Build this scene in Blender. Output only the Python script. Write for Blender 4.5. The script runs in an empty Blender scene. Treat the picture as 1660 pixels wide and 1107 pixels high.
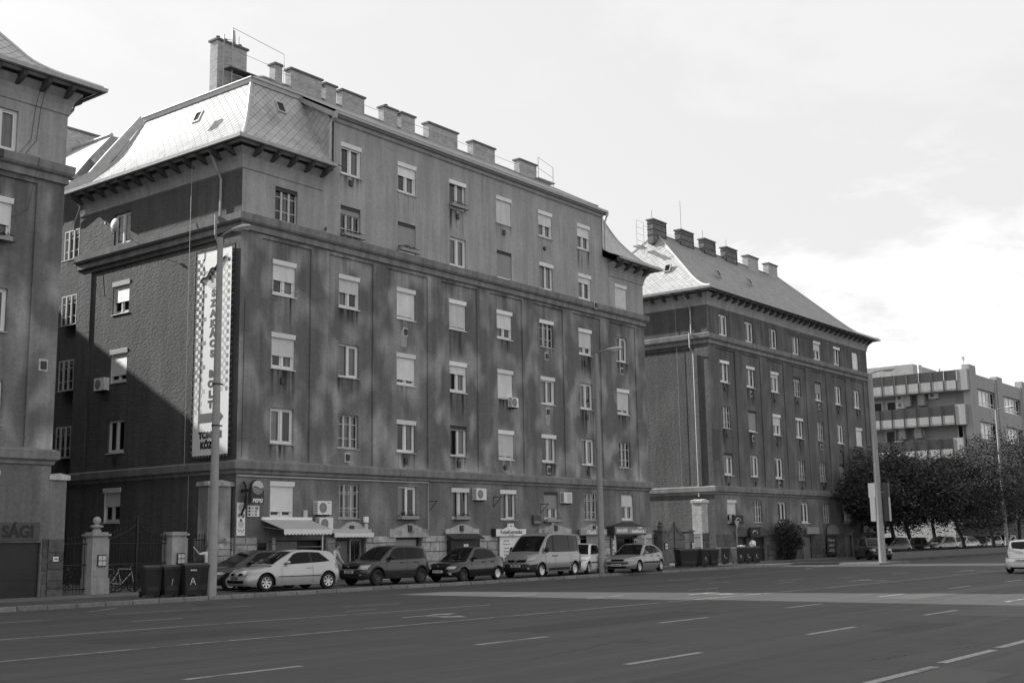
import bpy, bmesh, math, random
from mathutils import Vector, Matrix
rnd = random.Random(7)
sc = bpy.context.scene
col = sc.collection

# ---------------------------------------------------------------- camera
FW, RT, UP = (0.77879069, 0.60518126, 0.16504761), (0.61564132, -0.78786214, -0.01609431), (-0.12029478, -0.11414422, 0.98615428)
cam = bpy.data.cameras.new('camera')
cam.sensor_width = 36.0
cam.lens = 36.0 * 1934.4 / 1660.0
cam.clip_start = 0.1
cam.clip_end = 4000.0
camo = bpy.data.objects.new('camera', cam)
camo.matrix_world = Matrix(((RT[0], UP[0], -FW[0], 0.0), (RT[1], UP[1], -FW[1], 0.0), (RT[2], UP[2], -FW[2], 1.75), (0, 0, 0, 1)))
col.objects.link(camo)
sc.camera = camo

# ---------------------------------------------------------------- world
SUN_DIR = Vector((-0.38, 1.80, 1.0)).normalized()          # towards the sun
EL = math.asin(SUN_DIR.z)
AZ = math.atan2(SUN_DIR.x, SUN_DIR.y)
w = bpy.data.worlds.new('World')
sc.world = w
w.use_nodes = True
nt = w.node_tree
nt.nodes.clear()
def wn(t, **k):
    n = nt.nodes.new(t)
    for a, b in k.items(): setattr(n, a, b)
    return n
out = wn('ShaderNodeOutputWorld'); bg = wn('ShaderNodeBackground')
sky = wn('ShaderNodeTexSky', sky_type='NISHITA', sun_disc=False, sun_elevation=EL, sun_rotation=AZ, altitude=150.0, air_density=1.6, dust_density=4.0, ozone_density=1.0)
bw = wn('ShaderNodeRGBToBW')
tc = wn('ShaderNodeTexCoord'); mp = wn('ShaderNodeMapping'); mp.inputs['Scale'].default_value = (1.0, 1.0, 2.2)
cn = wn('ShaderNodeTexNoise'); cn.inputs['Scale'].default_value = 2.6; cn.inputs['Detail'].default_value = 9.0; cn.inputs['Roughness'].default_value = 0.62; cn.inputs['Distortion'].default_value = 0.35
rp = wn('ShaderNodeMapRange'); rp.inputs['From Min'].default_value = 0.44; rp.inputs['From Max'].default_value = 0.54
mul = wn('ShaderNodeMath', operation='MULTIPLY'); mul.inputs[1].default_value = 0.20
add = wn('ShaderNodeMath', operation='ADD'); add.inputs[1].default_value = 4.65
mx = wn('ShaderNodeMix', data_type='FLOAT')
mx.inputs['B'].default_value = 7.9
mfac = wn('ShaderNodeMath', operation='MULTIPLY'); mfac.inputs[1].default_value = 0.95
L = nt.links.new
L(sky.outputs[0], bw.inputs[0]); L(bw.outputs[0], mul.inputs[0]); L(mul.outputs[0], add.inputs[0])
L(tc.outputs['Generated'], mp.inputs[0]); L(mp.outputs[0], cn.inputs[0]); L(cn.outputs[0], rp.inputs[0]); L(rp.outputs[0], mfac.inputs[0])
L(mfac.outputs[0], mx.inputs['Factor']); L(add.outputs[0], mx.inputs['A'])
sz = wn('ShaderNodeSeparateXYZ'); L(tc.outputs['Generated'], sz.inputs[0])
er = wn('ShaderNodeMapRange'); er.inputs['From Min'].default_value = 0.17; er.inputs['From Max'].default_value = 0.33; er.inputs['To Min'].default_value = 1.0; er.inputs['To Max'].default_value = 0.12
L(sz.outputs[2], er.inputs[0]); em = wn('ShaderNodeMath', operation='MULTIPLY'); L(er.outputs[0], em.inputs[0]); L(mfac.outputs[0], em.inputs[1]); L(em.outputs[0], mx.inputs['Factor'])
L(mx.outputs[0], bg.inputs[0]); bg.inputs[1].default_value = 0.081
L(bg.outputs[0], out.inputs[0])

sun = bpy.data.lights.new('sun', 'SUN'); sun.energy = 4.2; sun.angle = math.radians(0.53); sun.color = (1.0, 0.99, 0.98)
suno = bpy.data.objects.new('sun', sun)
suno.rotation_euler = (-SUN_DIR).to_track_quat('-Z', 'Y').to_euler()
suno.location = (0, 60, 60)
col.objects.link(suno)
sc.view_settings.view_transform = 'Standard'
sc.view_settings.look = 'None'
sc.view_settings.exposure = 1.0
sc.view_settings.gamma = 1.0
sc.view_settings.use_curve_mapping = False
sc.cycles.max_bounces = 6
sc.cycles.transparent_max_bounces = 12

# ---------------------------------------------------------------- materials
def mat(name, g, rough=0.7, spec=0.3, metal=0.0, noise=None, streak=0.0, bump=None, coat=0.0, g2=None, dapple_mottle=0.0, brick=None, emit=0.0, alpha=None, wear=0.0, island=0.0, slat=None, drip=False, lanes=False, grain=None):
    m = bpy.data.materials.new(name); m.use_nodes = True
    t = m.node_tree; p = t.nodes['Principled BSDF']; k = t.links.new
    p.inputs['Roughness'].default_value = rough; p.inputs['Specular IOR Level'].default_value = spec; p.inputs['Metallic'].default_value = metal
    p.inputs['Base Color'].default_value = (g, g, g, 1)
    if coat: p.inputs['Coat Weight'].default_value = coat; p.inputs['Coat Roughness'].default_value = 0.06
    co = t.nodes.new('ShaderNodeTexCoord')
    gm = t.nodes.new('ShaderNodeNewGeometry')
    fac = None
    def mul_(a, b):
        n = t.nodes.new('ShaderNodeMath'); n.operation = 'MULTIPLY'
        k(a, n.inputs[0])
        if isinstance(b, (int, float)): n.inputs[1].default_value = b
        else: k(b, n.inputs[1])
        return n.outputs[0]
    def nz(scale, det=5.0, rg=0.6, sx=(1, 1, 1), lo=0.3, hi=0.7, a=1.0, b=1.0, dist=0.0):
        mpn = t.nodes.new('ShaderNodeMapping'); mpn.inputs['Scale'].default_value = sx
        k(gm.outputs['Position'], mpn.inputs[0])
        n = t.nodes.new('ShaderNodeTexNoise'); n.inputs['Scale'].default_value = scale; n.inputs['Detail'].default_value = det; n.inputs['Roughness'].default_value = rg; n.inputs['Distortion'].default_value = dist
        k(mpn.outputs[0], n.inputs[0])
        r = t.nodes.new('ShaderNodeMapRange'); r.inputs['From Min'].default_value = lo; r.inputs['From Max'].default_value = hi
        r.inputs['To Min'].default_value = a; r.inputs['To Max'].default_value = b
        k(n.outputs[0], r.inputs[0]); return r.outputs[0]
    c = None
    def comb(x):
        nonlocal c
        c = x if c is None else mul_(c, x)
    if grain: comb(nz(grain[0], det=2.0, rg=.8, a=1 - grain[1], b=1 + grain[1]))
    if noise: comb(nz(noise[0], a=1 - noise[1], b=1 + noise[1]))
    if streak:
        comb(nz(1.0, sx=(2.2, 2.2, 0.16), det=6, a=1 - streak, b=1 + streak, lo=.32, hi=.68))
        comb(nz(1.0, sx=(6.5, 6.5, 0.3), det=3, a=1 - streak * .5, b=1 + streak * .5, lo=.3, hi=.7))
    if dapple_mottle:
        comb(nz(0.75, sx=(1, 1, .7), det=1.5, rg=.45, lo=.46, hi=.66, a=1 - dapple_mottle * .25, b=1 + dapple_mottle, dist=.2))  # random mottling, pale patches also stand in for reflected sun dapples
    if drip:                                                  # soot washed down below the cornice, splash-paled foot above the string course
        sp_ = t.nodes.new('ShaderNodeSeparateXYZ'); k(gm.outputs['Position'], sp_.inputs[0])
        q = t.nodes.new('ShaderNodeMapRange'); q.inputs['From Min'].default_value = 11.5; q.inputs['From Max'].default_value = 14.8; k(sp_.outputs[2], q.inputs[0])
        v = nz(1.0, sx=(3.4, 3.4, .10), det=4, lo=.42, hi=.62, a=0.0, b=.30)
        w_ = mul_(q.outputs[0], v); s_ = t.nodes.new('ShaderNodeMath'); s_.operation = 'SUBTRACT'; s_.inputs[0].default_value = 1.0; k(w_, s_.inputs[1]); comb(s_.outputs[0])
        q = t.nodes.new('ShaderNodeMapRange'); q.inputs['From Min'].default_value = 6.1; q.inputs['From Max'].default_value = 5.2; q.inputs['To Min'].default_value = 1.0; q.inputs['To Max'].default_value = 1.28; k(sp_.outputs[2], q.inputs[0]); comb(q.outputs[0])
    if lanes:                                                 # worn wheel tracks and drip lines along the lanes
        comb(nz(1.0, sx=(.03, 1.5, 1), det=3, lo=.3, hi=.7, a=.80, b=1.2))
        comb(nz(1.0, sx=(.10, 4.5, 1), det=4, lo=.3, hi=.7, a=.93, b=1.07))
        comb(nz(.35, det=6, rg=.65, lo=.56, hi=.72, a=1.0, b=.78))
    if wear:
        comb(nz(0.9, det=8, rg=.7, lo=.52, hi=.6, a=1, b=1 - wear))
    if island:
        r = t.nodes.new('ShaderNodeObjectInfo')
        q = t.nodes.new('ShaderNodeMapRange'); q.inputs['To Min'].default_value = 1 - island; q.inputs['To Max'].default_value = 1 + island
        k(r.outputs['Random'], q.inputs[0]); comb(q.outputs[0])
        q = t.nodes.new('ShaderNodeMapRange'); q.inputs['To Min'].default_value = 1 - island; q.inputs['To Max'].default_value = 1 + island
        k(gm.outputs['Random Per Island'], q.inputs[0]); comb(q.outputs[0])
    bh = None
    if brick:
        bt = t.nodes.new('ShaderNodeTexBrick'); cx = t.nodes.new('ShaderNodeCombineXYZ'); sp = t.nodes.new('ShaderNodeSeparateXYZ')
        k(gm.outputs['Position'], sp.inputs[0])
        ad = t.nodes.new('ShaderNodeMath'); ad.operation = 'ADD'; k(sp.outputs[0], ad.inputs[0]); k(sp.outputs[1], ad.inputs[1])
        k(ad.outputs[0], cx.inputs[0]); k(sp.outputs[2], cx.inputs[1]); k(cx.outputs[0], bt.inputs[0])
        bt.inputs['Scale'].default_value = 1.0; bt.inputs['Brick Width'].default_value = .26; bt.inputs['Row Height'].default_value = .085; bt.inputs['Mortar Size'].default_value = .012
        bt.inputs['Color1'].default_value = (1, 1, 1, 1); bt.inputs['Color2'].default_value = (.72, .72, .72, 1); bt.inputs['Mortar'].default_value = (brick, brick, brick, 1)
        b2 = t.nodes.new('ShaderNodeRGBToBW'); k(bt.outputs[0], b2.inputs[0]); comb(b2.outputs[0]); bh = bt.outputs['Fac']
    if slat:                                                  # fine horizontal ribs of rolling shutters (relief only)
        wv = t.nodes.new('ShaderNodeTexWave'); wv.bands_direction = 'Z'; wv.inputs['Scale'].default_value = slat; wv.wave_profile = 'SIN'
        k(gm.outputs['Position'], wv.inputs[0])
        bp = t.nodes.new('ShaderNodeBump'); bp.inputs['Strength'].default_value = .5; bp.inputs['Distance'].default_value = .01
        k(wv.outputs['Fac'], bp.inputs['Height']); k(bp.outputs[0], p.inputs['Normal'])
    if c is not None:
        cc = t.nodes.new('ShaderNodeMath'); cc.operation = 'MULTIPLY'; cc.inputs[1].default_value = g; cc.use_clamp = True
        k(c, cc.inputs[0]); k(cc.outputs[0], p.inputs['Base Color'])
    if bump:
        n = t.nodes.new('ShaderNodeTexNoise'); n.inputs['Scale'].default_value = bump[0]; n.inputs['Detail'].default_value = 4.0; n.inputs['Roughness'].default_value = .65
        mpn = t.nodes.new('ShaderNodeMapping'); k(gm.outputs['Position'], mpn.inputs[0]); k(mpn.outputs[0], n.inputs[0])
        if len(bump) > 3: mpn.inputs['Scale'].default_value = bump[3]
        bp = t.nodes.new('ShaderNodeBump'); bp.inputs['Strength'].default_value = bump[1]; bp.inputs['Distance'].default_value = bump[2]
        k(n.outputs[0], bp.inputs['Height'])
        if len(bump) > 3:
            n.inputs['Distortion'].default_value = .25; n.inputs['Roughness'].default_value = .5; mpn.inputs['Rotation'].default_value = (math.radians(38), 0, 0)
        k(bp.outputs[0], p.inputs['Normal'])
    if emit: p.inputs['Emission Color'].default_value = (1, 1, 1, 1); p.inputs['Emission Strength'].default_value = emit
    return m

def glass_mat(name, tint, rough=0.03, opac=0.35):
    m = bpy.data.materials.new(name); m.use_nodes = True
    t = m.node_tree; t.nodes.clear(); k = t.links.new
    o = t.nodes.new('ShaderNodeOutputMaterial'); gl = t.nodes.new('ShaderNodeBsdfGlossy'); tr = t.nodes.new('ShaderNodeBsdfTransparent')
    df = t.nodes.new('ShaderNodeBsdfDiffuse'); df.inputs[0].default_value = (tint, tint, tint, 1)
    gl.inputs['Roughness'].default_value = rough; gl.inputs[0].default_value = (1, 1, 1, 1)
    tr.inputs[0].default_value = (.8, .8, .8, 1)
    fr = t.nodes.new('ShaderNodeFresnel'); fr.inputs[0].default_value = 1.5
    m1 = t.nodes.new('ShaderNodeMixShader'); m1.inputs[0].default_value = opac; k(tr.outputs[0], m1.inputs[1]); k(df.outputs[0], m1.inputs[2])
    m2 = t.nodes.new('ShaderNodeMixShader'); k(fr.outputs[0], m2.inputs[0]); k(m1.outputs[0], m2.inputs[1]); k(gl.outputs[0], m2.inputs[2])
    k(m2.outputs[0], o.inputs[0]); return m

MT = {}
MT['plaster'] = mat('roughcast_plaster', .185, .9, .15, grain=(16, .13), noise=(6.0, .10), streak=.15, dapple_mottle=.75, drip=True, bump=(38, .5, .02))
MT['plaster_up'] = mat('attic_plaster', .345, .9, .15, grain=(16, .10), noise=(5.0, .08), streak=.14, dapple_mottle=.10, bump=(38, .5, .02))
MT['plaster_side'] = mat('trowelled_render', .10, .85, .2, grain=(14, .14), noise=(5.0, .12), streak=.16, dapple_mottle=.15, bump=(7.0, .8, .032, (1, .8, 1.4)))
MT['plaster_b3'] = mat('soot_greyed_plaster', .135, .9, .15, grain=(10, .14), noise=(6.0, .10), streak=.18, dapple_mottle=.25, drip=True, bump=(38, .5, .02))
MT['belt'] = mat('cornice_render', .21, .9, .15, grain=(14, .10), noise=(3.0, .10), streak=.22, bump=(30, .4, .01))
MT['ground_plaster'] = mat('ground_floor_plaster', .17, .9, .15, grain=(16, .14), noise=(7.0, .12), streak=.14, dapple_mottle=.42, bump=(40, .5, .02))
MT['stone'] = mat('limestone_block', .42, .85, .2, grain=(14, .16), noise=(3.0, .28), wear=.4, bump=(16, .6, .02), island=.16)
MT['stone_dark'] = mat('dark_stone_block', .11, .85, .2, noise=(5.0, .25), wear=.3, bump=(16, .6, .02), island=.2)
MT['joint'] = mat('mortar_bed', .12, .95, .1, noise=(20, .2))
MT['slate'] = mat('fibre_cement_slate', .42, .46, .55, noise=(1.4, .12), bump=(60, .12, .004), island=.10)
MT['slate_dark'] = mat('dark_toned_slate', .24, .5, .45, noise=(1.4, .12), bump=(60, .12, .004), island=.12)
MT['slate_bed'] = mat('shadow_gap_boarding', .05, .7, .3)  # dark boarding, seen through the gaps as shadow edges between slates
MT['zinc'] = mat('zinc_flashing', .36, .42, .5, metal=.35, noise=(4, .15))
MT['wood_dark'] = mat('old_timber', .10, .8, .2, noise=(9, .3))
MT['soffit'] = mat('dark_soffit_boards', .05, .85, .15, noise=(9, .3))
MT['brick'] = mat('chimney_brick', .50, .9, .1, brick=.62, noise=(3, .15), bump=(30, .3, .01))
MT['brick_dark'] = mat('sooty_brick', .22, .9, .1, brick=.5, noise=(3, .3), bump=(30, .3, .01))
MT['cap'] = mat('concrete_cap', .16, .9, .1, noise=(6, .2))
MT['white'] = mat('white_pvc', .72, .45, .4, noise=(3, .05), island=.08)
MT['oldwhite'] = mat('old_window_paint', .52, .7, .3, noise=(12, .22))
MT['box'] = mat('shutter_housing', .80, .5, .3, noise=(3, .05), island=.12)
MT['shutter'] = mat('rolling_shutter', .70, .55, .3, noise=(2, .08), island=.16, streak=.08, slat=14)
MT['shutter_dark'] = mat('grey_rolling_shutter', .30, .6, .3, noise=(2, .08), slat=14)
MT['lintel'] = mat('dark_shutter_lintel', .07, .8, .2, noise=(9, .2))
MT['glass'] = glass_mat('window_glass', .02, opac=.22)
MT['curtain'] = mat('net_curtain', .55, .9, .1, noise=(2.0, .1), streak=.25)
def stain(name, g, amt):
    m = bpy.data.materials.new(name); m.use_nodes = True; t = m.node_tree; t.nodes.clear(); k = t.links.new
    o = t.nodes.new('ShaderNodeOutputMaterial'); tr = t.nodes.new('ShaderNodeBsdfTransparent'); df = t.nodes.new('ShaderNodeBsdfDiffuse'); df.inputs[0].default_value = (g, g, g, 1)
    c = t.nodes.new('ShaderNodeTexCoord'); s = t.nodes.new('ShaderNodeSeparateXYZ'); k(c.outputs['Generated'], s.inputs[0])
    g_ = t.nodes.new('ShaderNodeNewGeometry'); mp_ = t.nodes.new('ShaderNodeMapping'); mp_.inputs['Scale'].default_value = (5, 5, .35); k(g_.outputs['Position'], mp_.inputs[0])
    n = t.nodes.new('ShaderNodeTexNoise'); n.inputs['Scale'].default_value = 1.0; n.inputs['Detail'].default_value = 4; k(mp_.outputs[0], n.inputs[0])
    r = t.nodes.new('ShaderNodeMapRange'); r.inputs['From Min'].default_value = .45; r.inputs['From Max'].default_value = .68; r.inputs['To Max'].default_value = amt; k(n.outputs[0], r.inputs[0])
    a = t.nodes.new('ShaderNodeMath'); a.operation = 'MULTIPLY'; k(s.outputs[2], a.inputs[0]); k(r.outputs[0], a.inputs[1])
    x = t.nodes.new('ShaderNodeMapRange'); x.inputs['From Min'].default_value = 0; x.inputs['From Max'].default_value = .12; k(s.outputs[0], x.inputs[0])
    y = t.nodes.new('ShaderNodeMapRange'); y.inputs['From Min'].default_value = 1; y.inputs['From Max'].default_value = .88; k(s.outputs[0], y.inputs[0])
    b = t.nodes.new('ShaderNodeMath'); b.operation = 'MULTIPLY'; k(a.outputs[0], b.inputs[0]); k(x.outputs[0], b.inputs[1])
    d = t.nodes.new('ShaderNodeMath'); d.operation = 'MULTIPLY'; d.use_clamp = True; k(b.outputs[0], d.inputs[0]); k(y.outputs[0], d.inputs[1])
    mx_ = t.nodes.new('ShaderNodeMixShader'); k(d.outputs[0], mx_.inputs[0]); k(tr.outputs[0], mx_.inputs[1]); k(df.outputs[0], mx_.inputs[2]); k(mx_.outputs[0], o.inputs[0]); return m
MT['soot_stain'] = stain('soot_drip_stain', .05, 1.0); MT['lime_stain'] = stain('lime_drip_stain', .42, .9)
MT['room'] = mat('unlit_room', .012, 1.0, .0)
MT['iron'] = mat('black_iron', .012, .5, .4)
MT['steel'] = mat('grey_steel', .30, .4, .5, metal=.5, noise=(5, .1))
MT['pole'] = mat('concrete_lamp_post', .30, .8, .2, noise=(4, .10), streak=.12, bump=(50, .3, .004))
MT['asphalt'] = mat('asphalt', .062, .82, .3, lanes=True, grain=(28, .12), noise=(1.2, .06), bump=(140, .5, .004))
MT['paint_line'] = mat('road_paint', .27, .7, .3, noise=(14, .35), wear=.6)
MT['pavement'] = mat('pavement_concrete', .16, .9, .15, noise=(3, .15), wear=.15, bump=(90, .4, .004))
MT['pavement_dark'] = mat('pavement_asphalt', .085, .9, .15, noise=(.8, .30), bump=(110, .5, .004))
MT['kerb'] = mat('kerb_granite', .17, .85, .2, noise=(8, .25), island=.15, bump=(50, .5, .01))
MT['dirt'] = mat('bare_ground', .06, .95, .1, noise=(2, .2), bump=(20, .4, .02))
MT['leaf'] = mat('leaf', .034, .65, .10, island=.85)
MT['leaf_light'] = mat('pale_leaf', .20, .5, .35, island=.4)
MT['bark'] = mat('bark', .06, .9, .1, noise=(9, .3), bump=(20, .6, .03))
MT['concrete'] = mat('office_concrete', .33, .9, .15, noise=(1.5, .06), streak=.10, bump=(20, .2, .01))
MT['office_panel'] = mat('dark_balcony_glass', .035, .25, .6, noise=(.8, .15))
MT['brightwin'] = mat('office_blind', .82, .4, .4)
MT['white_sign'] = mat('white_sign_board', .82, .5, .3)
MT['grey_sign'] = mat('grey_sign_board', .08, .6, .3, noise=(3, .08))
MT['mid'] = mat('mid_grey_paint', .30, .5, .4)
MT['dark'] = mat('dark_paint', .035, .5, .4)
MT['ink'] = mat('black_ink', .03, .6, .3)
MT['inkgrey'] = mat('grey_ink', .22, .6, .3)
MT['inklight'] = mat('pale_grey_ink', .52, .6, .3)
MT['fabric'] = mat('awning_fabric', .42, .85, .1, noise=(2, .06))
MT['fabric_white'] = mat('awning_valance', .75, .85, .1, noise=(2, .05))
MT['door'] = mat('door_grey', .15, .5, .4, noise=(4, .1), streak=.12)
MT['darkdoor'] = mat('dark_gate_paint', .022, .45, .4, noise=(3, .2))
MT['bin'] = mat('bin_plastic', .020, .45, .4, noise=(3, .15))
MT['binlid'] = mat('bin_lid_plastic', .055, .55, .4, noise=(3, .15))
MT['rubber'] = mat('tyre_rubber', .018, .8, .3)
MT['alloy'] = mat('alloy_rim', .62, .3, .5, metal=.6)
MT['steelrim'] = mat('painted_steel_rim', .045, .5, .4)
MT['chrome'] = mat('chrome', .75, .15, .5, metal=1.0)
MT['lens'] = mat('headlamp_lens', .36, .12, .8, coat=.6)
MT['lens_dark'] = mat('tail_lamp_lens', .10, .12, .8, coat=.6)
MT['carglass'] = mat('car_glass', .008, .04, .16)
MT['trim'] = mat('black_plastic_trim', .022, .6, .3)
MT['seam'] = mat('panel_gap', .008, .9, .1)
MT['plate'] = mat('number_plate', .62, .5, .3)
MT['skin'] = mat('skin', .42, .6, .3)
MT['shirt'] = mat('light_shirt', .62, .9, .1, noise=(6, .06))
MT['trousers'] = mat('dark_trousers', .05, .9, .1)
MT['hair'] = mat('grey_hair', .10, .8, .2)
MT['pillar'] = mat('gate_pillar_stone', .34, .9, .15, noise=(3, .14), streak=.16, bump=(40, .3, .01))
MT['pillar_shade'] = mat('gate_pillar_shaded_stone', .14, .9, .15, noise=(3, .18), streak=.16, bump=(40, .3, .01))  # darker copy of the pillar stone, shade put into its colour
def paint(name, g, rough=.35, metal=.0, coat=.65): return mat(name, g, rough, .35, metal=metal, coat=coat, noise=(1.0, .03))

# ---------------------------------------------------------------- mesh helpers
class MB:
    def __init__(s): s.v = []; s.f = []; s.m = []
    def face(s, pts, m=0):
        n = len(s.v); s.v.extend([tuple(p) for p in pts]); s.f.append(tuple(range(n, n + len(pts)))); s.m.append(m); return s
    def box(s, x0, x1, y0, y1, z0, z1, m=0):
        n = len(s.v)
        s.v += [(x0, y0, z0), (x1, y0, z0), (x1, y1, z0), (x0, y1, z0), (x0, y0, z1), (x1, y0, z1), (x1, y1, z1), (x0, y1, z1)]
        for q in ((0, 3, 2, 1), (4, 5, 6, 7), (0, 1, 5, 4), (1, 2, 6, 5), (2, 3, 7, 6), (3, 0, 4, 7)):
            s.f.append(tuple(n + i for i in q)); s.m.append(m)
        return s
    def prism(s, pts, d, m=0):                                # pts: planar 3D polygon, d: extrusion vector
        n = len(s.v); k = len(pts)
        s.v += [tuple(p) for p in pts] + [tuple(Vector(p) + Vector(d)) for p in pts]
        s.f.append(tuple(range(n + k - 1, n - 1, -1))); s.m.append(m)
        s.f.append(tuple(range(n + k, n + 2 * k))); s.m.append(m)
        for i in range(k):
            j = (i + 1) % k; s.f.append((n + i, n + j, n + k + j, n + k + i)); s.m.append(m)
        return s
    def tube(s, pts, r, n=8, m=0, caps=True):
        pts = [Vector(p) for p in pts]; rs = r if isinstance(r, (list, tuple)) else [r] * len(pts); rings = []
        for i, p in enumerate(pts):
            d = (pts[min(i + 1, len(pts) - 1)] - pts[max(i - 1, 0)]).normalized()
            a = d.cross(Vector((0, 0, 1)) if abs(d.z) < .9 else Vector((1, 0, 0))).normalized(); b = d.cross(a)
            k = len(s.v)
            for j in range(n):
                t = 2 * math.pi * j / n; s.v.append(tuple(p + (a * math.cos(t) + b * math.sin(t)) * rs[i]))
            rings.append(k)
        for a, b in zip(rings, rings[1:]):
            for j in range(n): s.f.append((a + j, a + (j + 1) % n, b + (j + 1) % n, b + j)); s.m.append(m)
        if caps:
            s.f.append(tuple(rings[0] + j for j in range(n))); s.m.append(m)
            s.f.append(tuple(rings[-1] + j for j in reversed(range(n)))); s.m.append(m)
        return s
    def lathe(s, prof, c=(0, 0, 0), n=20, axis='z', m=0):     # prof: (radius, height)
        rings = []
        for r, h in prof:
            k = len(s.v)
            for j in range(n):
                t = 2 * math.pi * j / n; x, y = r * math.cos(t), r * math.sin(t)
                p = (x, y, h) if axis == 'z' else ((x, h, y) if axis == 'y' else (h, x, y))
                s.v.append((p[0] + c[0], p[1] + c[1], p[2] + c[2]))
            rings.append(k)
        for a, b in zip(rings, rings[1:]):
            for j in range(n): s.f.append((a + j, a + (j + 1) % n, b + (j + 1) % n, b + j)); s.m.append(m)
        return s
    def mesh(s, name, mats, smooth=False, angle=None, weld=False):
        me = bpy.data.meshes.new(name); me.from_pydata(s.v, [], s.f)
        for q in (mats if isinstance(mats, (list, tuple)) else [mats]): me.materials.append(MT[q] if isinstance(q, str) else q)
        me.polygons.foreach_set('material_index', s.m)
        if weld:
            bm = bmesh.new(); bm.from_mesh(me); bmesh.ops.remove_doubles(bm, verts=bm.verts, dist=.0008)
            bmesh.ops.dissolve_degenerate(bm, edges=bm.edges, dist=.0005); bmesh.ops.recalc_face_normals(bm, faces=bm.faces)
            bm.to_mesh(me); bm.free()
        if smooth:
            me.polygons.foreach_set('use_smooth', [True] * len(me.polygons))
            if angle: me.set_sharp_from_angle(angle=math.radians(angle))
        me.update(); return me
    def build(s, name, mats, parent=None, **k):
        o = bpy.data.objects.new(name, s.mesh(name, mats, **k)); col.objects.link(o)
        if parent: o.parent = parent
        return o
def inst(me, name, parent=None, loc=(0, 0, 0), rz=0.0, scale=None):
    o = bpy.data.objects.new(name, me); col.objects.link(o); o.location = loc; o.rotation_euler = (0, 0, rz)
    if scale: o.scale = scale
    if parent: o.parent = parent
    return o
def tag(o, label=None, cat=None, group=None, kind=None):
    if label: o['label'] = label
    if cat: o['category'] = cat
    if group: o['group'] = group
    if kind: o['kind'] = kind
    return o
def thing(name, label, cat, loc=(0, 0, 0), rz=0.0, group=None):
    o = bpy.data.objects.new(name, None); o.empty_display_size = .2; col.objects.link(o); o.location = loc; o.rotation_euler = (0, 0, rz)
    return tag(o, label, cat, group)
def B(x0, x1, y0, y1, z0, z1): return MB().box(x0, x1, y0, y1, z0, z1)
def copy_tree(o, parent=None):
    c = o.copy(); col.objects.link(c)
    if parent: c.parent = parent
    for ch in o.children: copy_tree(ch, c)
    return c
DG = None
def text(s, size, name='lettering', mat_='ink', parent=None, loc=(0, 0, 0), rot=(math.pi / 2, 0, 0), bold=0.0, ext=.004, sx=1.0, align='CENTER', shear=0.0, spacing=1.0):
    cu = bpy.data.curves.new(name, 'FONT'); cu.body = s; cu.size = size; cu.align_x = align; cu.align_y = 'CENTER'; cu.extrude = ext; cu.offset = bold; cu.shear = shear; cu.space_character = spacing; cu.resolution_u = 3
    t = bpy.data.objects.new(name, cu); col.objects.link(t)
    bpy.context.view_layer.update()
    dg = bpy.context.evaluated_depsgraph_get()
    me = bpy.data.meshes.new_from_object(t.evaluated_get(dg)); bpy.data.objects.remove(t); bpy.data.curves.remove(cu)
    me.name = name; me.materials.clear(); me.materials.append(MT[mat_])
    o = bpy.data.objects.new(name, me); col.objects.link(o); o.location = loc; o.rotation_euler = rot; o.scale = (sx, 1, 1)
    if parent: o.parent = parent
    return o

# ---------------------------------------------------------------- ground, road, pavement
def sheet(name, pts, z, m, kind='structure', parent=None):
    o = MB().face([(x, y, z) for x, y in pts]).build(name, m, parent)
    if not parent: tag(o, kind=kind)
    return o
KY = 32.75
sheet('ground', [(-900, -900), (1500, -900), (1500, 1500), (-900, 1500)], -0.03, 'dirt')
road = sheet('road', [(-150, -9), (400, -9), (400, 33.2), (-150, 33.2)], 0.0, 'asphalt')
def slab(name, pts, z1, m, z0=-.02):
    o = MB().prism([(x, y, z0) for x, y in pts], (0, 0, z1 - z0)).build(name, m); return tag(o, kind='structure')
slab('pavement', [(-150, 36.2), (132, 36.2), (132, 75), (-150, 75)], .13, 'pavement')
slab('parking_strip', [(-150, KY + .3), (70.6, KY + .3), (72.9, 30.5), (400, 30.5), (400, 36.2), (-150, 36.2)], .115, 'pavement_dark')
slab('pavement_island', [(71.2, 27.6), (76.5, 27.6), (78.5, 29.9), (78.5, 30.5), (72.9, 30.5), (71.4, 30.2)], .11, 'pavement')
# kerb: a bed with one stone after another
kb = MB().box(-60, 70.5, KY + .02, KY + .28, -.02, .085).build('kerb', 'joint'); tag(kb, kind='structure')
x = 14.0; ks = []
for q in range(3):
    b_ = MB(); j = .03
    L0 = .925 + .0 * q
    pr = [(0, 0, 0), (0, .02, .115), (0, .06, .135), (0, .29, .135), (0, .3, 0)]
    b_.prism([(0, a[1] + (rnd.random() - .5) * .01, a[2]) for a in pr], (L0, 0, 0)); ks.append(b_.mesh('kerb_stone', 'kerb'))
while x < 70:
    o = inst(rnd.choice(ks), 'kerb_stone', kb, (x, KY - .01 + rnd.uniform(-.012, .012), rnd.uniform(-.015, .004)), rnd.uniform(-.008, .008)); x += .965 + rnd.uniform(-.01, .015)
def stripe(a, b, wd=.13):
    a = Vector((*a, .004)); b = Vector((*b, .004)); d = (b - a).normalized(); n = Vector((-d.y, d.x, 0)) * wd / 2
    return [tuple(a - n), tuple(b - n), tuple(b + n), tuple(a + n)]
def mark(a, b, wd=.13, name='lane_marking'):
    o = MB().face(stripe(a, b, wd)).build(name, 'paint_line', road)
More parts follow.
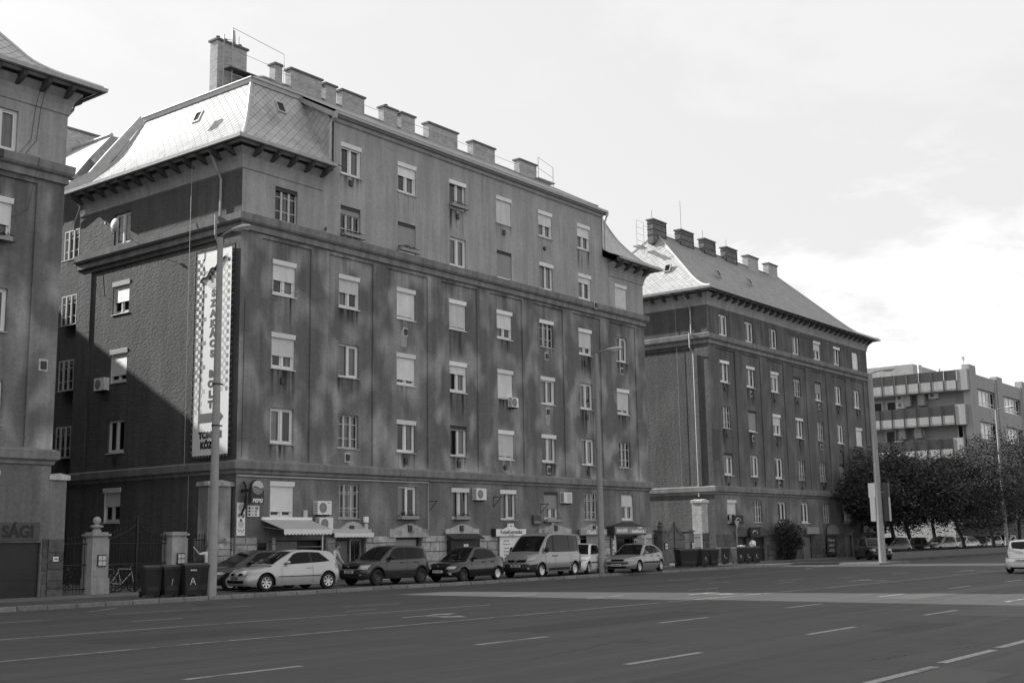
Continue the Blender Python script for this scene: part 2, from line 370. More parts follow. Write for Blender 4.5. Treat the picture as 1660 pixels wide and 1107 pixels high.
for a, b in (((-4, 18.6), (14, 18.4)), ((14.02, 18.4), (24.5, 17.88)), ((24.52, 17.88), (39.5, 17.3)), ((39.52, 17.3), (110, 17.1)), ((2, 23.5), (17, 22.6)), ((17.02, 22.6), (26.7, 21.65)),
             ((5, 28.5), (17.1, 28.0)), ((19, 28.6), (24, 28.2)), ((30.6, 24.5), (32.5, 24.4)), ((22.7, 23.34), (23.8, 23.3)), ((24.2, 25.0), (26.3, 24.8)), ((17.5, 25.3), (18.9, 25.2)), ((44.8, 26.6), (49.7, 26.4)), ((44.7, 25.1), (46.1, 25.0)), ((42.6, 23.5), (44.2, 23.4)), ((54, 28.0), (63, 27.5)), ((45.6, 22.0), (48, 21.8)), ((62.5, 28.4), (69, 30.2)), ((19.5, 30.3), (21.3, 31.5))):
    mark(a, b, .12)
for i in range(-1, 14): mark((10.25 + 6 * i, 13.6 - .06 * i), (12.3 + 6 * i, 13.56 - .06 * i), .14)
for i in range(-1, 12): mark((14.75 + 6.02 * i, 9.5 - .03 * i), (16.85 + 6.02 * i, 9.47 - .03 * i), .14)
for i in range(6): mark((24.6 + 6 * i, 21.2 - .12 * i), (26.6 + 6 * i, 21.15 - .12 * i), .12) if i else None
mark((8, 5.95), (16.5, 5.72), .15); mark((17.0, 5.8), (19.28, 5.76), .15); mark((19.6, 5.8), (30, 5.7), .15)
def arrow(x, y, kind):
    b_ = MB()
    def f(pts): b_.face([(x + px, y + py, .0045) for px, py in pts])
    f([(-.7, -.08), (.6, -.08), (.6, .08), (-.7, .08)])
    if kind == 'turn':
        f([(.0, -.081), (.0, -.75), (.22, -.75), (.22, -.081)]); f([(.11, -1.35), (.5, -.75), (-.28, -.751)])
    f([(.6, -.32), (1.3, 0), (.6, .32)])
    b_.build('lane_arrow', 'paint_line', road)
for x, y, k_ in ((22.0, 20.0, 'turn'), (34.4, 19.3, 'turn'), (46.4, 18.9, 'turn'), (59.2, 18.8, 'turn')): arrow(x, y, k_)
# manhole covers
MT['cast_iron'] = mat('cast_iron_cover', .022, .6, .4, bump=(60, .8, .01))
for x_, y_ in ((18.2, 11.6), (27.5, 15.4), (41, 20.4), (23.5, 30.2)): MB().lathe([(0, .003), (.34, .003), (.35, 0)], (x_, y_, 0.001), 24).build('manhole_cover', 'cast_iron', road)
# repaired asphalt patch and cracks
MT['asphalt_patch'] = mat('newer_asphalt', .085, .85, .3, noise=(2, .08), bump=(160, .5, .004))
MB().face([(33.5, 12.0, .0015), (47, 11.6, .0015), (47, 12.7, .0015), (33.5, 13.0, .0015)]).build('asphalt_patch', 'asphalt_patch', road)
MT['asphalt_old'] = mat('darker_asphalt_repair', .048, .85, .3, noise=(2, .12), bump=(140, .5, .004))
for q in (((19, 14.2), (26, 14.0), (26, 15.2), (19, 15.4)), ((13.2, 19.6), (17.4, 19.4), (17.4, 21.0), (13.2, 21.2)), ((36, 25.2), (52, 24.8), (52, 25.5), (36, 25.9)), ((22, 8.0), (24.6, 7.9), (24.6, 8.7), (22, 8.8))): MB().face([(a, b, .0015) for a, b in q]).build('asphalt_patch', 'asphalt_old', road)
MB().face([(27.0, 7.4, .003), (30.8, 6.6, .003), (31.4, 9.2, .003), (28.6, 9.28, .003), (26.9, 9.1, .003)]).build('asphalt_patch', 'asphalt_patch', road)
MB().face([(12, 4.6, .003), (16.1, 4.6, .003), (16.5, 5.6, .003), (13.4, 5.62, .003)]).build('asphalt_patch', 'asphalt_patch', road)
MT['crack'] = mat('crack', .02, .9, .1)
for (xa, ya, xb, yb) in ((16.9, 6.75, 18.1, 6.6), (18.9, 6.4, 19.9, 6.2), (14.6, 11.2, 17.5, 11.6), (22, 15.4, 26.5, 15.0), (29, 10.9, 34, 11.4)):
    b_ = MB(); n = 14; pts = []
    for i in range(n + 1):
        t = i / n; pts.append((xa + (xb - xa) * t + rnd.uniform(-.03, .03), ya + (yb - ya) * t + rnd.uniform(-.07, .07)))
    for a, b in zip(pts, pts[1:]): b_.face([(p[0], p[1], .0025) for p in [(a[0], a[1] - .007), (b[0], b[1] - .007), (b[0], b[1] + .007), (a[0], a[1] + .007)]])
    b_.build('asphalt_crack', 'crack', road)

# ---------------------------------------------------------------- building kit
def facade(mb, P0, ud, nin, us, zs, depth, m=0):
    """relief wall of rectangular cells; depth(u,z) gives metres inward, None = an opening"""
    P0 = Vector(P0); ud = Vector(ud); nin = Vector(nin); us = sorted(set(round(u, 3) for u in us)); zs = sorted(set(round(z, 3) for z in zs))
    def pt(u, z, d): return tuple(P0 + ud * u + nin * d + Vector((0, 0, z)))
    D = {}
    for i in range(len(us) - 1):
        for j in range(len(zs) - 1): D[i, j] = depth((us[i] + us[i + 1]) / 2, (zs[j] + zs[j + 1]) / 2)
    for (i, j), d in D.items():
        u0, u1, z0, z1 = us[i], us[i + 1], zs[j], zs[j + 1]
        if d is not None: mb.face([pt(u0, z0, d), pt(u1, z0, d), pt(u1, z1, d), pt(u0, z1, d)], m)
        dd = .34 if d is None else d
        for (ii, jj, a, b) in ((i + 1, j, (u1, z0), (u1, z1)), (i, j + 1, (u0, z1), (u1, z1))):
            if (ii, jj) in D:
                e = .34 if D[ii, jj] is None else D[ii, jj]
                if abs(e - dd) > 1e-4:
                    mb.face([pt(a[0], a[1], dd), pt(b[0], b[1], dd), pt(b[0], b[1], e), pt(a[0], a[1], e)], m)
def offset_path(path, o):
    """path: XY points, offsets to the right-hand side (outward for counter-clockwise seen from above)"""
    res = []
    P = [Vector(p) for p in path]
    for i, p in enumerate(P):
        ds = []
        if i > 0: ds.append((P[i] - P[i - 1]).normalized())
        if i < len(P) - 1: ds.append((P[i + 1] - P[i]).normalized())
        ns = [Vector((d.y, -d.x)) for d in ds]
        if len(ns) == 1: res.append(p + ns[0] * o)
        else:
            b = (ns[0] + ns[1]); b = b / b.length; res.append(p + b * (o / max(.2, b.dot(ns[0]))))
    return res
def moulding(name, path, prof, m, parent, caps=True):
    mb = MB(); rows = [[(p.x, p.y, z) for p in offset_path(path, o)] for o, z in prof]
    for a, b in zip(rows, rows[1:]):
        for i in range(len(path) - 1): mb.face([a[i], a[i + 1], b[i + 1], b[i]])
    if caps:
        mb.face([r[0] for r in rows]); mb.face([r[-1] for r in reversed(rows)])
    return mb.build(name, m, parent)
W_, H_ = 1.28, 1.5
WM = {}
def win_meshes():
    fr = .065
    def pvc(tilt=False):
        b_ = MB(); y0, y1 = .10, .18
        b_.box(0, W_, y0, y1, 0, .07).box(0, W_, y0, y1, H_ - .07, H_).box(0, .07, y0, y1, .07, H_ - .07).box(W_ - .07, W_, y0, y1, .07, H_ - .07).box(W_ / 2 - .05, W_ / 2 + .05, y0 - .01, y1, .07, H_ - .07)
        for a, b in ((.075, W_ / 2 - .055), (W_ / 2 + .055, W_ - .075)):
            if tilt and b < W_ * .6: continue
            ys = y0 + .015
            b_.box(a, b, ys, y1, .075, .13).box(a, b, ys, y1, H_ - .13, H_ - .075).box(a, a + .055, ys, y1, .13, H_ - .13).box(b - .055, b, ys, y1, .13, H_ - .13)
        return b_
    WM['p'] = pvc().mesh('window', 'white')
    t = pvc(True)
    # opened sash, hinged left, swung inwards
    a = math.radians(30); ca, sa = math.cos(a), math.sin(a)
    def T(x, y, z): return (.08 + x * ca - y * sa * 0, .14 + x * sa + y, z)
    for (x0, x1, z0, z1) in ((0, .5, .08, .14), (0, .5, H_ - .14, H_ - .08), (0, .06, .14, H_ - .14), (.44, .5, .14, H_ - .14)):
        t.prism([T(x0, 0, z0), T(x1, 0, z0), T(x1, 0, z1), T(x0, 0, z1)], (0, .05, 0))
    WM['t'] = t.mesh('window', 'white')
    o = MB(); y0, y1 = .11, .17
    o.box(0, W_, y0, y1, 0, .06).box(0, W_, y0, y1, H_ - .06, H_).box(0, .055, y0, y1, .06, H_ - .06).box(W_ - .055, W_, y0, y1, .06, H_ - .06)
    for u in (W_ / 3, 2 * W_ / 3): o.box(u - .05, u + .05, y0 - .02, y1, .06, H_ - .06)
    for u in (W_ / 6, W_ / 2, W_ * 5 / 6): pass
    for z in (H_ * .30, H_ * .72): o.box(.055, W_ - .055, y0 + .015, y1 - .01, z - .02, z + .02)
    WM['o'] = o.mesh('window', 'oldwhite')
    WM['pane'] = MB().face([(.05, .15, .05), (W_ - .05, .15, .05), (W_ - .05, .15, H_ - .05), (.05, .15, H_ - .05)]).mesh('pane', 'glass')
    WM['room'] = MB().box(.0, W_, .33, .34, 0, H_).mesh('room', 'room')
    def cur(ranges):
        b_ = MB()
        for (a, b) in ranges:
            n = 10
            for i in range(n):
                xa = a + (b - a) * i / n; xb = a + (b - a) * (i + 1) / n; ya = .235 + .02 * (i % 2); yb = .235 + .02 * ((i + 1) % 2)
                b_.face([(xa, ya, .06), (xb, yb, .06), (xb, yb, H_ - .06), (xa, ya, H_ - .06)])
        return b_.mesh('curtain', 'curtain')
    WM['curt'] = [cur([(.08, .52)]), cur([(.08, 1.2)]), cur([(.1, .3), (.95, 1.2)]), cur([(.75, 1.2)]), cur([(.4, .62), (.68, .9)])]
    WM['boxW'] = MB().prism([(-.03, -.05, H_ - .0), (-.03, -.02, H_ - .19), (-.03, .1, H_ - .19), (-.03, .1, H_ + .02), (-.03, -.01, H_ + .02)], (W_ + .06, 0, 0)).mesh('shutter_box', 'box')
    WM['boxD'] = MB().box(0, W_, .05, .12, H_ - .17, H_ - .01).mesh('shutter_box', 'lintel')
    WM['sill'] = MB().prism([(-.05, -.05, -.05), (-.05, -.05, -.02), (-.05, .1, .0), (-.05, .1, -.05)], (W_ + .1, 0, 0)).mesh('sill', 'zinc')
    WM['sillW'] = MB().prism([(-.05, -.05, -.05), (-.05, -.05, -.02), (-.05, .1, .0), (-.05, .1, -.05)], (W_ + .1, 0, 0)).mesh('sill', 'box')
    g = MB()
    for i in range(5): g.tube([(.1 + i * .27, .03, .0), (.1 + i * .27, .03, H_)], .012, 5)
    for z in (.3, 1.15): g.tube([(0, .03, z), (W_, .03, z)], .012, 5)
    WM['grille'] = g.mesh('grille', 'oldwhite')
win_meshes()
SH = {}
def window(parent, u, z, kind, box, shut, side='S', cur=None, grille=False, wx=None, whitesill=False):
    """side S: facade towards -Y, u = X; side W: wall towards -X, u = Y of the left jamb as seen from outside"""
    if side == 'S': loc, rz = (u, wx, z), 0
    else: loc, rz = (wx, u, z), -math.pi / 2
    f = inst(WM[kind], 'window', parent, loc, rz)
    inst(WM['pane'], 'pane', f); inst(WM['room'], 'room', f)
    inst(WM['sillW' if whitesill else 'sill'], 'sill', f)
    if box == 'W': inst(WM['boxW'], 'shutter_box', f)
    if box == 'D': inst(WM['boxD'], 'shutter_box', f)
    if shut > .02:
        q = (round(shut, 2), box)
        if q not in SH:
            zb = H_ - (.17 if box != 'N' else 0.02); zl = zb - (zb - .04) * shut; zl = max(zl, .10 if shut < .99 else .02)
            SH[q] = MB().box(.05, W_ - .05, .065, .085, zl, zb + .02).mesh('shutter', 'shutter_dark' if box == 'D' else 'shutter')
        inst(SH[q], 'shutter', f)
        MB_ = SH.get('rail')
        if not MB_: SH['rail'] = MB_ = B(0, .05, .05, .1, 0, H_ - .17).mesh('shutter_rail', 'box')
        if box != 'D': inst(MB_, 'shutter_rail', f); inst(MB_, 'shutter_rail', f, (W_ - .05, 0, 0))
    if shut < .8: inst(WM['curt'][cur if cur is not None else rnd.randrange(5)], 'curtain', f)
    if grille: inst(WM['grille'], 'grille', f)
    return f
STAIN = [MB().face([(-.12, 0, -h), (W_ + .12, 0, -h), (W_ + .12, 0, -.06), (-.12, 0, -.06)]).mesh('drip_stain', m) for h, m in ((1.5, 'soot_stain'), (1.2, 'lime_stain'), (.8, 'soot_stain'))]
VENT = B(0, .2, -.07, 0, 0, .28).mesh('wall_vent', 'dark')
VR = MB().lathe([(0, -.08), (.1, -.08), (.13, -.03), (.13, 0)], n=14, axis='y').mesh('wall_vent', 'dark')
VENTW = B(-.07, .27, -.012, 0, -.07, .35).box(0, .2, -.07, -.012, 0, .28, 1).mesh('wall_vent', ['oldwhite', 'dark'])
# roof profile rings -------------------------------------------------
def ring(X0, X1, Y0, Y1, ix, iy, z): return [(X0 + ix, Y0 + iy, z), (X1 - ix, Y0 + iy, z), (X1 - ix, Y1 - iy, z), (X0 + ix, Y1 - iy, z)]
def clip_poly(poly, a, b, c):                                 # keep a*u+b*v+c>=0
    out = []
    for i in range(len(poly)):
        p, q = poly[i], poly[(i + 1) % len(poly)]; dp = a * p[0] + b * p[1] + c; dq = a * q[0] + b * q[1] + c
        if dp >= 0: out.append(p)
        if dp * dq < 0:
            t = dp / (dp - dq); out.append((p[0] + (q[0] - p[0]) * t, p[1] + (q[1] - p[1]) * t))
    return out
def slates(rows, su, sv, lift=.022, skip=None):
    """rows: profile list of (v, left u, right u, P(v)->(inset position, z)); returns list of 3D slate polygons lists.
    rows = [(v, ul, ur, f, z)] piecewise linear; f = horizontal inset"""
    vs = [r[0] for r in rows]
    def at(v):
        for a, b in zip(rows, rows[1:]):
            if v <= b[0] + 1e-9:
                t = (v - a[0]) / (b[0] - a[0]); return [a[i] + (b[i] - a[i]) * t for i in range(5)]
        return list(rows[-1])
    res = []
    j = 0; v = -sv / 2
    while v < vs[-1]:
        ul = min(r[1] for r in rows) - su; ur = max(r[2] for r in rows) + su
        u = ul + (su / 2 if j % 2 else 0)
        while u < ur:
            poly = [(u, v - sv * .48), (u + su / 2 * .962, v), (u, v + sv * .48), (u - su / 2 * .962, v)]
            vc = min(max(v, 0), vs[-1]); a = at(max(0, v - sv * .25)); b = at(min(vs[-1], v + sv * .25))
            poly = clip_poly(poly, 0, 1, 0); poly = clip_poly(poly, 0, -1, vs[-1]) if poly else poly
            # left/right limits: local line between rows
            if poly:
                k0 = at(max(0., v - sv * .5)); k1 = at(min(vs[-1], v + sv * .5)); dv = max(1e-6, k1[0] - k0[0])
                s = (k1[1] - k0[1]) / dv; poly = clip_poly(poly, 1, -s, -(k0[1] - s * k0[0]))
            if poly:
                s = (k1[2] - k0[2]) / dv; poly = clip_poly(poly, -1, s, (k0[2] - s * k0[0]))
            if len(poly) >= 3 and not (skip and skip(u, v)):
                out = []
                for pu, pv in poly:
                    r = at(min(max(pv, 0), vs[-1])); h = lift * (1.0 - (pv - (v - sv / 2)) / sv * .8)
                    out.append((pu, r[3], r[4], h))
                res.append((u, v, out))
            u += su
        v += sv / 2; j += 1
    return res
def slate_mesh(mb, poly, to3, t=.010):
    top = [to3(u, f, z, h) for u, f, z, h in poly]; bot = [to3(u, f, z, h - t - .004) for u, f, z, h in poly]
    n = len(mb.v); k = len(top); mb.v += top + bot; mb.f.append(tuple(range(n, n + k))); mb.m.append(0)
    for i in range(k):
        j = (i + 1) % k; mb.f.append((n + i, n + k + i, n + k + j, n + j)); mb.m.append(0)
def prof_rows(prof, u0, u1, s0, s1):                          # prof [(inset, z)], u range at eave, inset factor at both ends
    rows = []; v = 0
    for i, (f, z) in enumerate(prof):
        if i: v += math.hypot(f - prof[i - 1][0], z - prof[i - 1][1])
        rows.append((v, u0 + f * s0, u1 - f * s1, f, z))
    return rows
def curve_prof(pts, n=3):
    """smooth the concave foot"""
    out = [];
    for i in range(len(pts) - 1):
        p0 = pts[max(i - 1, 0)]; p1 = pts[i]; p2 = pts[i + 1]; p3 = pts[min(i + 2, len(pts) - 1)]
        for k in range(n):
            t = k / n; out.append(tuple(.5 * ((2 * p1[c]) + (-p0[c] + p2[c]) * t + (2 * p0[c] - 5 * p1[c] + 4 * p2[c] - p3[c]) * t * t + (-p0[c] + 3 * p1[c] - 3 * p2[c] + p3[c]) * t ** 3) for c in (0, 1)))
    out.append(pts[-1]); return out
def chimney(parent, x0, x1, y0, y1, z0, z1, m='brick', pots=0):
    c = MB().box(x0, x1, y0, y1, z0, z1).build('chimney', m, parent)
    B(x0 - .08, x1 + .08, y0 - .08, y1 + .08, z1 + .003, z1 + .10).build('chimney_cap', 'cap', c)
    for i in range(pots):
        px = x0 + (x1 - x0) * (i + .5) / pots; MB().tube([(px, (y0 + y1) / 2, z1 + .11), (px, (y0 + y1) / 2, z1 + .32)], .1, 8).build('chimney_pot', 'cap', c)
    return c
def rafters(parent, path, z, ov, step, skipx=None):
    """rafter tails below the eaves along a path of wall corners"""
    n = 0
    me = MB().prism([(0, .0, -.34), (0, -.3, -.33), (0, -.55, -.25), (0, -.74, -.13), (0, -.80, -.02), (0, -.80, .04), (0, 0, 0)], (.15, 0, 0)).mesh('rafter_tail', 'wood_dark')
    for a, b in zip(path, path[1:]):
        a = Vector(a); b = Vector(b); L_ = (b - a).length; d = (b - a) / L_; k = int(L_ / step)
        for i in range(k + 1):
            p = a + d * (L_ * (i + .35) / (k + .7)); ang = math.atan2(d.y, d.x)
            if skipx and skipx(p): continue
            inst(me, 'rafter_tail', parent, (p.x, p.y, z), ang); n += 1
def downpipe(parent, pts, r=.055, m='zinc'):
    return MB().tube(pts, r, 8).build('downpipe', m, parent)
def stones(parent, x0, x1, z0, z1, y, holes, m='stone', hmin=.3, hmax=.48, wmin=.5, wmax=1.05, joined=False, side='S', proud=.05):
    """irregular ashlar: one object per block"""
    rows = []; z = z0
    while z < z1 - .15:
        h = rnd.uniform(hmin, hmax)
        if z1 - z - h < .18: h = z1 - z
        rows.append((z, h)); z += h
    jm = MB()
    for z, h in rows:
        x = x0
        while x < x1 - .05:
            wd = rnd.uniform(wmin, wmax)
            if x1 - x - wd < .3: wd = x1 - x
            xa, xb = x, x + wd; x += wd
            segs = [(xa, xb)]
            for (hx0, hx1, hz0, hz1) in holes:
                if hz0 < z + h * .5 < hz1:
                    ns = []
                    for (p, q) in segs:
                        if q <= hx0 or p >= hx1: ns.append((p, q))
                        else:
                            if hx0 - p > .08: ns.append((p, hx0))
                            if q - hx1 > .08: ns.append((hx1, q))
                    segs = ns
            for (p, q) in segs:
                g = .012; d = proud + rnd.uniform(-.014, .018); c = .012
                xa_, xb_, za, zb = p + g, q - g, z + g, z + h - g
                mb = jm if joined else MB()
                n = len(mb.v)
                if side == 'S':
                    F = lambda a, dd, b: (a, y - dd, b)
                else:
                    F = lambda a, dd, b: (y - dd, a, b)
                mb.v += [F(xa_, 0, za), F(xb_, 0, za), F(xb_, 0, zb), F(xa_, 0, zb), F(xa_ + c, d, za + c), F(xb_ - c, d, za + c), F(xb_ - c, d, zb - c), F(xa_ + c, d, zb - c)]
                for f_ in ((4, 5, 6, 7), (0, 1, 5, 4), (1, 2, 6, 5), (2, 3, 7, 6), (3, 0, 4, 7)): mb.f.append(tuple(n + i for i in f_)); mb.m.append(0)
                if not joined: mb.build('stone_block', m, parent)
    if joined: tag(jm.build('stone_block', m, parent), kind='stuff')

YF = 38.6
EAVE = curve_prof([(0, 18.58), (.6, 18.84), (1.0, 19.18), (1.5, 19.75), (1.95, 20.4), (2.35, 21.2), (2.95, 22.55)])
E1 = curve_prof([(0, 18.58), (.6, 18.86), (1.2, 19.14), (1.8, 19.55), (2.25, 20.08), (2.7, 20.62), (6.85, 25.6)])
SLOPE = (24.9 - 22.58) / 3.9

# Parts are built in world coordinates; their root Empty stands at the thing's base and the parts are shifted to it.
def settle(root):
    """move children meshes so that the root can sit at the thing's own base"""
    for ch in root.children: ch.location = Vector(ch.location) - Vector(root.location)
def new_root(name, label, cat, loc, group=None):
    r = thing(name, label, cat, (0, 0, 0), 0, group); r['_l'] = 0
    del r['_l']; r.location = (0, 0, 0); ROOTS.append((r, Vector(loc))); return r
ROOTS = []
def finish_roots():
    for r, l in ROOTS:
        for ch in r.children: ch.location = Vector(ch.location) - l
        r.location = l
Y1 = 50.6
ZB = 15.6          # upper belt top
def tenement(name, label, X0, X1, cols, wins, vents, holes, plaster, attic=None, mansard=True, stone_h=2.05, wall_ground='ground_plaster', doors=(), xmin=-1e9, xbelt=None):
    r = new_root(name, label, 'building', ((X0 + X1) / 2, (YF + Y1) / 2, 0.0))
    Wl = X1 - X0
    # openings (u0,u1,z0,z1)
    op = []
    for (c, z) in wins: op.append((cols[c] - X0, cols[c] - X0 + W_, z, z + H_))
    dop = [(a - X0, b - X0, z0, z1) for a, b, z0, z1 in doors]
    pan = [(cx - .68 - X0, cx - .68 + 2.82 - X0, 5.25, 14.65) for cx in cols]
    def depth_for(panels):
        def d(u, z):
            for (a, b, c, e) in op + dop:
                if a < u < b and c < z < e: return None
            if panels:
                for (a, b, c, e) in pan:
                    if a < u < b and c < z < e: return .07
            return 0.
        return d
    def us(z0, z1, panels):
        U = [0, Wl]; Z = [z0, z1]
        for (a, b, c, e) in op + dop + (pan if panels else []):
            if e > z0 and c < z1: U += [a, b]; Z += [max(c, z0), min(e, z1)]
        # extra cuts keep faces moderate
        return U, Z
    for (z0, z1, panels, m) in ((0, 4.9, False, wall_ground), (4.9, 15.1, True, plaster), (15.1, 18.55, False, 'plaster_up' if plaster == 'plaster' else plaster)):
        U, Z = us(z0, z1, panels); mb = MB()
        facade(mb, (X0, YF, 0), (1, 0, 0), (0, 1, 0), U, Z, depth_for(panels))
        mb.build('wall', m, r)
    return r, op
def side_wall(r, X, y0, y1, wins, zsegs, panel=None, right=False):
    """end wall; seen from outside of a -X wall left-to-right runs towards -Y"""
    wl = y1 - y0
    ud, n, P0 = ((0, -1, 0), (1, 0, 0), (X, y1, 0)) if not right else ((0, 1, 0), (-1, 0, 0), (X, y0, 0))
    op = [(y1 - yl, y1 - yl + W_, z, z + H_) for yl, z in wins]
    for z0, z1, m in zsegs:
        U = [0, wl]; Z = [z0, z1]
        P_ = [panel] if panel and z0 >= 4.8 and z1 < 16 else []
        for a, b, c, e in op + P_:
            if e > z0 and c < z1: U += [a, b]; Z += [max(c, z0), min(e, z1)]
        def d(u, z):
            for a, b, c, e in op:
                if a < u < b and c < z < e: return None
            for a, b, c, e in P_:
                if a < u < b and c < z < e: return .07
            return 0.
        mb = MB(); facade(mb, P0, ud, n, U, Z, d); mb.build('wall', m, r)
BELT_UP = [(0, 14.80), (.10, 14.84), (.10, 15.08), (.20, 15.14), (.25, 15.22), (.27, 15.50), (.06, 15.58), (0, 15.59)]
BELT_LO = [(0, 4.62), (.07, 4.66), (.09, 4.76), (.20, 4.84), (.21, 5.12), (.05, 5.19), (0, 5.20)]
COVE = [(0, 17.46), (.05, 17.50), (.06, 17.62), (.10, 17.80), (.19, 18.02), (.32, 18.18), (.36, 18.22), (.36, 18.32), (0, 18.33)]
GUT = [(.62, 18.34), (.84, 18.43), (.86, 18.40), (.98, 18.42), (1.0, 18.56), (.96, 18.56), (.93, 18.47), (.86, 18.50), (.84, 18.585), (.60, 18.56)]
def eaves(r, X0, X1, x_left=None, x_right=None, step=.98, left=True, right=True, front=True):
    """soffit, gutter, cove and rafter tails on three sides; x_left / x_right interrupt the front for a raised centre"""
    paths = []
    A, Bc, Cc, D_ = (X0, Y1), (X0, YF), (X1, YF), (X1, Y1)
    if x_left is None: paths.append(([A, Bc, Cc, D_], None))
    else: paths += [([A, Bc, (x_left, YF)], 'l'), ([(x_right, YF), Cc, D_], 'r')]
    for p, q in paths:
        moulding('cove', p, COVE, 'plaster_up', r)
        moulding('soffit', p, [(.30, 18.33), (.88, 18.42), (.88, 18.46), (.30, 18.40)], 'soffit', r)
        moulding('gutter', p, GUT, 'zinc', r)
        rafters(r, p, 18.345, .8, step)
def slate_roof(r, X0, X1, prof, kx, sx, faces, Yc=44.6, m='slate', seg=None, named=None, cap='slate', ridgecap=True):
    """base boarding plus slates for chosen faces; kx: how much the hips lean in relative to the long sides"""
    XL, XR, YL, YR = X0 - .85, X1 + .85, YF - .85, Y1 + .85
    for face, (ua, ub) in faces.items():
        if face == 'front': rows = prof_rows(prof, XL, XR, kx, kx); to3 = lambda u, f, z, h: (u, YL + f - h * .6, z + h * .8); cl = (ua, ub)
        if face == 'left': rows = prof_rows([(f * kx, z) for f, z in prof], YL, YR, 1 / kx, 1 / kx); to3 = lambda u, f, z, h: (XL + f - h * .6, u, z + h * .8); cl = (ua, ub)
        if face == 'right': rows = prof_rows([(f * kx, z) for f, z in prof], YL, YR, 1 / kx, 1 / kx); to3 = lambda u, f, z, h: (XR - f + h * .6, u, z + h * .8); cl = (ua, ub)
        if face == 'back': rows = prof_rows(prof, XL, XR, kx, kx); to3 = lambda u, f, z, h: (u, YR - f + h * .6, z + h * .8); cl = (ua, ub)
        rows = [(v, max(l, cl[0]) if cl[0] is not None else l, min(q, cl[1]) if cl[1] is not None else q, f, z) for v, l, q, f, z in rows]
        bed = MB()
        for a, b in zip(rows, rows[1:]):
            bed.face([to3(a[1], a[3], a[4], -.02), to3(a[2], a[3], a[4], -.02), to3(b[2], b[3], b[4], -.02), to3(b[1], b[3], b[4], -.02)])
        bed.build('roof', 'slate_bed' if sx[0] else m, r)
        if not sx[0]: continue
        S = slates(rows, sx[0], sx[1])
        if named and face in named:
            S.sort(key=lambda q: named[face](q[0], q[1])); n = named['n_' + face]
            for u, v, poly in S[:n]:
                q = MB(); slate_mesh(q, poly, to3); q.build('slate', m, r)
            S = S[n:]
        if S:
            mb = MB()
            for u, v, poly in S: slate_mesh(mb, poly, to3)
            tag(mb.build('slate', m, r), kind='stuff')
def hipcap(r, pts, rad=.09, m='slate'):
    MB().tube(pts, rad, 6).build('hip_cap', m, r)

# ================================================================ main building (B2)
X0, X1 = 31.35, 63.15
C2 = [33.15, 37.03, 40.83, 44.65, 48.48, 52.26, 56.05, 59.93]
# rows: z, list per column (kind, box, shut, extra)
ROWS2 = {
 15.6: [('o', 'D', 0, 4), ('o', 'D', .18, 4), ('p', 'D', .78, 0), ('p', 'N', 0, 1), ('p', 'D', .93, 0), ('t', 'W', 0, 1), ('p', 'W', .28, 0), ('p', 'W', .95, 0)],
 12.35: [('p', 'W', .55, 3), ('p', 'W', .5, 0), ('p', 'W', .92, 0), ('p', 'W', .93, 0), ('p', 'W', .62, 0), ('o', 'W', 0, 4), ('p', 'W', .72, 0), ('t', 'N', 0, 1)],
 9.17: [('p', 'W', .62, 2), ('t', 'N', 0, 1), ('p', 'W', .85, 0), ('p', 'W', .33, 2), ('p', 'W', 1.0, 0), ('t', 'W', .08, 1), ('p', 'N', 0, 0), ('p', 'W', .85, 0)],
 5.97: [('p', 'N', 0, 0), ('o', 'N', 0, 1), ('p', 'W', 0, 2), ('t', 'D', .05, 3), ('p', 'W', .9, 0), ('p', 'W', 0, 3), ('t', 'N', 0, 1), ('o', 'N', 0, 4)],
 2.87: [('p', 'W', .83, 0), ('o', 'N', 0, 1), ('t', 'N', 0, 0), ('p', 'W', 0, 0), ('t', 'W', 0, 0), ('p', 'D', .58, 1), ('o', 'N', 0, 4), ('p', 'N', .48, 2)],
}
wins = [(c, z) for z in ROWS2 for c in range(8)]
# door and shop openings
doors2 = [(32.52, 33.25, .1, 1.95), (33.5, 36.3, .1, 1.95), (36.9, 38.62, .1, 1.97), (40.72, 42.4, .1, 2.0), (48.3, 49.9, .1, 1.95), (55.6, 57.6, .1, 1.98), (58.6, 61.4, .1, 2.0)]
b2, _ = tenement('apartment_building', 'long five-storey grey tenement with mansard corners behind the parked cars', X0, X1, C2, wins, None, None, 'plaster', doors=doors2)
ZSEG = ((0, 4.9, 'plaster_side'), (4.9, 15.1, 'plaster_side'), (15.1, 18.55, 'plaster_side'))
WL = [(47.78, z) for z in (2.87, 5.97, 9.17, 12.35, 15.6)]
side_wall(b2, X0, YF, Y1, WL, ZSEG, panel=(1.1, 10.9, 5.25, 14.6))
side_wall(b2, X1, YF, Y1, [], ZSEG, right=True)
B(X0 + .4, X1 - .4, Y1 - .1, Y1, 0, 18.7).build('rear_wall', 'plaster_side', b2)
for z in ROWS2:
    for c in range(8):
        k_, bx_, s_, cu_ = ROWS2[z][c]
        window(b2, C2[c], z, k_, bx_, s_, 'S', cu_, grille=(z == 2.87 and k_ == 'o'), wx=YF + (.07 if 5 < z < 14 else 0), whitesill=(s_ > 0 and bx_ == 'W'))
for z in (5.97, 9.17, 12.35, 18.6):
    for c in range(8):
        if z > 18 and not 0 < c < 7: continue
        inst(STAIN[(c * 5 + int(z)) % 3], 'drip_stain', b2, (C2[c], YF + (.066 if z < 15 else -.004), z))
for i, (yl, z) in enumerate(WL):
    window(b2, yl, z, 'p' if i else 'p', ('W', 'N', 'W', 'W', 'N')[i], (.5, 0, .8, .62, 0)[i], 'W', wx=X0 + (.07 if 5 < z < 14 else 0), whitesill=True)
